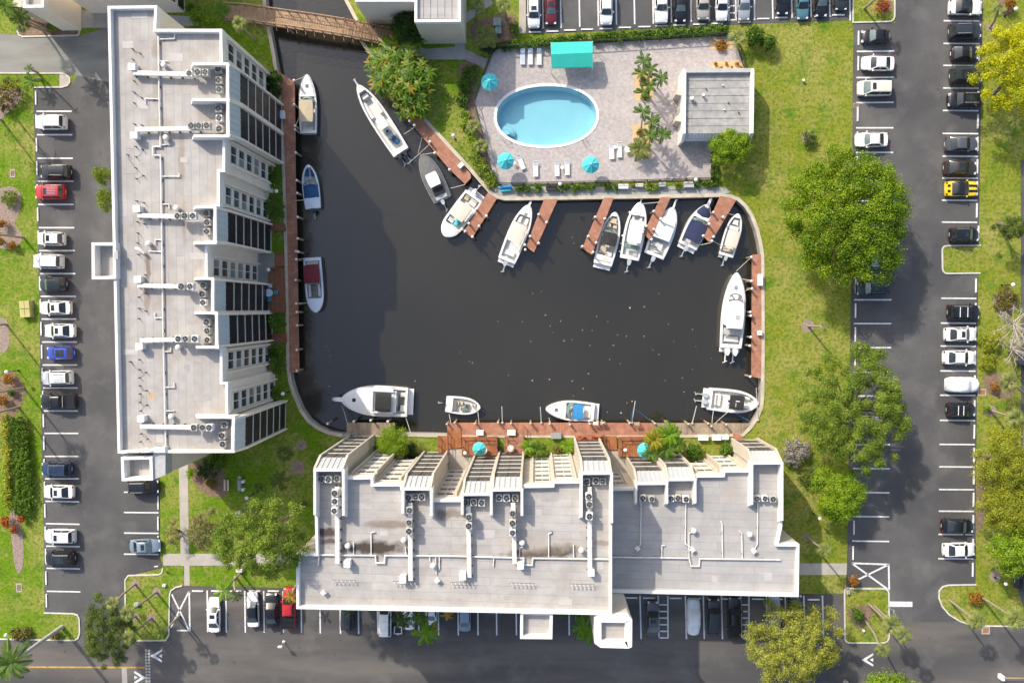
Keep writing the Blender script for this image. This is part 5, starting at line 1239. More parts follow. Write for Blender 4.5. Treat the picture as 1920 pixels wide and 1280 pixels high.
def carmeshes(st):
    if st in CARM: return CARM[st]
    s = STY[st]; L2, W2, H, bz = s['L']/2, s['W']/2, s['H'], s['belt']; bf, rf, rr, br = s['cab']; out = []
    b = MB(); rings = []
    for t, wf, tz in s['top']:
        w = W2*wf/0.96 if wf < .9 else W2*wf/0.96; x = t*L2; lo = 0.24 if abs(t) < .97 else 0.34
        half = [(0, lo), (w*.86, lo), (w*.98, lo+.12), (w, .55 if tz > .6 else tz*.8), (w*.985, tz*.82), (w*.93, tz*.965), (w*.80, tz), (w*.4, tz+.025), (0, tz+.035)]
        rings.append([(x, y, z) for y, z in half]+[(x, -y, z) for y, z in half[-2:0:-1]])
    b.loft(rings); out.append(('body', b.mesh('body', 'paint_white', 38), 'P'))
    # cabin: beltline to roof
    wb, wt = W2*0.90, W2*0.70; zr = H
    def sect(x, z, k):         # k 0 at the beltline, 1 at the roof
        y0 = wb; y1 = wb+(wt-wb)*k
        half = [(y0, bz-.06), (y1, z-.05*k), (y1*.90, z+.0*k), (y1*.5, z+.03*k), (0, z+.04*k)]
        return [(x, y, zz) for y, zz in half]+[(x, -y, zz) for y, zz in half[-2::-1]]
    b = MB(); m1, m2 = (bf+rf)/2, (br+rr)/2
    ringsc = [sect(br, bz-.03, 0), sect(rr, zr-.03, 1), sect((rr*.6+rf*.4), zr, 1), sect((rr*.2+rf*.8), zr, 1), sect(rf, zr-.03, 1), sect(bf, bz-.03, 0)]
    b.loft(ringsc, closed=False, cap=False); out.append(('cabin', b.mesh('cabin', 'paint_white', 30), 'P'))
    T = lambda x, s_: (x, s_*wt, zr-.08); B = lambda x, s_: (x, s_*wb, bz-.03)
    def lerp(p, q, t): return tuple(p[i]+(q[i]-p[i])*t for i in range(3))
    def pane(nm, c00, c10, c11, c01, off, cr=0.0, k=(0.06, 0.94), v=(0.08, 0.92)):
        # curved patch between bottom edge c00-c10 and top edge c01-c11
        b = MB(); N = 6; rows = []
        nn = (Vector(c10)-Vector(c00)).cross(Vector(c01)-Vector(c00)).normalized()*off
        for j in range(2):
            tv = v[j]; row = []
            for i in range(N+1):
                u = k[0]+(k[1]-k[0])*i/N; p = Vector(lerp(lerp(c00, c10, u), lerp(c01, c11, u), tv)); w_ = 1-(2*u-1)**2
                row.append(tuple(p+nn+Vector((cr*w_*(1-tv), 0, .055*w_*tv))))
            rows.append(row)
        b.add(rows[0]+rows[1], [(i, i+1, N+2+i, N+1+i) for i in range(N)]); return (nm, b.mesh(nm, 'car_glass', 60), 'G')
    out.append(pane('windscreen', B(bf, -1), B(bf, 1), T(rf, 1), T(rf, -1), .030, .10))
    if st not in ('pickup',): out.append(pane('rear_window', B(br, 1), B(br, -1), T(rr, -1), T(rr, 1), .030, -.06, v=(.30, .94) if st in ('suv', 'van', 'box') else (.10, .94)))
    else: out.append(pane('rear_window', B(br, 1), B(br, -1), T(rr, -1), T(rr, 1), .030, 0, k=(.15, .85), v=(.2, .85)))
    for sd in (1, -1):
        x0, x1 = br+.25, bf-.32; xa, xb = rr+.12, rf-.05; mid = (rf+rr)/2+.05
        cuts = [(x0, xa, mid-.04, mid-.04), (mid+.04, mid+.04, x1, xb)] if st not in ('coupe', 'pickup', 'beetle') else [(x0, xa, x1, xb)]
        for a0, a1, c0, c1 in cuts:
            P0, P1, P2, P3 = B(a0, sd), B(c0, sd), T(c1, sd), T(a1, sd)
            if sd > 0: P0, P1, P2, P3 = P1, P0, P3, P2
            b = MB(); q = [lerp(P0, P3, .12), lerp(P1, P2, .12), lerp(P1, P2, .90), lerp(P0, P3, .90)]
            b.patch(*q, .014); out.append(('side_window', b.mesh('side_window', 'car_glass'), 'G'))
    # wheels
    wr = .34 if s['H'] < 1.65 else .38
    for sx in (.62, -.60):
        for sd in (1, -1):
            b = MB(); y = sd*(W2*.985-.09)
            ringw = [[(sx*L2+q*math.cos(k*math.pi/8), y+yy, wr+q*math.sin(k*math.pi/8)) for k in range(16)] for q, yy in ((wr*.9, -.11), (wr, -.08), (wr, .08), (wr*.9, .11))]
            b.loft(ringw, 'tyre')
            b.loft([[(sx*L2+q*math.cos(k*math.pi/5), y+sd*yy, wr+q*math.sin(k*math.pi/5)) for k in range(10)] for q, yy in ((wr*.62, .105), (wr*.55, .118))], 'rim')
            out.append(('wheel', b.mesh('wheel'), None))
    f0 = [t for t in s['top'] if t[0] == 1][0]; r0 = s['top'][0]
    for sd in (1, -1):
        x = L2*.915; y = sd*W2*.66; z = s['top'][-2][2]+.045
        b = MB(); b.add([(x+.16, y-.20*sd*0-.18, z-.10), (x+.12, y+.18, z-.10), (x-.14, y+.16, z+.03), (x-.05, y-.15, z+.02)], [(0, 1, 2, 3)]); b.box((x+.02, y, z-.05), (.26, .30, .10)); out.append(('headlight', b.mesh('headlight', 'head_lamp'), None))
        x = -L2*.955; z = s['top'][1][2]
        b = MB(); b.box((x-.02, sd*W2*.72, z-.02 if st not in ('suv', 'van', 'box', 'hatch') else z+.05), (.15, .26 if st not in ('suv', 'van', 'box') else .17, .14)); out.append(('taillight', b.mesh('taillight', 'tail_lamp'), None))
        b = MB(); b.box((bf-.28, sd*(W2*.93+.10), bz+.10), (.16, .24, .15), taper=.8); out.append(('mirror', b.mesh('mirror', 'paint_white'), 'P'))
    b = MB(); b.box((L2*.985, 0, .42), (.10, W2*1.1, .16)); out.append(('grille', b.mesh('grille', 'car_black_trim'), None))
    b = MB(); b.box((-L2*.99, 0, .62), (.05, .48, .13)); out.append(('number_plate', b.mesh('number_plate', 'plate'), None))
    CARM[st] = (out, (rf, rr, wt, zr, bf, br, bz, W2, L2, wb)); return CARM[st]
EXT = {}
def car(px, py, head, style, col, label, opts='', cat=None, name=None, group=None, z=0.03, k=1.0, adj=0.0):
    meshes, (rf, rr, wt, zr, bf, br, bz, W2, L2, wb) = carmeshes(style)
    c = G(px, py, STY[style]['H']*0.5)
    rz = {'R': 0, 'L': math.pi, 'U': math.pi/2, 'D': -math.pi/2}[head]+R(adj+((int(px)*7+int(py)*13) % 7-3)*.55)
    sc = (0.86*k, 1.02*k, 1.0) if head in 'RL' else (0.99*k, 0.88*k, 1.0)
    kind = name or {'suv': 'parked_suv', 'pickup': 'pickup_truck', 'van': 'parked_van', 'box': 'parked_suv'}.get(style, 'parked_car')
    o = thing(kind, label, cat or {'suv': 'suv', 'pickup': 'truck', 'van': 'van', 'box': 'suv'}.get(style, 'car'), (c.x, c.y, z), rz, group, sc)
    pale = 'pale' in opts
    for nm, me, pm in meshes:
        q = part(nm, me, o)
        if pm:
            q.material_slots[0].link = 'OBJECT'
            if pm == 'P': q.material_slots[0].material = MATS['paint_black' if ('blackroof' in opts and nm == 'cabin') else col]
            else: q.material_slots[0].material = MATS['car_glass_pale' if (pale and nm == 'windscreen') else 'car_glass']
    def extra(key, nm, fn, mt):
        kk = (style, key)
        if kk not in EXT: b = MB(); fn(b); EXT[kk] = b.mesh(nm, mt)
        me = EXT[kk]; return part(nm, me, o)
    zt = zr+.055
    if 'sun' in opts: extra('sun', 'sunroof', lambda b: b.box((rf-.42, 0, zt-.012), (.52, wt*1.15, .03)), 'car_glass')
    if 'pano' in opts: extra('pano', 'sunroof', lambda b: b.box(((rf+rr)/2+.1, 0, zt-.012), ((rf-rr)*.62, wt*1.35, .03)), 'car_glass')
    if 'rails' in opts:
        for sd in (1, -1): extra('rail%d' % sd, 'roof_rail', lambda b: b.tube([(rf-.25, sd*wt*.86, zt), (rf-.32, sd*wt*.86, zt+.06), (rr+.3, sd*wt*.86, zt+.06), (rr+.2, sd*wt*.86, zt)], .024, 5), 'unit_grey')
    if 'bars' in opts:
        for j, t in enumerate((.3, .72)): extra('bar%d' % j, 'roof_bar', lambda b: b.box((rr+(rf-rr)*t, 0, zt+.05), (.09, wt*1.9, .05)), 'stop_paint')
    if 'slats' in opts:
        for j in range(5): extra('slat%d' % j, 'roof_rib', lambda b: b.box(((rf+rr)/2-.15, (j-2)*wt*.32, zt-.005), ((rf-rr)*.62, .05, .03)), 'chrome')
    if 'stripe' in opts:
        for sd in (1, -1):
            extra('stripe%d' % sd, 'hood_stripe', lambda b: b.add([(bf+.05, sd*.18, bz+.02), (L2*.94, sd*.16, .79), (L2*.94, sd*.46, .785), (bf+.05, sd*.50, bz+.015)], [(0, 1, 2, 3)] if sd < 0 else [(3, 2, 1, 0)]), 'car_black_trim').location.z = .02
            extra('bstripe%d' % sd, 'boot_stripe', lambda b: b.box((-L2*.84, sd*.33, STY[style]['top'][2][2]+.038), (.42, .30, .02)), 'car_black_trim')
    if style == 'pickup':
        extra('bed', 'truck_bed', lambda b: b.box((-L2*.66, 0, 1.135), (L2*.60, W2*1.62, .05)), 'car_black_trim')
        for sd in (1, -1): extra('bedrail%d' % sd, 'bed_rail', lambda b: b.box((-L2*.66, sd*W2*.86, 1.15), (L2*.60, .10, .10)), 'chrome' if 'black' in col and False else 'car_black_trim')
        if 'hoop' in opts: extra('hoop', 'bed_hoop', lambda b: b.tube([(-L2*.36, -W2*.8, 1.15), (-L2*.39, -W2*.74, 1.55), (-L2*.39, W2*.74, 1.55), (-L2*.36, W2*.8, 1.15)], .05, 6), 'chrome')
        if 'rack' in opts:
            for j in range(3): extra('rack%d' % j, 'bed_bar', lambda b: b.box((-L2*.42-j*.62, 0, 1.24), (.06, W2*1.75, .05)), 'car_black_trim')
    if 'spare' in opts: extra('spare', 'spare_cover', lambda b: b.box((-L2*1.02, 0, .95), (.18, .62, .62)), 'stop_paint')
    return o
Gw, Ge = 'cars parked along the west lawn', 'cars parked on the tree side of the east car park'
for a in [
 (95, 229, 'L', 'suv', 'paint_white', 'white suv with roof rack alone below the palm shadow, topmost of the west row', 'rails pale'),
 (104, 322, 'L', 'suv', 'paint_black', 'black suv with silver roof rails, just above the red suv', 'rails'),
 (93.5, 360, 'L', 'suv', 'paint_red', 'bright red suv with silver roof ribs in the west row', 'slats sun'),
 (95.5, 447.5, 'L', 'hatch', 'paint_white', 'white hatchback with black square sunroof, level with the lift tower top', 'sun'),
 (89.5, 490, 'L', 'suv', 'paint_white', 'white crossover with plain roof nosed onto the lawn edge, beside the dark green car', ''),
 (99, 533, 'L', 'hatch', 'paint_darkgreen', 'very dark green hatchback between two white cars in the west row', 'sun pale'),
 (105, 577, 'L', 'sedan', 'paint_white', 'white sedan with small sunroof directly below the dark green hatchback', 'sun'),
 (112, 620, 'L', 'sedan', 'paint_white', 'white sedan directly above the blue car', 'sun'),
 (113, 661.5, 'L', 'hatch', 'paint_blue', 'vivid blue hatchback with brown glass roof', 'pano'),
 (107, 708, 'L', 'suv', 'paint_white', 'white suv with ribbed grey roof between the blue car and the black pickup', 'slats rails'),
 (109, 752, 'L', 'pickup', 'paint_black', 'black pickup with chrome hoop and dark covered bed', 'hoop'),
 (105.5, 879, 'L', 'suv', 'paint_navy', 'navy blue suv alone near the stair tower corner', 'pale'),
 (110, 921.5, 'L', 'sedan', 'paint_white', 'white sedan with sunroof right below the navy suv', 'sun'),
 (112.5, 1005, 'L', 'suv', 'paint_white', 'white suv directly above the last black one of the west row', 'sun'),
 (112, 1046.5, 'L', 'suv', 'paint_black', 'black suv with glossy roof, last of the west row', 'pano')]: car(*a, group=Gw)
car(269, 912, 'R', 'suv', 'paint_black', 'black suv half hidden below the stair tower of the west block', 'rails')
car(272, 1023, 'R', 'sedan', 'paint_bluegrey', 'silver blue sedan facing the courtyard lawn with a small sunroof', 'sun pale')
Gs = 'cars parked along the south block'
for a in [
 (401.5, 1152, 'U', 'sedan', 'paint_white', 'white sedan with small sunroof under a palm frond, westernmost of the south row', 'sun'),
 (474, 1142, 'U', 'sedan', 'paint_white', 'white sedan with black roof beside the black one', 'blackroof pale'),
 (509.5, 1144, 'U', 'sedan', 'paint_black', 'black sedan with bright glare on the windscreen next to the red pickup', ''),
 (541.5, 1140, 'U', 'pickup', 'paint_red', 'red pickup with ribbed bed beside the south-west corner of the block', 'rack'),
 (650, 1148, 'U', 'suv', 'paint_darkgrey', 'dark suv poking out from under the south roof edge behind a palm', ''),
 (721.5, 1160, 'U', 'van', 'paint_white', 'white van with two dark bars across its roof, under the south roof edge', 'bars'),
 (767, 1147, 'U', 'sedan', 'paint_white', 'white car mostly covered by palm leaves under the south roof edge', ''),
 (808, 1138, 'U', 'sedan', 'paint_white', 'white car almost wholly hidden under the roof beside the orange frond', ''),
 (871.5, 1150, 'U', 'sedan', 'paint_bluegrey', 'pale silver sedan half under the south roof edge, alone', ''),
 (1223.5, 1160, 'U', 'sedan', 'paint_grey', 'grey sedan with sunroof beside the ladder hatching in the shade', 'sun'),
 (1337.5, 1155, 'U', 'suv', 'paint_darkgrey', 'dark grey suv right of the covered car in the shade', ''),
 (1377.5, 1158, 'U', 'pickup', 'paint_black', 'black pickup left of the second ladder hatching', ''),
 (1452, 1150, 'U', 'sedan', 'paint_silver', 'silver car mostly hidden under the olive-yellow tree', ''),
 (1492, 1148, 'U', 'sedan', 'paint_navy', 'dark blue car under the olive-yellow tree next to the silver one', '')]: car(*a, group=Gs)
Gn = 'cars nosed to the pool hedge'
for a in [
 (1001, 18, 'D', 'suv', 'paint_white', 'white suv with sunroof, westernmost of the north row', 'sun rails'),
 (1033, 11, 'D', 'sedan', 'paint_maroon', 'dark maroon sedan with sunroof in the north row', 'sun pale'),
 (1137, 12, 'D', 'suv', 'paint_white', 'white suv parked alone between empty stalls of the north row', 'rails'),
 (1240, 2, 'D', 'pickup', 'paint_white', 'large white pickup left of the glossy black sedan in the north row', ''),
 (1276, 6, 'D', 'sedan', 'paint_black', 'glossy black sedan right of the white pickup', 'pale'),
 (1318, 2, 'D', 'suv', 'paint_champagne', 'champagne suv in the north row', ''),
 (1353.5, 4, 'D', 'sedan', 'paint_white', 'white sedan beside the hatched strip of the north row', ''),
 (1395, 3, 'D', 'sedan', 'paint_silver', 'silver sedan above the corner palm of the pool', 'pale'),
 (1468, -8, 'D', 'sedan', 'paint_black', 'black sedan left of the teal one in the north row', ''),
 (1504.5, 1, 'D', 'sedan', 'paint_teal', 'dull teal sedan in the north row', ''),
 (1540, -4, 'D', 'sedan', 'paint_black', 'black sedan with pale windscreen right of the teal one', 'pale'),
 (1578, -16, 'D', 'suv', 'paint_darkgrey', 'dark grey suv barely in frame, easternmost of the north row', '')]: car(*a, group=Gn)
Gl = 'cars on the lawn side of the east car park'
for a in [
 (1641.5, 68.5, 'L', 'beetle', 'paint_black', 'small rounded black car beside the top grass island', 'pale'),
 (1646, 119, 'L', 'sedan', 'paint_white', 'white sedan with dark rear window, directly below the rounded black car', ''),
 (1640, 165, 'L', 'van', 'paint_cream', 'cream van-like suv with a black sunroof', 'sun pale'),
 (1634, 262, 'L', 'sedan', 'paint_white', 'white sedan parked alone above the big round tree', 'pale'),
 (1642, 347, 'L', 'suv', 'paint_bluegrey', 'blue grey suv peeking out of the top of the big round tree', ''),
 (1636, 491, 'L', 'sedan', 'paint_silver', 'silver car with only its tail showing under the big round tree', ''),
 (1636.5, 540, 'L', 'suv', 'paint_darkgreen', 'dark green suv in the shade below the big round tree', 'pale'),
 (1618, 792, 'L', 'sedan', 'paint_silver', 'silver car glimpsed under the sparse oak', '')]: car(*a, group=Gl)
for a in [
 (1810, 14, 'R', 'coupe', 'paint_white', 'white coupe with large black roof at the top of the east row', 'pano blackroof'),
 (1810, 58, 'R', 'suv', 'paint_darkgrey', 'charcoal suv with roof rails, second from the top of the east row', 'rails'),
 (1809, 100, 'R', 'beetle', 'paint_black', 'rounded purple black car half under the yellow tree', 'pale'),
 (1812, 141, 'R', 'suv', 'paint_darkgrey', 'dark suv with matte grey roof half under the yellow tree', 'pano'),
 (1808, 187, 'L', 'suv', 'paint_black', 'black suv with two silver rails, nose to the lane', 'rails pano'),
 (1802, 270, 'R', 'sedan', 'paint_grey', 'grey sedan directly below an empty stall of the east row', ''),
 (1800, 315, 'R', 'sedan', 'paint_brown', 'very dark brown sedan directly above the yellow sports car', 'pano'),
 (1803, 354, 'R', 'coupe', 'paint_yellow', 'bright yellow sports car with black roof and hood stripes', 'stripe blackroof'),
 (1808, 440, 'R', 'hatch', 'paint_black', 'black compact car above the rounded grass finger', 'pale sun'),
 (1807, 585, 'R', 'box', 'paint_black', 'boxy black off-roader with two white roof bars', 'bars'),
 (1801, 626.5, 'R', 'sedan', 'paint_white', 'white sedan with dark sunroof right below the boxy off-roader', 'sun pale'),
 (1798.5, 670, 'R', 'sedan', 'paint_white', 'white sedan with plain white roof directly above the covered car', ''),
 (1802, 768, 'R', 'hatch', 'paint_black', 'black wagon with two white roof bars directly below the covered car', 'bars'),
 (1795.5, 986, 'R', 'sedan', 'paint_black', 'black sedan near the south end of the east row', 'pale'),
 (1798, 1030, 'R', 'sedan', 'paint_white', 'white sedan at the south end of the east row', '')]: car(*a, group=Ge)
car(1934, 1090, 'R', 'suv', 'paint_navy', 'navy car cut off by the right edge beside the bright green tree', '')
car(1938, 672, 'R', 'sedan', 'paint_grey', 'dark car just cut by the right edge behind the bare tree', '')
# cars under fabric covers
def covered(px, py, head, label):
    c = G(px, py, 0.7); L2, W2 = 2.4, 0.98; rings = []; rnd = random.Random(int(px))
    for i in range(17):
        t = -1+2*i/16; x = t*L2*(1 if abs(t) < 1 else .99)
        e = (1-abs(t)**5*.45); w_ = W2*(1-abs(t)**6*.28)
        hz = .92+.58*max(0, 1-abs((t+.08)/.52)**3.2)-.28*max(0, abs(t)-.62)
        half = [(w_*1.02, .08), (w_*1.0, .45), (w_*.97, hz*.72), (w_*.80*e, hz*.96), (w_*.42, hz*1.02), (0, hz*1.03)]
        rings.append([(x, y+rnd.uniform(-.02, .02), z+rnd.uniform(-.02, .02)) for y, z in half]+[(x, -y+rnd.uniform(-.02, .02), z+rnd.uniform(-.02, .02)) for y, z in half[-2::-1]])
    o = thing('covered_car', label, 'car', (c.x, c.y, 0.03), {'R': 0, 'U': math.pi/2}[head], scale=(0.86, 1, 1) if head == 'R' else (1, .88, 1))
    b = MB(); b.loft(rings); b.build('fabric_cover', 'cover_white', o, 70)
    for k in range(9):
        b = MB(); x = -L2+.35+k*.5+rnd.uniform(-.1, .1); s = rnd.uniform(-.6, .6)
        b.tube([(x, s*W2*.9, 1.0), (x+rnd.uniform(-.2, .2), s*W2*.5, 1.42 if abs(x) < 1.0 else .93)], .02, 4); b.build('cover_crease', 'cover_white', o)
    for sx in (.62, -.6):
        for sd in (1, -1): b = MB(); b.box((sx*L2, sd*W2*.85, .2), (.6, .18, .4)); b.build('tyre', 'tyre', o)
    return o
covered(1301, 1156, 'U', 'car wrapped in a white fabric cover in the shade of the south block')
covered(1804.5, 721.5, 'R', 'car wrapped in a silver white fabric cover in the east row')
# golf cart like utility box frame under the palm leaves
a = G(747.5, 1178, 0); o = thing('small_trailer', 'small white framed flat trailer under palm leaves at the south block', 'trailer', (a.x, a.y, 0.03))
b = MB()
for d in ((-.48, 0, .12, 1.0), (.48, 0, .12, 1.0), (0, .45, 1.0, .12), (0, -.45, 1.0, .12)): b.box((d[0], d[1], .5), (d[2], d[3], .12))
b.build('frame', 'stop_paint', o); b = MB(); b.box((0, 0, .46), (.9, .85, .05)); b.build('bed', 'leaf_dark' if False else 'black_metal', o)
for s in (-1, 1): b = MB(); b.box((s*.6, 0, .25), (.14, .5, .5)); b.build('wheel', 'tyre', o)

# ================================================================== DOCKS AND BOATS
def dock(label, px, mt, z=0.12, name='dock', joists=True, lip='rail_timber'):
    W = ccw(P(px, z)); o = thing(name, label, 'dock', (W[0].x, W[0].y, 0)); rel = [p-W[0] for p in W]
    # boards: the material carries the 14 cm planks; the frame below is real
    b = MB(); b.prism(rel, z-0.06, z); bo = b.build('decking', mt, o); bo.location = (0, 0, 0)
    b = MB(); strip(b, offset(rel, 0.04), 0.05, 0.0, z-0.32, z-0.061, closed=True); b.build('frame', 'piling_wood', o)
    return o
dock('long red-brown dock running down the west side of the basin', [(522, 133), (529, 139), (552, 153), (553.5, 240), (554, 320), (557, 440), (560, 640), (561, 698), (543, 698), (541, 560), (538, 430), (534, 300), (531, 240), (527, 185)], 'deck_red_across')
dock('slanting red dock along the north-west seawall under the big-leaf plant', [(720, 172), (733, 168), (790, 221), (848, 285), (882, 326), (883, 334), (872, 345.5), (842, 317)], 'deck_red_diag')
for i, (px, l) in enumerate([([(915, 361), (932, 372), (885, 447), (869, 434)], 'finger pier beside the white catamaran, westernmost of the five'), ([(1020, 373.5), (1046, 373.5), (1001, 473.5), (986, 462)], 'finger pier standing alone, second from the west'),
      ([(1132, 371), (1150.5, 371), (1110, 477.5), (1091, 466)], 'finger pier left of the black-topped runabout, middle of the five'), ([(1239, 369.5), (1258, 369.5), (1220, 452), (1206, 437)], 'finger pier between the two big white boats, fourth from the west'),
      ([(1350, 367.5), (1369, 370.5), (1380, 376), (1332, 456), (1317, 442)], 'finger pier left of the small tan-topped boat, easternmost of the five')]): dock(l, px, 'deck_red_pier', name='finger_pier')
dock('narrow red dock along the east seawall beside the big white boat', [(1410, 477), (1427, 477), (1428, 640), (1427, 709), (1409, 706), (1409.5, 600)], 'deck_red_across')
dock('red dock along the south seawall below the skiff and the blue-topped boat', [(837, 792), (1030, 792), (1226, 792.5), (1226, 815.5), (1000, 815.5), (840, 815)], 'deck_red_along')
dock('weathered brown dock at the east end of the south seawall', [(1226.5, 792.5), (1405, 793), (1398, 805), (1391, 812.5), (1226.5, 815.5)], 'deck_weathered')
dock('weathered grey-brown dock beside the big cruiser, south-west corner', [(650, 792), (740.5, 792), (740.5, 815), (650, 816)], 'deck_weathered')
def patio(label, px, z, mt='deck_brown'):
    W = ccw(P(px, z)); o = thing('patio_deck', label, 'deck', (W[0].x, W[0].y, 0)); rel = [p-W[0] for p in W]
    b = MB(); b.prism(rel, 0.0, z); b.build('decking', mt, o); return o
patio('small brown landing left of the west stair, south shore', [(820, 817), (839, 817), (840, 853), (822, 853)], 0.35)
patio('brown stair landing between the two railings, south shore', [(840, 806), (865, 806), (865, 839), (841, 841)], 0.22)
patio('brown patio deck under the turquoise umbrella, south-west shore', [(866, 818.5), (933, 818.5), (933, 853), (866, 853)], 0.45)
patio('reddish patio deck with round tables in the middle of the south shore', [(946, 817), (983, 817), (983, 856), (946, 856)], 0.30, 'deck_red_across')
patio('brown patio deck with railing left of the palm clump, south-east shore', [(1160, 818.5), (1222, 818.5), (1222, 856), (1160, 856)], 0.45)
patio('brown stair landing right of the red chairs', [(1132, 817), (1156, 817), (1157, 843), (1140, 843)], 0.25)
patio('small reddish landing at the east end of the south shore', [(1375, 812), (1385, 812), (1398, 828), (1376, 830)], 0.25, 'deck_red_across')
patio('narrow reddish landing behind the red chairs', [(1078, 814), (1131, 814), (1131, 826), (1078, 826)], 0.22, 'deck_red_across')
patio('dark brown terrace deck with a table beside the west entry', [(505, 504), (533, 503), (536, 586), (505, 586)], 0.30, 'deck_brown_along')
patio('brown steps above the west entry terrace', [(516, 477), (533, 476), (534, 500), (516, 500)], 0.22, 'deck_brown_along')
patio('small brown gangway south of the lawn patch, west shore', [(503, 419), (535, 419), (536, 432), (503, 432)], 0.25, 'deck_brown_along')
patio('small brown stair below the fan palm, west shore', [(503, 626), (537, 625), (538, 641), (504, 642)], 0.22, 'deck_brown_along')
def railing(label, pts, h=0.95, z0=0.2, mt='rail_timber', sp=1.5, cat='railing', name='railing', r=0.05, mids=(0.5,)):
    W = [G(x, y, z0) for x, y in pts]; o = thing(name, label, cat, (W[0].x, W[0].y, 0)); o0 = Vector((W[0].x, W[0].y, 0)); V = [w_-o0 for w_ in W]
    for p, q in zip(V[:-1], V[1:]):
        for zz in (1.0,)+tuple(mids):
            b = MB(); L = (q-p).length; m_ = (p+q)/2; b.box((m_.x, m_.y, z0+h*zz), (L+r, r*1.6, r*1.4), math.atan2((q-p).y, (q-p).x)); b.build('rail', mt, o)
        n = max(1, round((q-p).length/sp))
        for k in range(n+1):
            if k == 0 and p is not V[0]: continue
            c = p.lerp(q, k/n); b = MB(); b.box((c.x, c.y, z0+h/2), (r*1.6, r*1.6, h)); b.build('post', mt, o)
    return o
railing('brown railing round the turquoise umbrella deck', [(931, 853), (931, 820), (868, 820), (868, 853)], z0=.45)
railing('brown railing round the deck left of the palm clump', [(1220, 856), (1220, 820), (1162, 820), (1162, 856)], z0=.45)
railing('brown railing on the landing left of the west stair', [(824, 818), (824, 852)], z0=.35); railing('brown railing between the west stair and its landing', [(840, 810), (841, 850)], z0=.3)
railing('red railing left of the round-table deck', [(948, 856), (948, 819), (960, 819)], z0=.3); railing('red railing right of the round-table deck', [(982, 798), (982, 856)], z0=.3)
railing('brown railing right of the red chairs', [(1132, 815), (1134, 842)], z0=.25)
railing('brown railing along the west terrace deck', [(506, 503), (533, 503), (534, 586)], z0=.3); railing('brown railing above the west lawn patch', [(503, 432), (534, 433)], z0=.2); railing('brown railing below the west lawn patch', [(504, 474), (533, 474)], z0=.2)
railing('brown railing on the upper side of the small west stair', [(503, 626), (537, 625)], z0=.2); railing('brown railing on the lower side of the small west stair', [(504, 642), (538, 641)], z0=.2)
railing('yellow edge rail of the west entry terrace', [(514, 477), (514.5, 500)], h=.2, z0=.1, mt='utility_yellow', mids=())
railing('grey metal gangway rail at the landward end of the cruiser dock', [(646, 812), (672, 811), (672, 822), (646, 823), (646, 812)], z0=.1, mt='metal_grey', sp=.8)
# pool fence
railing('thin dark fence along the hedge side of the pool deck', [(927, 92), (1010, 88), (1190, 77), (1372, 66)], h=1.25, z0=.05, mt='black_metal', sp=1.6, cat='fence', name='pool_fence', r=.055, mids=(.12,))
railing('thin dark fence along the west side of the pool deck', [(927, 92), (889, 190), (905, 252), (921, 319), (937, 347)], h=1.25, z0=.05, mt='black_metal', sp=1.6, cat='fence', name='pool_fence', r=.055, mids=(.12,))
railing('thin dark fence along the water side of the pool deck', [(937, 346), (1140, 342), (1333, 336)], h=1.25, z0=.05, mt='black_metal', sp=1.6, cat='fence', name='pool_fence', r=.055, mids=(.12,))
railing('thin dark fence from the pool house to the water walk', [(1333, 336), (1334, 264)], h=1.25, z0=.05, mt='black_metal', sp=1.6, cat='fence', name='pool_fence', r=.055, mids=(.12,))
railing('thin dark fence behind the gold gravel north of the pool house', [(1372, 66), (1383, 92), (1396, 131)], h=1.25, z0=.05, mt='black_metal', sp=1.4, cat='fence', name='pool_fence', r=.055, mids=(.12,))
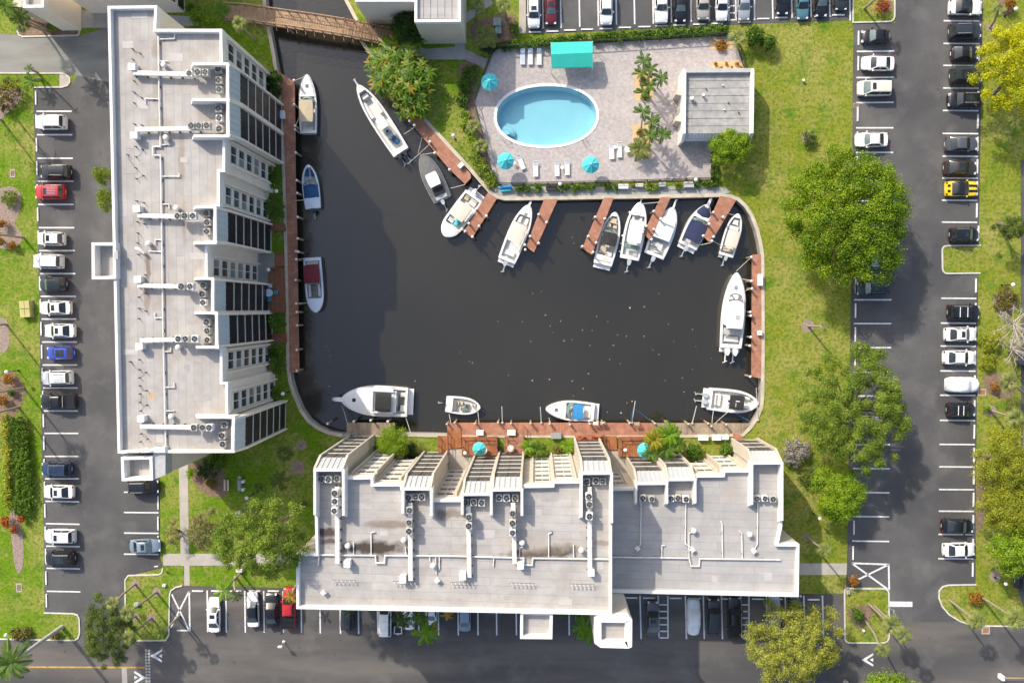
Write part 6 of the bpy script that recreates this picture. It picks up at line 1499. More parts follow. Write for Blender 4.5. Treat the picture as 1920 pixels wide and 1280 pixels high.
# mooring pilings
PM = {}
def piling(px, py, label, group, h=1.1, capc='plastic_white'):
    if (h, capc) not in PM:
        b = MB(); b.cyl((0, 0, WZ-1.0), 0.14, h-WZ+1.0, 10); c = MB(); c.cyl((0, 0, h), 0.17, 0.02, 10); c.cyl((0, 0, h+.02), 0.165, 0.16, 10, r1=0.02)
        PM[(h, capc)] = (b.mesh('post', 'piling_wood', 40), c.mesh('cap', capc, 30))
    a = G(px, py, h); o = thing('mooring_piling', label, 'piling', (a.x, a.y, 0), group=group); pm, cm = PM[(h, capc)]; part('post', pm, o); part('cap', cm, o)
for grp, side, ps in (('pilings of the west dock', 'down the west dock edge', [(551, 151), (551, 196), (553, 236), (553, 243), (554, 286), (556, 338), (557, 362), (558, 407), (558, 447), (555, 471), (559, 472), (555, 486), (554, 525), (555, 569), (556, 585), (557, 610), (556, 656), (556, 695)]),
    ('pilings of the north-west dock', 'down the slanting north-west dock', [(738, 199), (768, 227), (777, 235), (806, 266), (815, 287), (843, 318)]),
    ('pilings of the first finger pier', 'on the westernmost finger pier', [(893, 392), (912, 405), (879, 419), (898, 424), (872, 434), (886, 444)]),
    ('pilings of the second finger pier', 'on the lone finger pier', [(1010, 402), (1025, 417), (994, 443), (1010, 456), (984, 459), (985, 468)]),
    ('pilings of the third finger pier', 'on the middle finger pier', [(1116, 407), (1134, 410), (1103, 443), (1118, 455), (1092, 462), (1112, 473)]),
    ('pilings of the fourth finger pier', 'on the fourth finger pier', [(1226, 396), (1239, 410), (1212, 424), (1226, 430), (1205, 436), (1222, 449)]),
    ('pilings of the fifth finger pier', 'on the easternmost finger pier', [(1338, 398), (1356, 407), (1330, 420), (1319, 442), (1338, 444), (1335, 452)]),
    ('pilings of the east dock', 'down the east dock edge', [(1409, 482), (1409, 527), (1410, 541), (1407, 585), (1408, 592), (1408, 632), (1406, 648), (1407, 706)]),
    ('pilings of the south dock', 'along the south dock edge from the west', [(838, 795), (853, 792), (891, 794), (934, 792), (958, 794), (995, 794), (1031, 795), (1069, 796), (1106, 795), (1121, 791), (1131, 793), (1181, 793), (1228, 794), (1252, 794), (1291, 795), (1328, 794), (1334, 799), (1362, 796)]),
    ('pilings of the cruiser dock', 'along the cruiser dock edge', [(663, 790), (695, 788), (727, 790)])):
    cc = 'plastic_white' if 'south' not in grp else 'seawall_cap'
    for k, p in enumerate(ps): piling(p[0], p[1], 'round wooden mooring piling, %s %s' % (ORD[k], side), grp, h=1.0+0.25*((k*7) % 3)/2, capc=cc)
piling(614, 794, 'lone piling with white cap standing in the water at the south-west curve', None)
# dock boxes
def dockbox(px, py, wx, wy, label, mt='plastic_white', rz=0, h=.62, z=.12):
    a = G(px, py, h); o = thing('dock_box', label, 'box', (a.x, a.y, z), R(rz)); w, d = wx*.07, wy*.07
    b = MB(); b.box((0, 0, h*.4), (w*.92, d*.92, h*.8)); b.build('box', mt, o); b = MB(); b.box((0, 0, h*.86), (w, d, h*.16), taper=.92); b.build('lid', mt, o)
for a in [(529, 215, 9, 15, 'white dock box on the west dock beside the beige-topped boat'), (864, 310, 11, 8, 'white dock box at the lower end of the slanting dock', 'plastic_white', 45), (1426, 525, 9, 22, 'white dock box at the top of the east dock beside the big boat'), (1425, 624, 8, 9, 'small square white dock box midway down the east dock'),
          (900, 811, 14, 10, 'white dock box above the turquoise umbrella, south dock'), (959, 811, 16, 10, 'white dock box just right of the middle of the south dock, before the round-table deck'), (1043, 817, 20, 11, 'black dock box on the south seawall', 'metal_grey'), (1319, 821, 19, 9, 'low white bench box in the east lawn row, left one'), (1344, 820, 17, 11, 'white dock box in the east lawn row, middle one'), (1360, 820, 13, 8, 'small white dock box in the east lawn row, right one'),
          (1169, 349.5, 19, 9, 'white dock box on the walk above the third pier'), (1199, 347, 15, 6, 'dull pink grey dock box on the walk between the hedges', 'stucco_beige'), (1242, 346, 13, 8, 'grey dock box on the pool side walk', 'unit_grey'), (1292, 346, 19, 11, 'pale grey dock box under the globe lamp on the pool walk', 'unit_grey'), (1034, 352, 20, 11, 'black bin box on the walk below the pool fence', 'black_metal')]: dockbox(*a)
# ---- boats
def hullhalf(t, W, bowp=2.2, stern=.90):
    """half width at t (0 stern, 1 bow)"""
    if t < .42: return W/2*(stern+(1-stern)*math.sin(t/.42*math.pi/2))
    return W/2*max(0.0, 1-((t-.42)/.58)**bowp)**0.66
def boat(bow, stern, wpx, label, feats, hullm='gelcoat', fb=0.95, bowp=2.2, cock=(.07, .50), floor=.45, stern_w=.90, name='motor_boat', group='boats moored in the basin', topz=2.2, deckm='gelcoat', floorm='deck_nonskid'):
    B, S = G(bow[0], bow[1], WZ+fb), G(stern[0], stern[1], WZ+fb); d = B-S; L = d.length; rz = math.atan2(d.y, d.x); W = wpx*.07
    o = thing(name, label, 'boat', (S.x, S.y, WZ), rz, group)
    N = 20; ts = sorted(set([i/N for i in range(N)]+[.97, .985, .995, 1.0]+[cock[0], cock[1]])); sec = []
    hw = lambda t: hullhalf(t, W, bowp, stern_w)
    sheer = lambda t: fb*(1+.22*t*t)
    b = MB(); rings = []
    for t in ts:
        w = hw(t)+.004; x = t*L; z = sheer(t); k = .80-.25*t
        rings.append([(x, -w, z), (x, -w*.97, z*.6), (x-.35*t*t, -w*k, -.05), (x-.5*t*t, 0, -.25), (x-.35*t*t, w*k, -.05), (x, w*.97, z*.6), (x, w, z)])
    b.loft(rings, closed=False, cap=False); b.add([(0, -hw(0), fb), (0, -hw(0)*.8, -.05), (0, hw(0)*.8, -.05), (0, hw(0), fb)], [(0, 1, 2, 3)])
    b.build('hull', hullm, o, 40)
    rim = max(.16, W*.09); b = MB(); f = MB()
    inw = lambda t: max(0.02, hw(t)-rim)
    for t0, t1 in zip(ts[:-1], ts[1:]):
        x0, x1, z0, z1 = t0*L, t1*L, sheer(t0), sheer(t1); a0, a1 = hw(t0), hw(t1)
        if cock[0] <= t0 < cock[1]-1e-6:
            i0, i1 = inw(t0), inw(t1)
            for s in (1, -1):
                q = [(x0, s*a0, z0), (x1, s*a1, z1), (x1, s*i1, z1+.03), (x0, s*i0, z0+.03)]; b.add(q, [(0, 1, 2, 3) if s < 0 else (3, 2, 1, 0)])
                q = [(x0, s*i0, z0+.03), (x1, s*i1, z1+.03), (x1, s*i1, floor), (x0, s*i0, floor)]; b.add(q, [(0, 1, 2, 3) if s < 0 else (3, 2, 1, 0)])
            f.add([(x0, -i0, floor), (x1, -i1, floor), (x1, i1, floor), (x0, i0, floor)], [(0, 1, 2, 3)])
        else:
            c0, c1 = .05+.10*a0, .05+.10*a1
            v = [(x0, -a0, z0), (x1, -a1, z1), (x1, -a1*.6, z1+c1*.8), (x0, -a0*.6, z0+c0*.8), (x0, a0*.6, z0+c0*.8), (x1, a1*.6, z1+c1*.8), (x1, a1, z1), (x0, a0, z0)]
            b.add(v, [(0, 1, 2, 3), (3, 2, 5, 4), (4, 5, 6, 7)])
    for t, s in ((cock[0], 1), (cock[1], -1)):
        x = t*L; i_ = inw(t); z = sheer(t); b.add([(x, -i_, floor), (x, i_, floor), (x, i_, z+.10), (x, -i_, z+.10)], [(0, 1, 2, 3)])
    b.build('deck', deckm, o, 30); f.build('cockpit_floor', floorm, o)
    top = sheer
    def A(nm, mt, fn, smooth=None): m = MB(); fn(m); return m.build(nm, mt, o, smooth)
    if 'rubrail' not in feats:
        for s in (1, -1): A('rub_rail', 'unit_grey', lambda m: m.tube([(t*L, s*(hw(t)+.012), sheer(t)-.05) for t in ts[:-1]], .035, 4))
    for ft, ar in feats.items():
        if ft == 'motors':            # [(y offsets), colour]
            for y in ar[0]:
                k = ar[2] if len(ar) > 2 else 1.0
                m_ = A('outboard_motor', ar[1], lambda m: (m.loft([[(-.08-.62*k*u, y+v*.22*k, fb+.05+zz*k) for u, v in ((0, -.8), (.3, -1), (.75, -.8), (1, -.35), (1, .35), (.75, .8), (.3, 1), (0, .8))] for zz in (0, .30, .42)]), m.box((-.45*k, y, fb-.45), (.26*k, .16*k, 1.0))), 40)
                q = MB(); q.box((-.95*k, y, fb-.62), (.75*k, .12, .14)); q.box((-1.30*k, y, fb-.62), (.10, .42*k, .10), .5); q.build('drive_leg', 'motor_grey' if ar[1] != 'gelcoat' else 'gelcoat', m_)
        elif ft == 'top':             # t0,t1,width frac,z,material,kind
            for (t0, t1, wf, zz, mt, round_) in ar:
                w = W/2*wf; n = 6; pts = []
                def fn(m):
                    rings = []
                    for i in range(n+1):
                        u = i/n; x = (t0+(t1-t0)*u)*L; ee = 1-round_*(abs(2*u-1)**3)*.5
                        rings.append([(x, -w*ee, zz-.10), (x, -w*ee*.95, zz-.01), (x, -w*ee*.5, zz+.05), (x, 0, zz+.075+.02*math.sin(i*2)), (x, w*ee*.5, zz+.05), (x, w*ee*.95, zz-.01), (x, w*ee, zz-.10)])
                    m.loft(rings, closed=True, cap=True)
                A('canopy', mt, fn, 50)
                for tx in (t0+.03, t1-.03):
                    for s in (1, -1): A('canopy_post', 'galvanised', lambda m: m.tube([(tx*L, s*w*.86, floor), (tx*L, s*w*.82, zz-.05)], .03, 5))
        elif ft == 'canvas':          # low canvas laid over the hull: t0,t1,width frac,z,mat
            for (t0, t1, wf, zz, mt) in ar:
                def fn(m):
                    rings = []; n = 8
                    for i in range(n+1):
                        t = t0+(t1-t0)*i/n; w = min(W/2*wf, max(.03, hw(t)-.05)); x = t*L; zb = sheer(t); zz_ = zb+zz*math.sin(math.pi*min(.95, .12+i/n*.8))
                        rings.append([(x, -w, zb+.03), (x, -w*.8, zb+(zz_-zb)*.8+.03), (x, 0, zz_+.06), (x, w*.8, zb+(zz_-zb)*.8+.03), (x, w, zb+.03)])
                    m.loft(rings, closed=False, cap=False)
                A('canvas_cover', mt, fn, 60)
        elif ft == 'screen':          # windscreen at t
            for (t, wf, h, mt) in ar:
                w = W/2*wf
                def fn(m):
                    n = 8; bot, tp = [], []
                    for i in range(n+1):
                        u = -1+2*i/n; xx = t*L+(1-u*u)*.55; z = sheer(t)+.06; bot.append((xx, u*w, z)); tp.append((xx-.42, u*w*.90, z+h))
                    m.add(bot+tp, [(i, i+1, n+2+i, n+1+i) for i in range(n)])
                q = A('windscreen', mt, fn); 
                A('screen_frame', 'galvanised', lambda m: m.tube([((t*L+(1-u*u)*.55)-.42, u*w*.9, sheer(t)+.08+h) for u in [-1+.25*i for i in range(9)]], .025, 4))
        elif ft == 'seat':            # (t, y, lx, ly, mat)
            for (t, y, lx, ly, mt) in ar:
                A('seat', mt, lambda m: (m.box((t*L, y, floor+.22), (lx, ly, .44), taper=.95), m.box((t*L-lx*.42, y, floor+.55), (.12, ly*.95, .35))), None)
        elif ft == 'console':
            for (t, lx, ly) in ar:
                A('console', 'gelcoat', lambda m: m.box((t*L, 0, floor+.5), (lx, ly, 1.0), taper=.8)); A('console_screen', 'boat_glass', lambda m: m.box((t*L+lx*.3, 0, floor+1.12), (.06, ly*.8, .3)))
                A('steering_wheel', 'black_metal', lambda m: m.cyl((t*L-lx*.55, 0, floor+.95), .17, .05, 12))
        elif ft == 'hatch':
            for (t, lx, ly, mt) in ar: A('hatch', mt, lambda m: (m.box((t*L, 0, sheer(t)+.075+.10*hw(t)*.8), (lx, ly, .07), taper=.9)))
        elif ft == 'rail':
            t0, t1, h = ar
            tt = [t0+(t1-t0)*i/8 for i in range(9)]
            path = [(t*L, -max(.02, hw(t)-.08), sheer(t)+h) for t in tt]+[(t*L, max(.02, hw(t)-.08), sheer(t)+h) for t in tt[::-1]]
            A('bow_rail', 'galvanised', lambda m: m.tube(path, .022, 4))
            for t in tt[:-1:2]:
                for s in (1, -1): A('rail_stanchion', 'galvanised', lambda m: m.tube([(t*L, s*(hw(t)-.08), sheer(t)), (t*L, s*(hw(t)-.08), sheer(t)+h)], .018, 4))
        elif ft == 'pulpit':
            lx, w = ar; A('bow_pulpit', 'gelcoat', lambda m: m.loft([[(L-.5, -w*1.1, sheer(1)+.02), (L+lx*.8, -w*.8, sheer(1)+.1), (L+lx, 0, sheer(1)+.1), (L+lx*.8, w*.8, sheer(1)+.1), (L-.5, w*1.1, sheer(1)+.02)], [(L-.5, -w*1.1, sheer(1)+.10), (L+lx*.8, -w*.8, sheer(1)+.18), (L+lx, 0, sheer(1)+.18), (L+lx*.8, w*.8, sheer(1)+.18), (L-.5, w*1.1, sheer(1)+.10)]]))
            A('anchor', 'galvanised', lambda m: (m.box((L+lx*.75, 0, sheer(1)+.24), (.5, .07, .07)), m.box((L+lx, 0, sheer(1)+.22), (.09, .36, .09))))
        elif ft == 'platform':
            A('swim_platform', 'gelcoat', lambda m: m.box((-ar/2, 0, fb*.45), (ar, W*.86, .10), taper=.97))
        elif ft == 'house':           # cabin trunk t0,t1,width,height,glass band
            for (t0, t1, wf, h, gl) in ar:
                w = W/2*wf; z0 = sheer((t0+t1)/2)
                def fn(m):
                    rings = []
                    for i in range(9):
                        u = i/8; x = (t0+(t1-t0)*u)*L; e = 1-.55*max(0, (u-.6)/.4)**2.2; hh = h*(1-.85*max(0, (u-.62)/.38)**1.7)
                        rings.append([(x, -w*e, z0-.1), (x, -w*e*.94, z0+hh*.9), (x, -w*e*.7, z0+hh), (x, 0, z0+hh+.05), (x, w*e*.7, z0+hh), (x, w*e*.94, z0+hh*.9), (x, w*e, z0-.1)])
                    m.loft(rings, closed=False, cap=True)
                A('cabin_house', 'gelcoat', fn, 35)
                if gl:
                    def g2(m):
                        n = 8; r0, r1 = [], []
                        for i in range(n+1):
                            a = -1.15+2.3*i/n; u0, u1 = .93-.10*(1-math.cos(a)), .72-.10*(1-math.cos(a))
                            for u, rr_ in ((u0, r0), (u1, r1)):
                                e = 1-.55*max(0, (u-.6)/.4)**2.2; hh = h*(1-.85*max(0, (u-.62)/.38)**1.7)
                                rr_.append(((t0+(t1-t0)*u)*L, math.sin(a)/math.sin(1.15)*w*e*.84, z0+hh+.07-.04*abs(a)))
                        m.add(r0+r1, [(i, i+1, n+2+i, n+1+i) for i in range(n)])
                    A('windscreen', gl, g2, 50)
        elif ft == 'box':             # free boxes (name, t, y, z, lx, ly, lz, mat)
            for (nm, t, y, zz, lx, ly, lz, mt) in ar: A(nm, mt, lambda m: m.box((t*L, y, zz), (lx, ly, lz), taper=.96))
        elif ft == 'fenders':
            for (t, s) in ar: A('fender', 'plastic_white', lambda m: (m.cyl((t*L, s*(hw(t)+.12), fb*.35), .12, .55, 8),))
        elif ft == 'tube':            # rolled towable float: (t, y, len, r, mat, rot)
            for (t, y, ln, r_, mt, nm) in ar: A(nm, mt, lambda m: m.tube([(t*L-ln/2, y-.1, floor+r_+.05), (t*L+ln/2, y+.15, floor+r_+.05)], r_, 10), 50)
    return o
boat((576, 140), (578, 250), 34, 'white bowed cruiser with beige canopy at the top of the west dock', dict(top=[(.17, .54, .80, 1.9, 'boat_tan', .15)], screen=[(.56, .84, .5, 'boat_glass')], hatch=[(.80, .42, .40, 'boat_glass')], seat=[(.08, 0, .5, 1.4, 'seat_white'), (.60, .45, .4, .5, 'seat_white')], rail=(.62, .97, .5), box=[('transom_locker', .03, .5, 1.0, .3, .5, .14, 'unit_grey')]), cock=(.05, .62))
boat((671, 160), (752, 286), 36, 'long white open fishing boat with twin outboards in the upper channel', dict(motors=([-.42, .42], 'motor_black', 1.15), console=[(.36, .9, 1.0)], top=[(.33, .47, .52, 2.5, 'gelcoat', .2)], seat=[(.66, .68, 2.6, .45, 'seat_white'), (.66, -.68, 2.6, .45, 'seat_white'), (.84, 0, .6, .9, 'seat_white'), (.26, 0, .5, 1.0, 'seat_white')], tube=[(.17, -.3, .9, .36, 'boat_blue', 'blue_float')], box=[('bait_well', .03, 0, 1.0, .5, 1.2, .2, 'gelcoat'), ('bow_hatch', .90, 0, .95, .4, .4, .06, 'metal_grey')], pulpit=(.7, .1)), cock=(.06, .90), bowp=2.6, fb=1.1)
boat((791, 290), (830, 374), 38, 'grey-covered boat with a white hardtop beside the slanting dock', dict(motors=([.1], 'motor_grey', 1.1), canvas=[(.02, .97, .98, .35, 'boat_grey')], top=[(.28, .56, .62, 2.0, 'gelcoat', .25)], box=[('stern_seat', .06, 0, 1.05, .55, 1.6, .2, 'motor_grey'), ('open_well', .19, 0, 1.34, .8, 1.5, .06, 'boat_black')]), cock=(.06, .40), deckm='boat_grey')
boat((833, 443), (889, 367), 40, 'white catamaran deck boat with a teal float roll and beige hardtop', dict(motors=([-.25], 'gelcoat', 1.2), top=[(.25, .58, .74, 2.3, 'boat_beige', .1)], tube=[(.60, .25, 1.2, .36, 'turq_canvas', 'float_roll')], seat=[(.13, .4, .8, 1.0, 'seat_white'), (.12, -.6, .6, .6, 'boat_tan'), (.66, -.55, .5, .8, 'seat_white')], platform=.7, box=[('bow_locker', .82, 0, .98, .6, 1.2, .14, 'gelcoat')]), cock=(.05, .74), bowp=4.5, stern_w=.96)
boat((993, 384), (950, 489), 37, 'white fishing boat with a square beige hardtop left of the lone pier', dict(motors=([0], 'motor_grey', 1.15), top=[(.32, .64, .74, 2.4, 'boat_beige', .15)], seat=[(.14, 0, .6, 1.3, 'seat_white'), (.72, .45, .9, .45, 'seat_white'), (.72, -.45, .9, .45, 'seat_white')], hatch=[(.83, .40, .42, 'metal_grey')], pulpit=(.85, .16), platform=.5), cock=(.05, .80), bowp=2.4)
boat((1154, 398), (1130, 496), 38, 'white runabout with a black canopy right of the middle pier', dict(top=[(.36, .60, .76, 1.9, 'boat_black', .3)], screen=[(.58, .86, .45, 'boat_glass')], seat=[(.28, .35, .9, 1.0, 'seat_tan'), (.22, -.4, .6, .9, 'seat_white'), (.84, 0, .7, .9, 'seat_tan'), (.10, 0, .45, 1.7, 'boat_beige'), (.76, .4, .8, .5, 'boat_beige'), (.76, -.4, .8, .5, 'seat_tan')], platform=.55, canvas=[(.04, .17, .78, .12, 'boat_beige')]), cock=(.17, .92), floorm='boat_beige')
boat((1201, 379), (1180, 486), 39, 'white hardtop boat with mint stern glass right of the black-topped runabout', dict(motors=([0], 'motor_grey', 1.25), top=[(.28, .66, .70, 2.3, 'gelcoat', .1)], box=[('stern_glass', .21, 0, 1.35, .62, 2.0, .10, 'boat_glass'), ('gear', .09, -.6, 1.05, .5, .5, .2, 'unit_grey')], seat=[(.72, .5, 1.1, .35, 'deck_nonskid'), (.72, -.5, 1.1, .35, 'deck_nonskid')], hatch=[(.80, .5, .45, 'deck_nonskid')], fenders=[(.10, 1), (.24, 1), (.38, 1), (.80, 1)], pulpit=(.3, .08)), cock=(.06, .76), bowp=2.5)
boat((1262, 389), (1226, 480), 42, 'broad white cuddy boat with a pulpit left of the navy-covered boat', dict(motors=([0], 'motor_grey', 1.2), house=[(.34, .80, .80, .75, None)], seat=[(.18, -.2, 1.5, .9, 'deck_nonskid'), (.22, .6, .5, .8, 'seat_white')], box=[('teak_trim', .13, -.2, .98, .12, 1.2, .06, 'boat_tan'), ('spray_hood', .64, 0, 1.95, .1, 1.9, .08, 'unit_grey')], pulpit=(1.0, .14), rail=(.70, .97, .45)), cock=(.06, .36), bowp=2.2)
boat((1327, 384), (1289, 462), 40, 'white boat with navy canvas over cockpit and bow', dict(motors=([.1], 'motor_grey', 1.1), top=[(.13, .56, .84, 1.75, 'boat_navy', .1)], canvas=[(.70, .95, .66, .18, 'boat_navy')], screen=[(.58, .84, .42, 'boat_glass')], platform=.5, pulpit=(1.0, .2), box=[('stern_gear', .05, .4, 1.05, .4, .6, .2, 'unit_grey')]), cock=(.06, .66), bowp=2.0)
boat((1384, 401), (1361, 480), 30, 'small white boat with a tan hardtop, easternmost of the pier row', dict(motors=([0], 'motor_grey', .95), top=[(.20, .58, .78, 2.1, 'boat_beige', .15)], seat=[(.15, 0, .5, 1.2, 'seat_tan'), (.80, 0, .7, .7, 'seat_white')], box=[('swim_step', -.02, .65, .7, .5, .55, .1, 'gelcoat'), ('bow_deck', .66, 0, .98, .5, 1.2, .1, 'gelcoat')]), cock=(.06, .90), bowp=2.6)
boat((1381, 511), (1370, 652), 44, 'big white sport yacht with a long white hardtop along the east dock', dict(motors=([-.5, .5], 'gelcoat', 1.45), house=[(.30, .76, .76, .9, 'boat_grey')], top=[(.26, .56, .74, 2.55, 'gelcoat', .2)], box=[('skylight', .41, -.25, 2.66, .5, .5, .05, 'unit_grey'), ('aft_glass', .22, 0, 1.5, .9, 2.3, .08, 'unit_grey')], hatch=[(.80, .5, .42, 'metal_grey')], seat=[(.12, 0, .7, 2.0, 'seat_white')], platform=.6, rail=(.62, .96, .5)), cock=(.05, .32), fb=1.25, bowp=2.0)
boat((1422, 757), (1327, 747), 43, 'white open boat with a black T-top and twin outboards in the south-east corner', dict(motors=([-.45, .45], 'motor_grey', 1.2), top=[(.38, .66, .64, 2.5, 'boat_black', .12)], console=[(.48, .9, 1.0)], seat=[(.20, 0, .8, 1.6, 'seat_white'), (.76, .6, .9, .4, 'seat_white'), (.76, -.6, .9, .4, 'seat_white')], box=[('rod_holder', .53, .2, 2.66, .5, .12, .06, 'plastic_white'), ('rod_holder', .50, -.3, 2.66, .12, .5, .06, 'unit_grey')], platform=.6), cock=(.08, .90), bowp=2.5, stern_w=.94)
boat((1023, 766), (1114, 773), 38, 'white cruiser with a bright blue canopy along the south dock', dict(top=[(.24, .44, .76, 1.9, 'boat_bimini_blue', .2)], screen=[(.50, .84, .45, 'boat_glass')], hatch=[(.78, .42, .42, 'boat_grey')], seat=[(.14, 0, .9, 1.6, 'seat_white'), (.50, .5, .5, .6, 'seat_white')], platform=.65, rail=(.62, .96, .45)), cock=(.07, .58), bowp=2.0)
boat((901, 764), (836, 757), 33, 'small white skiff with grey seats at the west end of the south dock', dict(motors=([0], 'motor_black', .8), seat=[(.42, .3, .6, .5, 'seat_tan'), (.48, -.35, .6, .5, 'boat_beige'), (.62, 0, .5, .5, 'boat_grey'), (.80, .2, .5, .4, 'boat_beige')], box=[('thwart', .26, 0, .78, .45, 1.5, .1, 'boat_grey'), ('console_lid', .55, -.4, .9, .7, .5, .25, 'boat_glass')]), cock=(.20, .90), bowp=2.4, fb=.75, floor=.3)
boat((640, 748), (764, 754), 58, 'largest white cruiser with a black bimini, south-west corner of the basin', dict(house=[(.20, .66, .70, .55, None)], top=[(.22, .46, .62, 2.8, 'boat_black', .12)], box=[('flybridge_floor', .34, 0, 1.92, 3.2, 2.9, .12, 'gelcoat'), ('flybridge_coaming', .52, 0, 2.15, .3, 2.8, .5, 'gelcoat'), ('flybridge_side', .36, 1.42, 2.15, 2.9, .18, .45, 'gelcoat'), ('flybridge_side', .36, -1.42, 2.15, 2.9, .18, .45, 'gelcoat'), ('cockpit_console', .17, .9, 1.2, .5, .7, .5, 'boat_glass'), ('outrigger', .30, -1.9, 2.2, 2.4, .06, .06, 'black_metal'), ('cockpit_mat', .11, .2, .62, .8, 2.2, .04, 'boat_grey')], seat=[(.07, .9, .8, .8, 'seat_white'), (.07, -1.0, .8, .7, 'seat_white')], hatch=[(.80, .46, .46, 'boat_black')], pulpit=(1.05, .30), platform=.7, rail=(.55, .98, .55)), cock=(.03, .22), fb=1.45, floor=.6, bowp=2.1, stern_w=.94, name='cabin_cruiser')
boat((593, 586), (585, 483), 34, 'white deck boat with a maroon bimini along the west dock', dict(top=[(.14, .47, .88, 2.0, 'boat_maroon', .08)], canvas=[(.48, .72, .36, .12, 'boat_grey')], seat=[(.60, .62, 1.6, .35, 'seat_white'), (.60, -.62, 1.6, .35, 'seat_white'), (.08, 0, .5, 1.6, 'seat_white')]), hullm='gelcoat_cool', deckm='gelcoat_cool', cock=(.06, .74), bowp=4.0, stern_w=.97)
boat((578, 309), (587, 391), 32, 'small pale blue bowrider with a dark blue cockpit cover on the west dock', dict(motors=([0], 'motor_black', .95), canvas=[(.24, .56, .90, .25, 'boat_blue')], screen=[(.57, .82, .4, 'boat_glass')], seat=[(.82, .35, .9, .3, 'boat_blue'), (.82, -.35, .9, .3, 'boat_blue')], box=[('trim_band', .20, 0, 1.0, .12, 1.7, .05, 'boat_blue')]), hullm='gelcoat_cool', deckm='gelcoat_cool', cock=(.56, .93), bowp=2.4)
# mooring lines
def rope(p, q, label, z0=.6, z1=-.5, mt='rope', sag=.15, r=.035):
    a, c = G(p[0], p[1], z0), G(q[0], q[1], z1); m_ = (a+c)/2-Vector((0, 0, sag)); b = MB(); b.tube([a-a, m_-a, c-a], r, 5)
    tag(b.build('mooring_line', mt, loc=a), label, 'rope')
for a in [((551, 152), (576, 141), 'white bow line of the beige-canopied boat'), ((554, 236), (562, 215), 'slack line from the west dock to the beige-canopied boat'), ((725, 165), (692, 166), 'white bow line of the long open fishing boat'), ((779, 237), (757, 252), 'white stern line of the long open fishing boat'),
  ((806, 270), (764, 308), 'white boom line off the slanting dock above the grey boat'), ((791, 258), (784, 287), 'short line from the slanting dock to the grey boat bow'), ((815, 286), (789, 290), 'white bow line of the grey-covered boat'), ((872, 346), (845, 353), 'stern line of the grey-covered boat'), ((871, 430), (853, 435), 'white line from the first pier to the catamaran'),
  ((1237, 379), (1203, 382), 'white bow line of the mint-glassed hardtop boat'), ((1357, 398), (1380, 404), 'bow line of the small tan-topped boat'), ((1337, 452), (1362, 465), 'stern line of the small tan-topped boat'), ((1334, 455), (1296, 463), 'stern line of the navy-covered boat'), ((1409, 482), (1380, 509), 'long bow line of the big sport yacht'),
  ((1413, 526), (1391, 523), 'white spring line of the big sport yacht'), ((1408, 541), (1394, 547), 'short pale line beside the big sport yacht'), ((555, 487), (572, 484), 'stern line of the maroon-topped boat'), ((557, 569), (578, 568), 'bow line of the maroon-topped boat'), ((553, 376), (570, 375), 'line of the small blue-covered bowrider'),
  ((651, 792), (641, 760), 'white bow line of the largest cruiser'), ((770, 812), (760, 780), 'white stern line of the largest cruiser'), ((845, 792), (842, 776), 'stern line of the small skiff'), ((898, 792), (896, 772), 'bow line of the small skiff'), ((1340, 794), (1366, 771), 'blue grey line of the black T-top boat'), ((1335, 792), (1338, 768), 'white line of the black T-top boat'),
  ((1032, 792), (1029, 783), 'bow line of the blue-canopied cruiser')]: rope(*a)
def pole(p, q, label, mt='plastic_white', z0=.3, z1=1.6):
    a, c = G(p[0], p[1], z0), G(q[0], q[1], z1); b = MB(); b.tube([a-a, c-a], .05, 6); o = thing('mooring_whip', label, 'pole', a); b.build('rod', mt, o); b = MB(); b.box((0, 0, 0), (.25, .25, .2)); b.build('base', 'unit_grey', o)
pole((1185, 792), (1191, 752), 'white mooring whip leaning over the water, middle of the south dock'); pole((1182, 793), (1188, 764), 'blue mooring whip beside the white one', 'rope_blue'); pole((1015, 792), (1013, 763), 'thin white mooring whip left of the blue-canopied cruiser'); pole((1298, 793), (1306, 761), 'bent white mooring whip left of the black T-top boat'); pole((942, 792), (941, 762), 'white mooring whip right of the small skiff'); pole((1421, 787), (1418, 727), 'long pole along the seawall at the south-east curve', 'unit_grey', .2, .3)
rope((1224, 792), (1191, 766), 'blue line from the mooring whip to the south dock', .3, 1.0, 'rope_blue'); rope((1405, 789), (1374, 772), 'teal line from the seawall to the black T-top boat', .2, -.5, 'rope_blue')
# floating petals and leaves: nobody could count them
rs = np.random.RandomState(5); spots = []
while len(spots) < 45:
    x, y = rs.normal(1150, 130), rs.normal(655, 75)
    if 640 < x < 1400 and 540 < y < 780: spots.append((x, y))
spots += [(612, 649), (616, 657), (619, 667), (619, 680), (591, 715), (617, 724), (934, 403), (1073, 445), (1076, 456), (1015, 546), (1235, 550), (1208, 575), (1181, 577), (998, 713), (1030, 711), (862, 661), (880, 677), (886, 680)]
Q = []
for x, y in spots:
    a = G(x, y, WZ+.012); s = rs.uniform(.05, .09)*(1.6 if rs.rand() < .12 else 1); t = rs.uniform(0, 6.28); e = Vector((math.cos(t), math.sin(t), 0))*s; f = Vector((-e.y, e.x, 0))*.8
    Q.append([a-e, a-f, a+e, a+f])
me = quadmesh('floating_petals', np.array([[list(v) for v in q] for q in Q]), 'boat_tan'); fo = bpy.data.objects.new('floating_petals', me); COL.objects.link(fo); fo['kind'] = 'stuff'

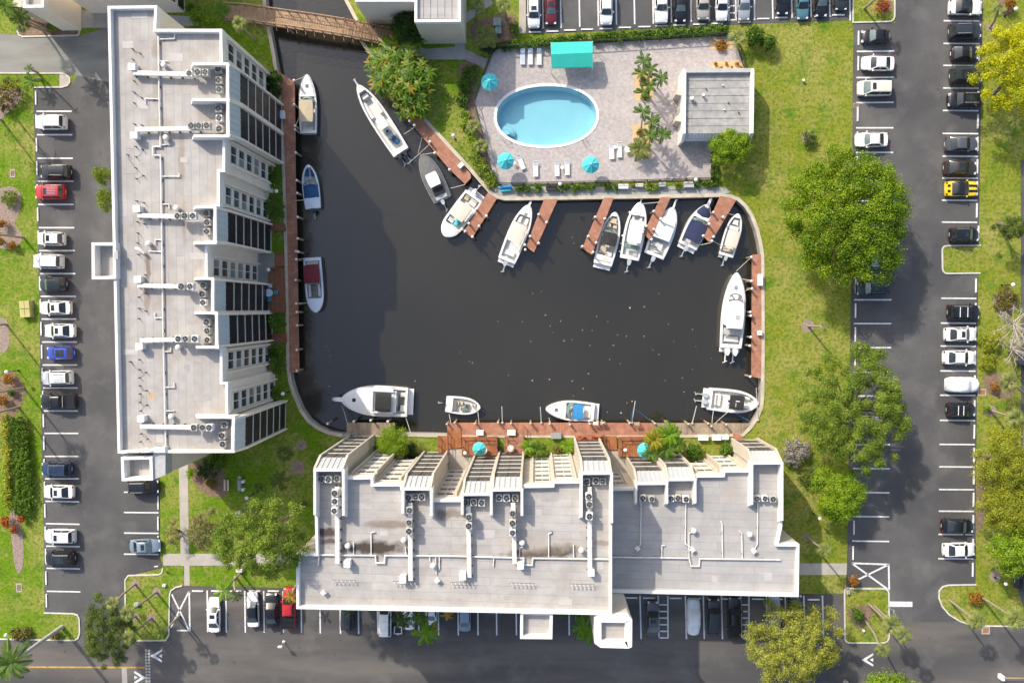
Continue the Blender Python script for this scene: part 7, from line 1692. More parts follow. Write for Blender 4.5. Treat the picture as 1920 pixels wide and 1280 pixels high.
# ================================================================== BRIDGE
def bridge():
    pts = [(422, 24), (460, 26), (498, 32), (540, 38), (590, 45), (645, 54), (680, 61), (735, 72)]
    hts = [.15, .55, .95, 1.25, 1.35, 1.15, .8, .15]
    C = [G(x, y, h) for (x, y), h in zip(pts, hts)]; o0 = Vector((C[0].x, C[0].y, 0)); V = [c-o0 for c in C]
    o = thing('footbridge', 'arched brown timber footbridge crossing the canal at the top', 'bridge', o0)
    def lat(i): d = (V[min(i+1, len(V)-1)]-V[max(i-1, 0)]); d.z = 0; d.normalize(); return Vector((-d.y, d.x, 0))
    hw = .98
    for i in range(len(V)-1):
        n = max(3, int((V[i+1]-V[i]).length/.30)); 
        for k in range(n):
            a, c = V[i].lerp(V[i+1], (k+.04)/n), V[i].lerp(V[i+1], (k+.96)/n); la = lat(i).lerp(lat(i+1), (k+.5)/n)*hw; b = MB()
            b.loft([[a-la, a+la, a+la-Vector((0, 0, .06)), a-la-Vector((0, 0, .06))], [c-la, c+la, c+la-Vector((0, 0, .06)), c-la-Vector((0, 0, .06))]])
            b.build('board', 'bridge_boards', o)
    for s in (1, -1):
        side = [v+lat(i)*s*(hw-.03) for i, v in enumerate(V)]
        for p, q in zip(side[:-1], side[1:]):
            b = MB(); b.tube([p-Vector((0, 0, .2)), q-Vector((0, 0, .2))], .12, 4); b.build('beam', 'bridge_timber', o)
            for zz, mt, r in ((1.02, 'bridge_rail_top', .075), (.55, 'bridge_timber', .04)): b = MB(); b.tube([p+Vector((0, 0, zz)), q+Vector((0, 0, zz))], r, 4); b.build('rail', mt, o)
            n = max(1, round((q-p).length/1.25))
            for k in range(n):
                c = p.lerp(q, k/n); b = MB(); b.box((c.x, c.y, c.z+.45), (.1, .1, 1.1)); b.build('post', 'bridge_timber', o)
                if s < 0: b = MB(); b.tube([c-Vector((0, 0, .15)), c+Vector((.1, -.55, -.25))], .05, 4); b.build('brace', 'bridge_rail_top', o)
    for i in (3, 5):
        for s in (.8, -.8): c = V[i]+lat(i)*s; b = MB(); b.cyl((c.x, c.y, WZ-1), .15, c.z-WZ+.8, 8); b.build('pile', 'piling_wood', o)
    # screened gate section at the east end
    for k in range(14):
        c = V[5].lerp(V[7], .06+.90*k/14); la = lat(6)*hw*.95; b = MB(); b.tube([c+la+Vector((0, 0, .2)), c+la+Vector((0, 0, 1.75)), c-la+Vector((0, 0, 1.75)), c-la+Vector((0, 0, .2))], .045, 4); b.build('pergola_bar', 'bridge_timber', o)
bridge()

# ================================================================== POOL SIDE
def umbrella(px, py, r, label, z=2.35, z0=.05):
    c = G(px, py, z); o = thing('parasol', label, 'umbrella', (c.x, c.y, z0)); rr = r*.07; N = 8
    for k in range(N):
        a0, a1 = 2*math.pi*k/N+.2, 2*math.pi*(k+1)/N+.2; b = MB(); am = (a0+a1)/2
        p0 = (rr*math.cos(a0), rr*math.sin(a0), z-.1); p1 = (rr*math.cos(a1), rr*math.sin(a1), z-.1); pm = (rr*.955*math.cos(am), rr*.955*math.sin(am), z-.12)
        h0, h1 = (p0[0]*.5, p0[1]*.5, z+.36), (p1[0]*.5, p1[1]*.5, z+.36); hm = (pm[0]*.5, pm[1]*.5, z+.28); t = (0, 0, z+.72)
        b.add([t, h0, hm, h1, p0, pm, p1], [(0, 1, 2), (0, 2, 3), (1, 4, 5, 2), (2, 5, 6, 3)]); b.build('panel', 'turq_canvas', o)
        b = MB(); b.tube([(0, 0, z+.66), (h0[0], h0[1], h0[2]-.02), (p0[0], p0[1], p0[2]-.02)], .015, 4); b.build('rib', 'galvanised', o)
    b = MB(); b.cyl((0, 0, z+.66), .06, .14, 8); b.build('finial', 'stop_paint', o); b = MB(); b.cyl((0, 0, 0), .03, z+.6, 8); b.build('pole', 'galvanised', o); b = MB(); b.cyl((0, 0, 0), .28, .1, 12); b.build('base', 'unit_grey', o)
for a in ((918, 153.5, 16, 'turquoise parasol half in shade at the pool fence, north-west corner'), (948, 302, 16, 'turquoise parasol beside the pool steps, south-west corner of the pool deck'), (1107.5, 309, 16, 'turquoise parasol near the pool ladder, south side of the pool deck')): umbrella(*a)
umbrella(899, 840, 13, 'turquoise parasol on the brown patio deck left of the round-table deck', z0=.45); umbrella(1209, 843, 15, 'turquoise parasol partly under the palm clump on the south-east patio', z0=.45)
def canopy():
    z = 2.3; pts = [(1033, 80), (1111, 78), (1111.5, 125.5), (1034, 128)]; W = [G(x, y, z) for x, y in pts]; r0, r1 = G(1033.2, 102, 3.0), G(1111.2, 99, 3.0); o0 = Vector((W[0].x, W[0].y, 0))
    o = thing('shade_canopy', 'teal gabled canvas canopy at the north side of the pool deck', 'canopy', o0); q = lambda v: v-o0
    b = MB(); b.quad(q(W[0]), q(r0), q(r1), q(W[1])); b.build('north_slope', 'teal_canvas', o); b = MB(); b.quad(q(r0), q(W[3]), q(W[2]), q(r1)); b.build('south_slope', 'teal_canvas', o)
    for p0, p1 in ((W[0], W[1]), (W[3], W[2])): b = MB(); a, c = q(p0), q(p1); b.quad(a, c, c-Vector((0, 0, .3)), a-Vector((0, 0, .3))); b.build('valance', 'teal_canvas', o)
    for p in W: v = q(p); b = MB(); b.cyl((v.x, v.y, 0), .045, z, 8); b.build('post', 'stop_paint', o)
    b = MB(); b.tube([q(r0)-Vector((0, 0, .04)), q(r1)-Vector((0, 0, .04))], .03, 5); b.build('ridge_pole', 'galvanised', o)
canopy()
a = G(918, 97, .5); o = thing('trash_bin', 'black bin in the north-west corner of the pool fence', 'bin', (a.x, a.y, .05)); b = MB(); b.cyl((0, 0, 0), .24, .8, 12, r1=.28); b.build('body', 'black_metal', o); b = MB(); b.cyl((0, 0, .8), .3, .08, 12); b.build('lid', 'black_metal', o)
def lounger(px, py, rz, label, strap='lounge_white', head=1):
    a = G(px, py, .3); o = thing('sun_lounger', label, 'lounger', (a.x, a.y, .045), R(rz), 'sun loungers on the pool deck'); w = .56
    b = MB()
    for s in (1, -1): b.box((0, s*w/2, .3), (1.9, .05, .06))
    b.build('frame', 'plastic_white', o)
    for k in range(9): b = MB(); b.box((-.86+.155*k, 0, .335), (.125, w-.04, .02)); b.build('strap', strap, o)
    b = MB(); c, s_ = math.cos(R(26)), math.sin(R(26)); b.add([(.48, -w/2, .34), (.48+.62*c, -w/2, .34+.62*s_), (.48+.62*c, w/2, .34+.62*s_), (.48, w/2, .34)], [(0, 1, 2, 3)]); b.box((.48+.6*c, 0, .35+.6*s_), (.06, w, .06)); b.build('backrest', strap if head else 'lounge_blue', o)
    for x in (-.8, .4):
        for s in (1, -1): b = MB(); b.box((x, s*w/2, .15), (.05, .05, .3)); b.build('leg', 'plastic_white', o)
for a in ((980, 108, 90, 'white lounger nearest the bin, left of the teal canopy', 'lounge_blue'), (994.5, 108, 90, 'white lounger in the middle of the three left of the teal canopy', 'lounge_white', 0), (1011, 108.5, 90, 'white lounger nearest the teal canopy', 'lounge_white', 0),
          (1147, 285, 92, 'white lounger left of the little table, east of the pool ladder'), (1161.5, 282, 92, 'white lounger right of the little table, east of the pool ladder'), (977, 305, 112, 'tilted white lounger right of the south-west parasol'), (1004.5, 318, 92, 'white lounger standing alone south of the pool'), (1044.5, 317, 92, 'white lounger left of the round table, south of the pool'), (1063.5, 315, 92, 'white lounger right of the round table, south of the pool')): lounger(*a)
def table(px, py, r, label, mt='plastic_white', z0=.05, h=.55, top=None):
    a = G(px, py, h); o = thing('round_table', label, 'table', (a.x, a.y, z0)); b = MB(); b.cyl((0, 0, h), r, .04, 16); b.build('tabletop', mt, o)
    b = MB(); b.cyl((0, 0, 0), .05, h, 8); b.build('pedestal', mt, o); b = MB(); b.cyl((0, 0, 0), r*.6, .03, 12); b.build('base', mt, o); return o
for a in ((1153.5, 276, .22, 'little white table between the two loungers east of the ladder'), (1054, 314, .24, 'little white table between the two loungers south of the pool'), (1177, 280, .42, 'white round table beside the bushy palm of the south planter'), (964, 306, .22, 'little white table beside the tilted lounger')): table(*a)
table(906, 843, .55, 'white table edge under the patio parasol', z0=.45, h=.7); table(957.5, 839.5, .46, 'round mosaic-topped table on the reddish patio deck', 'umbrella_grey', .3, .7); table(505.5, 549, .52, 'round white table set with teal chairs on the west terrace', 'gelcoat_cool', .3, .72)
def chair(px, py, rz, label, mt, z0=.06, group=None, s=1.0):
    a = G(px, py, .5); o = thing('chair', label, 'chair', (a.x, a.y, z0), R(rz), group, (s, s, s)); b = MB(); b.box((0, 0, .42), (.46, .46, .05)); b.build('seat', mt, o); b = MB(); b.box((-.23, 0, .68), (.05, .44, .46)); b.build('backrest', mt, o)
    for x in (-.2, .2):
        for y in (-.2, .2): b = MB(); b.box((x, y, .21), (.04, .04, .42)); b.build('leg', mt, o)
    for y in (-.24, .24): b = MB(); b.box((0, y, .62), (.42, .05, .04)); b.build('armrest', mt, o)
for a in ((498, 550, 0, 'teal chair left of the west terrace table', 'plastic_teal'), (518, 548, 180, 'teal chair right of the west terrace table', 'plastic_teal'), (508, 536, -90, 'pale chair above the west terrace table', 'gelcoat_cool'), (507, 561, 90, 'teal chair below the west terrace table', 'plastic_teal')): chair(*a, z0=.3, group='chairs of the west terrace table')
for a in ((1086, 820, 200, 'red-brown chair at the left end of the row behind the fifth stack', 'red_chair'), (1096, 821, 270, 'red-brown chair second from left behind the fifth stack', 'red_chair'), (1112, 820, 260, 'red-brown chair third from left behind the fifth stack', 'red_chair'), (1119, 821, 275, 'red-brown chair fourth from left behind the fifth stack', 'red_chair'), (1127, 820, 268, 'red-brown chair at the right end of the row behind the fifth stack', 'red_chair')): chair(*a, z0=.22, group='red chairs on the south shore')
chair(938, 840, 30, 'dark wire chair between the two patio decks', 'black_metal'); chair(951, 852, 80, 'dark chair at the screens below the round table', 'black_metal')
for x, y, l in ((1117, 793, 'white cleaning stand on the south dock edge, left one'), (1130, 793, 'pale wooden stand on the south dock edge, middle one'), (1194, 794, 'pale wooden stand on the south dock edge beside the whips')):
    a = G(x, y, .9); o = thing('cleaning_stand', l, 'stand', (a.x, a.y, .12)); b = MB(); b.box((0, 0, .9), (.7, .4, .06)); b.build('top', 'stop_paint' if 'white' in l else 'bridge_rail_top', o)
    for s in (-.3, .3):
        for t in (-.15, .15): b = MB(); b.box((s, t, .45), (.06, .06, .9)); b.build('leg', 'bridge_rail_top', o)
# pool ladders
for px, py, rz, l in ((1090, 168, 60, 'chrome pool ladder at the north-east edge'), (1094, 262, -60, 'chrome pool ladder at the south-east edge'), (949, 263, 200, 'chrome hand rail at the pool steps')):
    a = G(px, py, .1); o = thing('pool_ladder', l, 'ladder', (a.x, a.y, .1), R(rz))
    for s in (-.22, .22): b = MB(); b.tube([(.35, s, -.05), (.3, s, .65), (0, s, .8), (-.35, s, .6), (-.45, s, -.6)], .025, 6); b.build('rail', 'galvanised', o)
    for k in range(2): b = MB(); b.box((-.45, 0, -.25-.25*k), (.08, .44, .03)); b.build('step', 'galvanised', o)
# blue equipment at the fence corner, utility boxes, lamps
a = G(948, 353, .4); o = thing('kayak', 'bright blue rolled raft on a white stand at the pool fence corner', 'raft', (a.x, a.y, .05), R(6)); b = MB(); b.tube([(-.8, .1, .42), (-.7, .1, .45), (.7, .1, .45), (.8, .1, .42)], .24, 10); b.build('roll', 'boat_bimini_blue', o, 50); b = MB(); b.tube([(-.7, -.28, .35), (.7, -.28, .35)], .16, 8); b.build('roll', 'turq_canvas', o, 50)
for s in (-.5, .5): b = MB(); b.box((s, 0, .1), (.1, .8, .2)); b.build('stand', 'plastic_white', o)
def ubox(px, py, wx, wy, h, label, mt, rz=0, name='utility_box', z=0.0):
    a = G(px, py, h); o = thing(name, label, 'utility box', (a.x, a.y, z), R(rz)); w, d = wx*.07, wy*.07
    b = MB(); b.box((0, 0, .06), (w*1.1, d*1.1, .12)); b.build('pad', 'concrete_grey', o); b = MB(); b.box((0, 0, h/2+.06), (w, d, h-.12)); b.build('cabinet', mt, o); b = MB(); b.box((0, 0, h), (w*1.04, d*1.04, .07), taper=.95); b.build('lid', mt, o)
    b = MB(); b.box((0, 0, h+.045), (.03, d*.9, .02)); b.build('seam', 'black_metal', o)
ubox(932, 41, 14, 14, .9, 'dull green utility cabinet by the north walk, upper of two', 'utility_green'); ubox(934, 56, 11, 13, .75, 'dull green utility cabinet by the north walk, lower of two', 'utility_green')
ubox(45.5, 571, 19, 14, .9, 'yellow-green utility box on the west lawn, upper of the pair', 'utility_yellow', 4); ubox(46.5, 586, 19, 17, .8, 'yellow-green utility box on the west lawn, lower of the pair', 'utility_yellow', 4)
ubox(255, 1133, 8, 6, .5, 'small grey box among the island palms', 'unit_grey'); ubox(307, 1097.5, 6, 4, .4, 'tiny white box near the top of the palm island', 'stop_paint'); ubox(1591, 1110, 5, 7, .5, 'small grey box at the top of the south-east island', 'unit_grey'); ubox(448, 1068, 12, 9, .6, 'small pale shed-like box in the courtyard by the oak', 'stucco_beige')
ubox(446, 967, 9, 16, .7, 'pale concrete box at the sunlit edge of the courtyard grass', 'stucco_beige', 8)
def lamp(px, py, label, h=2.6, pole='black_metal', r=.25):
    a = G(px, py, h); o = thing('globe_lamp', label, 'lamp', (a.x, a.y, 0)); b = MB(); b.cyl((0, 0, 0), .05, h-.2, 8); b.cyl((0, 0, 0), .14, .12, 10); b.build('post', pole, o); b = MB(); b.cyl((0, 0, h-.24), .11, .06, 10); b.build('collar', pole, o); b = MB(); b.sphere((0, 0, h), r, 14, 8); b.build('globe', 'lamp_globe', o, 60)
for a in ((12, 697, 'white globe lamp in the west palm bed'), (11, 1190, 'white globe lamp at the south-west kerb bed'), (462.5, 933, 'white globe lamp in the shaded courtyard'), (530, 738, 'white globe lamp on the lawn at the south-west curve of the basin'), (850, 254, 'white globe lamp left of the pool, on the narrow lawn'), (1050, 345, 'white globe lamp beside the black bin below the pool'), (1305, 337, 'white globe lamp at the south-east corner of the pool fence'), (503, 505.5, 'white globe lamp at the west entry terrace'), (518, 358.5, 'white globe lamp between the palm bushes of the west shore'),
          (872, 849, 'white globe lamp on the brown patio deck beside the parasol'), (1172.5, 843.5, 'white globe lamp beside the railing of the south-east patio'), (1537.5, 971.5, 'white globe lamp on the lawn east of the low block'), (1899.5, 533.5, 'white globe lamp at the round ivy bed, east lawn'), (1905, 17, 'white globe lamp in the top right corner'), (1886, 1094, 'white globe lamp near the south-east tree'), (960, 841, 'white globe lamp at the left edge of the round-table deck')): lamp(*a)
for px, py, l in ((1506, 151, 'little white spotlight standing alone on the east lawn'), (1618.5, 1181, 'little white spotlight on the south-east island')):
    a = G(px, py, .3); o = thing('spotlight', l, 'lamp', (a.x, a.y, 0)); b = MB(); b.cyl((0, 0, 0), .06, .3, 8); b.build('stake', 'black_metal', o); b = MB(); b.cyl((0, 0, .28), .16, .22, 10); b.build('head', 'stop_paint', o)
a = G(524, 1208, 1.6); o = thing('street_sign', 'white-headed post standing in the bottom road', 'sign', (a.x+.1, a.y-.2, 0)); b = MB(); b.cyl((0, 0, 0), .06, 1.6, 8); b.build('post', 'galvanised', o); b = MB(); b.box((0, 0, 1.7), (.55, .12, .5)); b.build('plate', 'stop_paint', o); b = MB(); b.cyl((0, 0, 0), .2, .12, 10); b.build('base', 'stop_paint', o)
a = G(1902, 1272, 1.0); o = thing('barrier_gate', 'entry barrier with a yellow arm at the bottom right', 'barrier', (a.x-1.4, a.y, 0)); b = MB(); b.box((0, 0, .5), (.4, .6, 1.0)); b.build('housing', 'stop_paint', o); b = MB(); b.box((2.0, 0.1, .95), (4, .1, .1)); b.build('arm', 'yellow_paint', o)
a = G(1588, 1282, .3); o = thing('barrier_gate', 'grey barrier housing under the bright green tree at the bottom edge', 'barrier', (a.x, a.y, 0), R(35)); b = MB(); b.box((0, 0, .5), (.5, 1.0, 1.0)); b.build('housing', 'unit_grey', o); b = MB(); b.box((0, .1, 1.02), (.56, 1.06, .06)); b.build('lid', 'unit_grey', o)
a = G(1669, 1140, .8); o = thing('street_sign', 'small post sign at the stop bar', 'sign', (a.x, a.y, 0)); b = MB(); b.cyl((0, 0, 0), .04, 1.8, 6); b.build('post', 'galvanised', o); b = MB(); b.box((0, 0, 1.9), (.06, .5, .5)); b.build('plate', 'metal_grey', o)
a = G(296, 1059, .9); o = thing('street_sign', 'small white post sign at the end of the south path', 'sign', (a.x, a.y, 0)); b = MB(); b.cyl((0, 0, 0), .04, 1.4, 6); b.build('post', 'galvanised', o); b = MB(); b.box((0, 0, 1.4), (.45, .06, .35)); b.build('plate', 'stop_paint', o)
# courtyard bench and grill
a = G(424.5, 909, .4); o = thing('bench', 'pale timber bench in the shaded courtyard', 'bench', (a.x, a.y, 0))
for k, x in enumerate((-.22, .22)): b = MB(); b.box((x, 0, .45), (.24, 1.45, .05)); b.build('plank', 'boat_tan', o)
for y in (-.6, .6): b = MB(); b.box((0, y, .22), (.6, .08, .44)); b.build('leg', 'black_metal', o)
a = G(469.5, 953, .4); o = thing('bench', 'narrow timber bench half under the courtyard oak', 'bench', (a.x, a.y, 0)); b = MB(); b.box((0, 0, .45), (.3, 1.2, .05)); b.build('plank', 'boat_tan', o)
for y in (-.5, .5): b = MB(); b.box((0, y, .22), (.3, .08, .44)); b.build('leg', 'black_metal', o)
a = G(449, 909, .6); o = thing('barbecue', 'grey barbecue counter with two white lids in the shaded courtyard', 'barbecue', (a.x, a.y, 0)); b = MB(); b.box((0, 0, .4), (.42, 1.4, .8)); b.build('counter', 'metal_grey', o)
for y in (.45, -.6): b = MB(); b.box((.42, y, .35), (.36, .36, .7)); b.build('side_shelf', 'stop_paint', o)
b = MB(); b.box((-.02, .98, .4), (.36, .4, .5), R(20)); b.build('stone_block', 'concrete_grey', o)
# small white satellite-like planter among the big leaves
a = G(804, 146, .5); o = thing('statue', 'small grey white statue beside the big-leaf plant', 'statue', (a.x, a.y, 0)); b = MB(); b.loft([[(q*math.cos(k*math.pi/5), q*.8*math.sin(k*math.pi/5), z) for k in range(10)] for q, z in ((.32, 0), (.30, .2), (.16, .35), (.26, .7), (.24, .95), (.12, 1.05))]); b.build('figure', 'concrete_grey', o, 50); b = MB(); b.sphere((0, 0, 1.2), .15, 10, 6); b.build('head', 'concrete', o, 60)

# ================================================================== TREES AND PALMS
tree('round_tree', 'big round bright green tree spreading over the lawn and the east car park', 'tree', 1588, 408, 117, 129, 10.5, 'leaf_mango', 150, 150, 0.92, 0.17, trunk=.4, base=(1560, 440), ragged=.10, limbs=8)
tree('oak_tree', 'sparse oak with see-through crown over the lower part of the east car park', 'tree', 1599, 764, 106, 116, 10.0, 'leaf_oak', 180, 95, 0.72, 0.13, hole=.14, trunk=.35, base=(1560, 790), ragged=.2, limbs=16)
tree('rust_tree', 'yellow green bushy tree with rusty tips between the lawn and the low block', 'tree', 1569, 925, 50, 57, 6.0, 'leaf_lime', 46, 130, 0.60, 0.14, ragged=.15)
tree('olive_tree', 'olive yellow tree at the bottom, right of the low block', 'tree', 1486, 1203, 88, 88, 9.0, 'leaf_olive', 100, 130, 0.78, 0.14, hole=.05, ragged=.18, limbs=8)
tree('lime_tree', 'bright lime green tree cut by the bottom edge', 'tree', 1660, 1305, 64, 48, 7.0, 'leaf_lime', 40, 130, 0.75, 0.17, ragged=.15)
tree('yellow_tree', 'brilliant yellow flowering tree at the top right edge', 'tree', 1905, 128, 78, 88, 9.0, 'leaf_yellow', 80, 140, 0.80, 0.16, hole=.04, base=(1862, 178), ragged=.2)
tree('oak_tree', 'broad yellow green oak filling the right edge, upper crown', 'tree', 1895, 862, 66, 72, 8.5, 'leaf_oak_yellow', 70, 130, 0.75, 0.13, ragged=.18, base=(1845, 855))
tree('oak_tree', 'yellow green oak at the right edge, middle crown beside the empty stalls', 'tree', 1893, 945, 58, 52, 8.0, 'leaf_oak_yellow', 55, 130, 0.72, 0.13, ragged=.18)
tree('green_tree', 'bright green tree at the right edge above the navy car', 'tree', 1900, 1024, 50, 56, 7.5, 'leaf_lime', 50, 140, 0.70, 0.16, ragged=.16)
tree('courtyard_oak', 'tall oak in the courtyard between the two big blocks', 'tree', 492, 1008, 92, 80, 20.5, 'leaf_oak', 120, 120, 0.72, 0.14, hole=.06, trunk=.35, ragged=.15, limbs=12, rz=4.0, hcf=.84)
tree('fine_tree', 'fine-leaved dark green tree over the south-west entrance', 'tree', 208, 1182, 50, 70, 8.0, 'leaf_fine', 80, 150, 0.62, 0.11, hole=.05, ragged=.18, base=(238, 1168), limbs=10)
tree('bushy_tree', 'round light green tree on the south shore, left of the stair landing', 'tree', 738, 828, 31, 33, 4.2, 'leaf_lime', 34, 110, 0.42, 0.10, ragged=.1)
tree('bushy_tree', 'round glossy bright tree at the south-west corner of the pool house', 'tree', 1369, 277, 40, 36, 4.6, 'leaf_lime', 44, 120, 0.50, 0.12, ragged=.08)
tree('slim_tree', 'thin grey green tree leaning over the east lawn', 'tree', 1893, 425, 30, 26, 5.5, 'leaf_fine', 24, 90, 0.42, 0.10, hole=.3, base=(1870, 418), ragged=.25)
tree('shade_tree', 'dark leafy tree against the pale north building', 'tree', 765, 50, 30, 36, 5.0, 'leaf_dark', 34, 120, 0.5, 0.14)
tree('wall_tree', 'yellow green narrow tree at the west wall of the long block, lower half', 'tree', 203, 376, 12, 26, 6.5, 'leaf_oak', 18, 100, 0.40, 0.12, base=(222, 380), ragged=.1)
tree('wall_tree', 'yellow green narrow tree at the west wall of the long block, upper half', 'tree', 197, 332, 16, 18, 6.5, 'leaf_oak', 14, 90, 0.40, 0.12, base=(225, 338), ragged=.1)
shrub('silver_bush', 'dry silver grey bush by the north-east corner of the low block', 'bush', 1493, 848, 27, 30, 1.6, 'leaf_silver', 26, 80, .42, .13)
shrub('round_bush', 'dark green bush between the silver bush and the rusty-tipped tree', 'bush', 1518, 892, 22, 20, 1.6, 'leaf_fine', 18, 70, .4, .10)
# big-leaf plant over the slanting dock
def bigleaf(name, label, px, py, rx, ry, h, n, ls, mt, cat='tree', up=.5, seed=1, base=None):
    c = G(px, py, h); o = thing(name, label, cat, (c.x, c.y, 0)); rs = np.random.RandomState(seed); k = .07*(1-h/HC)
    for j in range(6):
        a = j*1.05; e = Vector((math.cos(a)*rx*k*.55, math.sin(a)*ry*k*.55, h*.8)); b = MB(); b.tube([(0, 0, 0), e*.5+Vector((0, 0, .4)), e], .09, 5, r1=.04); b.build('stem', 'bark', o)
    cl = crownclumps(rx*k*.86, ry*k*.86, h*.42, n, rs, .0, -.1, .34); cl[:, 2] += h*.55; Q = []
    for c0 in cl:
        m_ = rs.randint(7, 11); a0 = rs.uniform(0, 6.28)
        for j in range(m_):
            a = a0+j*6.28/m_+rs.uniform(-.2, .2); el = rs.uniform(.1, up); ln = ls*rs.uniform(.7, 1.25); d = np.array([math.cos(a), math.sin(a), 0]); s_ = np.array([-math.sin(a), math.cos(a), 0])*ln*.14
            p1 = c0+d*ln*.45+np.array([0, 0, el*ln*.5]); p2 = c0+d*ln+np.array([0, 0, el*ln*.1-ln*.25])
            Q.append([c0, p1-s_, p2, p1+s_])
    cr = bpy.data.objects.new('leaves', quadmesh('leaves', np.array(Q), mt)); COL.objects.link(cr); cr.parent = o; cr['kind'] = 'stuff'
    return o
bigleaf('big_leaf_tree', 'big-leaved green and orange shrub tree spilling over the slanting dock', 750, 127, 66, 78, 4.0, 120, 1.02, 'leaf_big', seed=3)
bigleaf('big_leaf_tree', 'smaller big-leaved shrub at the lower end of the spilling shrub tree', 772, 190, 34, 32, 2.6, 34, .9, 'leaf_big', seed=5)
bigleaf('cordyline_bush', 'dense clump of straw-tipped sword leaves over the courtyard path, right part', 372, 998, 26, 46, 3.2, 60, .62, 'leaf_cordyline', 'bush', .9, 7)
bigleaf('cordyline_bush', 'loose straw-tipped sword leaves left of the courtyard path', 322, 1004, 15, 32, 2.6, 16, .55, 'leaf_cordyline', 'bush', .9, 8)
# bare trees at the right edge
def bare(px, py, h, label, base, n=26, seed=1, spread=2.6):
    a = G(base[0], base[1], 0); c = G(px, py, h); o = thing('bare_tree', label, 'tree', (a.x, a.y, 0)); rnd = random.Random(seed); v = c-a
    b = MB(); b.tube([(0, 0, 0), v*.5, v*.8], .16, 7, r1=.08); b.build('trunk', 'bare_wood', o)
    for k in range(n):
        s = v*rnd.uniform(.45, .85); az = rnd.uniform(0, 6.28); ln = rnd.uniform(.5, 1)*spread; e = s+Vector((math.cos(az)*ln, math.sin(az)*ln, rnd.uniform(.2, 1.6))); m_ = s.lerp(e, .5)+Vector((rnd.uniform(-.3, .3), rnd.uniform(-.3, .3), .2))
        b = MB(); b.tube([s, m_, e], .055, 4, r1=.02)
        for q in range(4): t = rnd.uniform(.4, 1); p = m_.lerp(e, t); b.tube([p, p+Vector((rnd.uniform(-.8, .8), rnd.uniform(-.8, .8), rnd.uniform(0, .5)))], .022, 3, r1=.008)
        b.build('branch', 'bare_wood', o)
bare(1898, 600, 5.5, 'leafless grey tree reaching over the right edge, upper one', (1905, 622), 30, 1, 3.2); bare(1900, 655, 5.0, 'leafless grey tree at the right edge, lower one', (1893, 660), 24, 2, 2.8)
shrub('flowering_bush', 'yellow flowering bush under the leafless trees', 'bush', 1858, 640, 24, 20, 1.3, 'leaf_oak_yellow', 18, 70, .4, .10); shrub('flowering_bush', 'low yellow green bush below the leafless trees', 'bush', 1852, 678, 16, 18, .9, 'leaf_oak_yellow', 14, 60, .35, .10)
shrub('ivy_bush', 'round ivy bed bush with rusty leaves on the east lawn', 'bush', 1886, 562, 22, 26, 1.0, 'leaf_croton', 26, 70, .42, .11)

# palms
palm('tall palm rooted beside the large croton, crown off the left edge', (15, 203), (-59, 175), 26, 'frond_dark', 'long', 16, z=7.7); palm('tall palm rooted below the dark rusty bush, crown off the left edge', (3, 226), (-72, 200), 24, 'frond_dark', 'long', 16, z=7.4)
palm('very tall royal palm leaning over the bottom left corner', (117, 1174), (20, 1243), 42, 'frond_green', 'long', 18, 'royal_trunk', .26)
palm('slim palm on the south-west island, topmost of the four', (254, 1094), (211, 1131), 15, 'frond_pale', 'fan', 16); palm('slim palm on the south-west island, easternmost of the four', (294, 1109), (238, 1150), 16, 'frond_pale', 'fan', 16)
palm('slim palm on the south-west island, left of the lower two', (254, 1154), (228, 1172), 15, 'frond_pale', 'fan', 14); palm('slim palm on the south-west island, lowest one', (284, 1157), (240, 1196), 16, 'frond_pale', 'fan', 16)
palm('palm casting a long shadow from the crossed-out south-west bay', (337, 1153), (304, 1188), 13, 'frond_dark', 'fan', 14)
palm('long-fronded palm dipping over the white sedan, south row', (452, 1073), (418, 1108), 22, 'frond_bright', 'long', 9, low=-.7); palm('short drooping palm over the red pickup, south row', (560, 1090), (544, 1118), 17, 'frond_yellow', 'long', 8, low=-.8, z=4.5)
palm('small palm at the base of the path, south row', (441, 1080), (441, 1117), 14, 'frond_dark', 'feather', 9, low=-.7, z=3.5)
palm('thick palm on the south-east island, nearest the stop bar', (1628, 1131), (1672, 1172), 21, 'frond_pale', 'fan', 20); palm('thick palm on the south-east island, rightmost crown', (1639, 1135), (1695, 1190), 18, 'frond_pale', 'fan', 18); palm('thick palm on the south-east island, lowest crown', (1622, 1162), (1655, 1219), 16, 'frond_pale', 'fan', 18)
palm('palm leaning over the kerb of the south-east curve, left one', (1781, 1125), (1832, 1165), 19, 'frond_pale', 'fan', 18); palm('palm on the south-east curve beside the yellow croton', (1838, 1117), (1905, 1160), 22, 'frond_pale', 'fan', 18)
palm('small palm standing alone on the lawn below the big round tree', (1515, 611), (1546, 612), 12, 'frond_pale', 'fan', 9); palm('leaning palm on the lawn east of the low block', (1512, 1006), (1546, 1031), 15, 'frond_pale', 'fan', 14)
palm('palm at the top grass island, crown cut by the frame', (1620, 17), (1652, -10), 15, 'frond_pale', 'fan', 12); palm('crooked palm above the yellow tree, top right', (1856, 53), (1873, 19), 16, 'frond_pale', 'fan', 14)
palm('palm beside the drain and covered car, leaning in from the right edge', (1925, 744), (1893, 716), 22, 'frond_pale', 'fan', 20, z=4.0); palm('palm with yellow base plant below the covered car, crown at the right edge', (1857, 769), (1905, 784), 20, 'frond_pale', 'fan', 16)
palm('palm in the shaded courtyard nearest the basin', (565, 833), (534, 850), 19, 'frond_dark', 'fan', 16); palm('palm with round mulch ring in the shaded courtyard', (560, 875), (522, 902), 21, 'frond_dark', 'long', 14); palm('small palm left of the ringed courtyard palm', (487, 918), (484, 914), 11, 'frond_dark', 'long', 9, z=1.2)
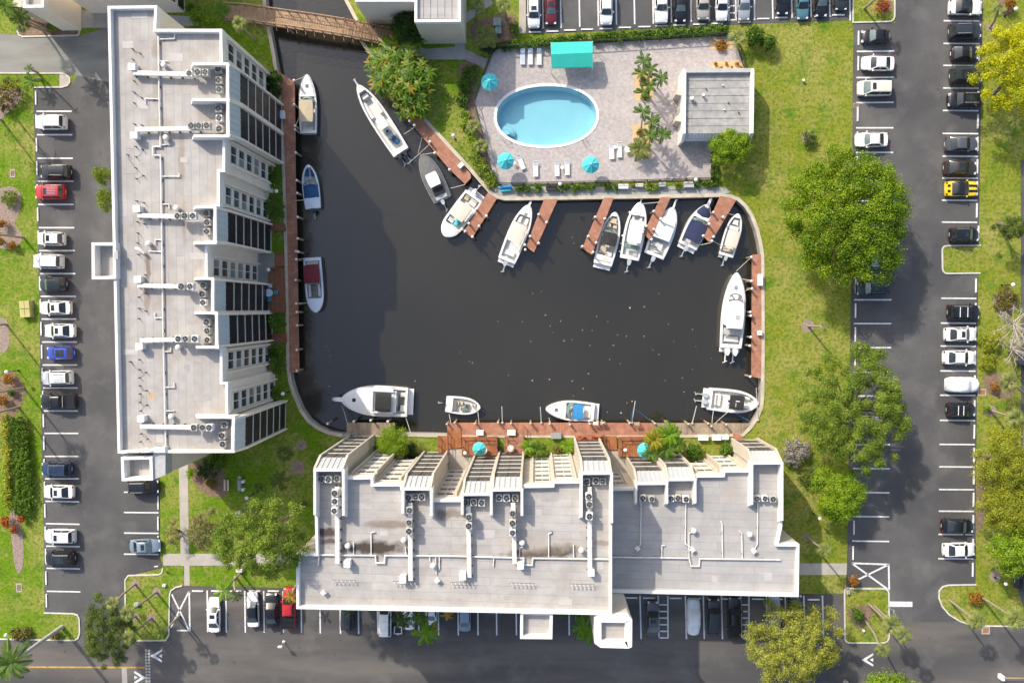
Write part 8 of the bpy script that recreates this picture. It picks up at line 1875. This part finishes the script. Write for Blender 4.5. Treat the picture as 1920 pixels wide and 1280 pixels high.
palm('tall palm leaning out of the west lawn at the double trunk, upper', (45, 727), (-40, 742), 26, 'frond_dark', 'fan', 14, hmax=12); palm('tall palm leaning out of the west lawn at the double trunk, lower', (35, 763), (-45, 785), 26, 'frond_dark', 'fan', 14, hmax=12); palm('tall palm leaning out of the west lawn by the croton bed', (45, 446), (-30, 436), 26, 'frond_dark', 'fan', 14); palm('tall palm leaning out of the west lawn beside the utility boxes', (12, 608), (-60, 612), 26, 'frond_dark', 'fan', 14)
palm('palm over the grass finger at the top of the west lot, larger crown', (78, 148), (57, 151), 17, 'frond_green', 'long', 12); palm('palm over the grass finger at the top of the west lot, small crown', (70, 136), (53, 128), 9, 'frond_green', 'long', 8, z=4.5)
palm('palm at the top left corner, crown cut by the frame', (95, 58), (10, 12), 22, 'frond_green', 'long', 16, z=9.0); palm('dark palm beside the low stair tower, top left, upper', (96, 65), (34, 30), 20, 'frond_dark', 'long', 16, z=7.0); palm('dark palm beside the low stair tower, top left, lower', (82, 58), (42, 46), 17, 'frond_dark', 'fan', 14, z=4.4)
palm('palm at the west end of the footbridge', (478, 75), (449, 45), 17, 'frond_pale', 'fan', 16); palm('bushy palm between the long block and the footbridge', (424, 40), (415, 19), 18, 'frond_green', 'fan', 14, z=2.5)
palm('short bushy palm beside the lower green cabinet', (914, 78), (911, 68), 24, 'frond_pale', 'feather', 26, z=2.2); palm('palm on the north walk, left of the two by the frame edge', (893, 36), (895, 10), 16, 'frond_pale', 'fan', 18, z=3.2); palm('palm on the north walk, right of the two by the frame edge', (951, 38), (944, 9), 16, 'frond_pale', 'fan', 18, z=3.4)
palm('short palm on the pool hedge, upper of two left of the pool steps', (888, 236), (888, 236), 15, 'frond_pale', 'fan', 14, z=1.5); palm('short palm on the pool hedge, lower of two left of the pool steps', (902, 274), (902, 274), 16, 'frond_pale', 'fan', 14, z=1.5); palm('grey green palm at the north-east corner of the pool fence', (1384, 80), (1384, 72), 19, 'frond_pale', 'fan', 14, z=2.0)
for (bx, by, x, y, l) in ((1203, 140, 1207, 112, 'topmost'), (1215, 155, 1220, 129, 'second'), (1200, 160, 1202, 136, 'third'), (1232, 165, 1240, 146, 'rightmost'), (1213, 180, 1217, 160, 'fifth'), (1203, 186, 1206, 173, 'lowest')): palm('coconut palm of the north planter, %s crown' % l, (bx, by), (x, y), 17, 'frond_green', 'broad', 11, tr=.08, z=4.2, group='coconut palms on the pool deck')
for (bx, by, x, y, l) in ((1202, 240, 1205, 209, 'topmost'), (1218, 255, 1223, 227, 'second'), (1216, 275, 1219, 252, 'third'), (1235, 268, 1243, 252, 'rightmost')): palm('coconut palm of the south planter, %s crown' % l, (bx, by), (x, y), 18, 'frond_green', 'broad', 11, tr=.08, z=4.2, group='coconut palms on the pool deck')
palm('bushy low palm at the lower end of the south planter', (1200, 280), (1200, 279), 23, 'frond_pale', 'long', 26, z=1.7)
for x, y, r, l in ((507, 331, 22, 'fan palm bush at the west shore above the globe lamp'), (512, 389, 24, 'fan palm bush at the west shore below the globe lamp'), (517, 601, 20, 'fan palm bush below the west terrace'), (518, 684, 19, 'fan palm bush south of the small west stair'), (514, 738, 17, 'fan palm bush beside the southern globe lamp of the west shore')): palm(l, (x, y), (x, y), r, 'frond_green', 'long', 24, z=1.6)
shrub('leafy_bush', 'dark shrub between the small west stair and the fan palm bush', 'bush', 517, 658, 15, 14, 1.4, 'leaf_bush', 14, 60, .35, .12)
shrub('leafy_bush', 'dark shrub at the top of the west dock beside the long block', 'bush', 516, 158, 14, 24, 1.8, 'leaf_dark', 20, 70, .42, .13); shrub('leafy_bush', 'light green shrub tip at the head of the west dock', 'bush', 520, 148, 9, 9, 2.2, 'leaf_bush', 9, 60, .32, .11)
shrub('leafy_bush', 'light green shrub at the corner of the long block by the footbridge', 'bush', 369, 31, 13, 15, 2.2, 'leaf_lime', 16, 60, .4, .13); shrub('leafy_bush', 'green shrub right of the light one by the footbridge', 'bush', 388, 40, 12, 10, 1.8, 'leaf_lime', 12, 60, .38, .12); shrub('leafy_bush', 'dark shrub behind the long block at the top', 'bush', 362, 18, 14, 8, 1.8, 'leaf_bush', 10, 60, .38, .12)
# palm clumps at the south shore
for x, y, r, mt, l, n in ((1228, 825, 26, 'frond_yellow', 'yellowish palm clump leaning over the south-east patio, left crown', 24), (1255, 815, 26, 'frond_bright', 'yellowish palm clump at the south dock, upper right crown', 24), (1250, 842, 24, 'frond_green', 'palm clump above the middle mansard of the low block, lower right crown', 24), (1222, 850, 20, 'frond_green', 'palm crown touching the south-east parasol', 12), (1270, 832, 20, 'frond_green', 'palm crown right of the clump, south-east shore', 12)): palm(l, (x, y+6), (x, y), r, mt, 'long', n, z=3.6, tr=.07)
palm('banana-like bright palm left in the middle lawn of the south shore', (990, 832), (989, 838), 17, 'frond_bright', 'broad', 12, z=1.9); palm('dark green fan palm in the middle lawn of the south shore', (1008, 843), (1008, 843), 19, 'frond_green', 'long', 20, z=1.5); palm('round light palm at the right end of the middle lawn, south shore', (1065, 833), (1065, 835), 15, 'frond_bright', 'long', 18, z=1.6)
shrub('leafy_bush', 'yellow green croton beside the bench wall, middle lawn', 'bush', 1046, 842, 10, 8, .9, 'leaf_croton', 10, 50, .3, .10); shrub('leafy_bush', 'dark round shrub in the first lawn beside the light green tree', 'bush', 772, 846, 16, 17, 1.6, 'leaf_dark', 16, 70, .42, .12)
shrub('leafy_bush', 'round green shrub in the east lawn of the south shore, left one', 'bush', 1301, 848, 16, 20, 1.6, 'leaf_bush', 18, 70, .42, .12); shrub('leafy_bush', 'round green shrub in the east lawn of the south shore, right one', 'bush', 1362, 842, 12, 14, 1.4, 'leaf_bush', 14, 70, .38, .12); shrub('leafy_bush', 'little bright shrub in the shaded grass left of the first mansard', 'bush', 606, 845, 5, 5, .9, 'leaf_lime', 6, 50, .25, .10)
# palms along the south block's parking front, seen past the roof edge
for bx, by, x, y, r, mt, n, old, l in ((805, 1120, 800, 1186, 30, 'frond_bright', 12, 1, 'bright drooping palm with an orange frond below the south roof edge'), (760, 1115, 752, 1163, 22, 'frond_dark', 12, 0, 'dark palm in the shade left of the orange-fronded one'), (790, 1110, 785, 1160, 22, 'frond_green', 10, 0, 'palm half under the roof edge above the orange-fronded one'), (655, 1105, 654, 1142, 16, 'frond_dark', 8, 0, 'dark palm over the dark suv at the south roof edge'),
    (1090, 1120, 1093, 1178, 28, 'frond_bright', 11, 0, 'bright drooping palm between the two south stair towers, left crown'), (1105, 1125, 1108, 1190, 22, 'frond_bright', 8, 0, 'bright drooping palm between the two south stair towers, right crown'), (835, 1110, 838, 1152, 16, 'frond_orange', 7, 0, 'rusty old palm at the south roof edge right of the orange-fronded one')): palm(l, (bx, by), (x, y), r, mt, 'broad', n, z=7.0, low=-.8, old=old)
hedge('box_hedge', 'dark hedge between the south stair towers at the wall', [(1042, 1145), (1110, 1150)], 1.0, 1.2, 'leaf_bush')
# hedges and beds
hedge('clipped_hedge', 'long clipped hedge between the north car park and the pool fence', [(958, 86), (1000, 80), (1100, 71), (1200, 65), (1300, 60), (1368, 55)], .95, 1.1, 'leaf_bush', lsize=.13, per=54)
hedge('clipped_hedge', 'dark lower hedge along the top pool fence left of the bin', [(905, 90), (960, 85)], 1.0, .9, 'leaf_dark'); hedge('clipped_hedge', 'rounded clipped bush left of the white suv at the north car park', [(964, 40), (964, 58)], 1.0, 1.0, 'leaf_bush')
hedge('clipped_hedge', 'curving hedge in shade left of the pool fence, upper part', [(884, 125), (876, 150), (868, 170), (866, 195)], 1.7, 1.0, 'leaf_bush'); hedge('clipped_hedge', 'curving hedge left of the pool fence, lower part', [(868, 205), (874, 235), (886, 262), (895, 285)], 1.1, .9, 'leaf_lime'); hedge('clipped_hedge', 'yellow green clipped hedge at the bottom left corner of the pool fence', [(888, 290), (902, 310), (915, 330), (924, 348)], 1.5, .8, 'leaf_oak')
for pts, l, mt in (([(965, 354), (1015, 353)], 'low planting strip left of the black bin, pool walk', 'leaf_bush'), ([(1048, 352), (1112, 351)], 'low planting strip right of the black bin, pool walk', 'leaf_bush'), ([(1134, 351), (1160, 350)], 'low planting strip left of the white dock box, pool walk', 'leaf_bush'), ([(1180, 350), (1190, 350)], 'tiny plant right of the white dock box, pool walk', 'leaf_bush'), ([(1210, 350), (1236, 349)], 'olive clipped block on the pool walk, left one', 'leaf_oak'), ([(1264, 349), (1280, 348)], 'olive clipped block on the pool walk, right one', 'leaf_oak'), ([(1306, 346), (1345, 345)], 'low planting strip at the east end of the pool walk', 'leaf_bush')): hedge('planting_strip', l, pts, .75, .6, mt, per=40, crad=.3)
hedge('clipped_hedge', 'dark hedge down the side of the fence below the pool house', [(1340, 300), (1340, 345)], .8, 1.0, 'leaf_bush'); shrub('round_bush', 'glossy round bush north-east of the pool, left one', 'bush', 1415, 68, 16, 20, 2.0, 'leaf_bush', 24, 80, .42, .13); shrub('round_bush', 'glossy round bush north-east of the pool, right one', 'bush', 1440, 80, 15, 14, 1.8, 'leaf_bush', 18, 80, .42, .13)
hedge('clipped_hedge', 'thick dark hedge on the south-west lawn, right of the yellow strip', [(32, 785), (36, 830), (42, 880), (45, 930), (38, 965)], 2.2, 1.2, 'leaf_bush', lsize=.12); hedge('clipped_hedge', 'yellow narrow hedge strip on the south-west lawn', [(8, 775), (12, 830), (14, 890), (12, 950)], .9, .8, 'leaf_oak_yellow')
for x, y, r, h, mt, l in ((20, 168, 24, 1.6, 'leaf_croton', 'large rusty croton bush at the top of the west lawn'), (4, 195, 16, 1.4, 'leaf_croton', 'dark rusty bush below the large croton, west lawn'), (18, 372, 17, 1.0, 'leaf_oak', 'grey green low bush in the middle west bed'), (4, 420, 9, 1.2, 'leaf_rust', 'orange croton at the left edge, west bed, upper'), (3, 452, 8, 1.2, 'leaf_rust', 'orange croton at the left edge, west bed, lower'), (24, 460, 8, 1.0, 'leaf_rust', 'orange croton below the west bed palm'), (18, 710, 11, 1.3, 'leaf_rust', 'orange bush under the globe lamp, west palm bed'), (22, 735, 8, .9, 'leaf_bush', 'green bush between the orange ones, west palm bed'), (5, 750, 10, 1.2, 'leaf_rust', 'orange bush at the left edge of the west palm bed'),
    (12, 978, 11, 1.3, 'leaf_red', 'red orange croton at the south end of the long hedge, upper left'), (40, 972, 7, 1.1, 'leaf_red', 'red orange croton at the south end of the long hedge, right'), (27, 992, 8, 1.1, 'leaf_red', 'red orange croton at the south end of the long hedge, lowest'), (40, 1187, 24, .8, 'leaf_croton', 'low croton bed along the south-west kerb'), (104, 1190, 10, .8, 'leaf_croton', 'small croton at the foot of the royal palm'),
    (1654, 12, 13, 1.3, 'leaf_red', 'dark red bush on the top grass island'), (1893, 8, 12, 1.3, 'leaf_rust', 'orange bush in the top right corner'), (1600, 1089, 10, 1.3, 'leaf_rust', 'rusty grass clump at the crossed-out bay of the east car park'), (1607, 1152, 14, 1.5, 'leaf_bush', 'round green bush on the south-east island'), (1829, 1122, 14, 1.0, 'leaf_rust', 'yellow rusty croton at the palm of the south-east curve'), (1517, 260, 15, 1.0, 'leaf_fine', 'small mulched shrub alone on the east lawn'), (1850, 764, 5, .8, 'leaf_lime', 'lime plant at the foot of the palm below the covered car'), (1864, 725, 9, .9, 'leaf_rust', 'rusty bush between the drain and the palm, right edge'),
    (388, 880, 20, 1.6, 'leaf_dark', 'dark shrub in the shaded courtyard corner, lower'), (410, 865, 18, 1.6, 'leaf_bush', 'dark shrub in the shaded courtyard corner, upper'), (358, 885, 9, 1.4, 'leaf_lime', 'light green shrub at the courtyard path'), (395, 905, 10, .7, 'leaf_croton', 'brownish low shrub in the courtyard bed'),
    (78, 38, 12, 1.2, 'leaf_red', 'red bush beside the low stair tower, top left'), (98, 48, 11, 1.2, 'leaf_lime', 'bright green bush at the corner of the low stair tower, top left'), (1352, 86, 11, .5, 'leaf_rust', 'red bromeliads in the corner planter of the pool deck'), (1205, 150, 6, .4, 'leaf_croton', 'red bromeliads in the north planter'), (1210, 180, 6, .4, 'leaf_croton', 'red bromeliads at the lower end of the north planter'), (1200, 248, 6, .4, 'leaf_croton', 'red bromeliads at the upper end of the south planter')):
    shrub('low_bush', l, 'bush', x, y, r, r if r < 24 else r*.6 if y > 1100 else r, h, mt, max(5, int(r*1.1)), 50, .32, .11)
for k, x in enumerate((1342, 1352, 1362, 1372, 1382, 1390)): shrub('bromeliad', 'small rusty bromeliad, %s from the west in the gravel strip north of the pool house' % ORD[k], 'plant', x, 120+(k % 2)*7, 3, 3, .35, 'leaf_rust', 3, 16, .14, .12, group='bromeliads north of the pool house', stem=False)
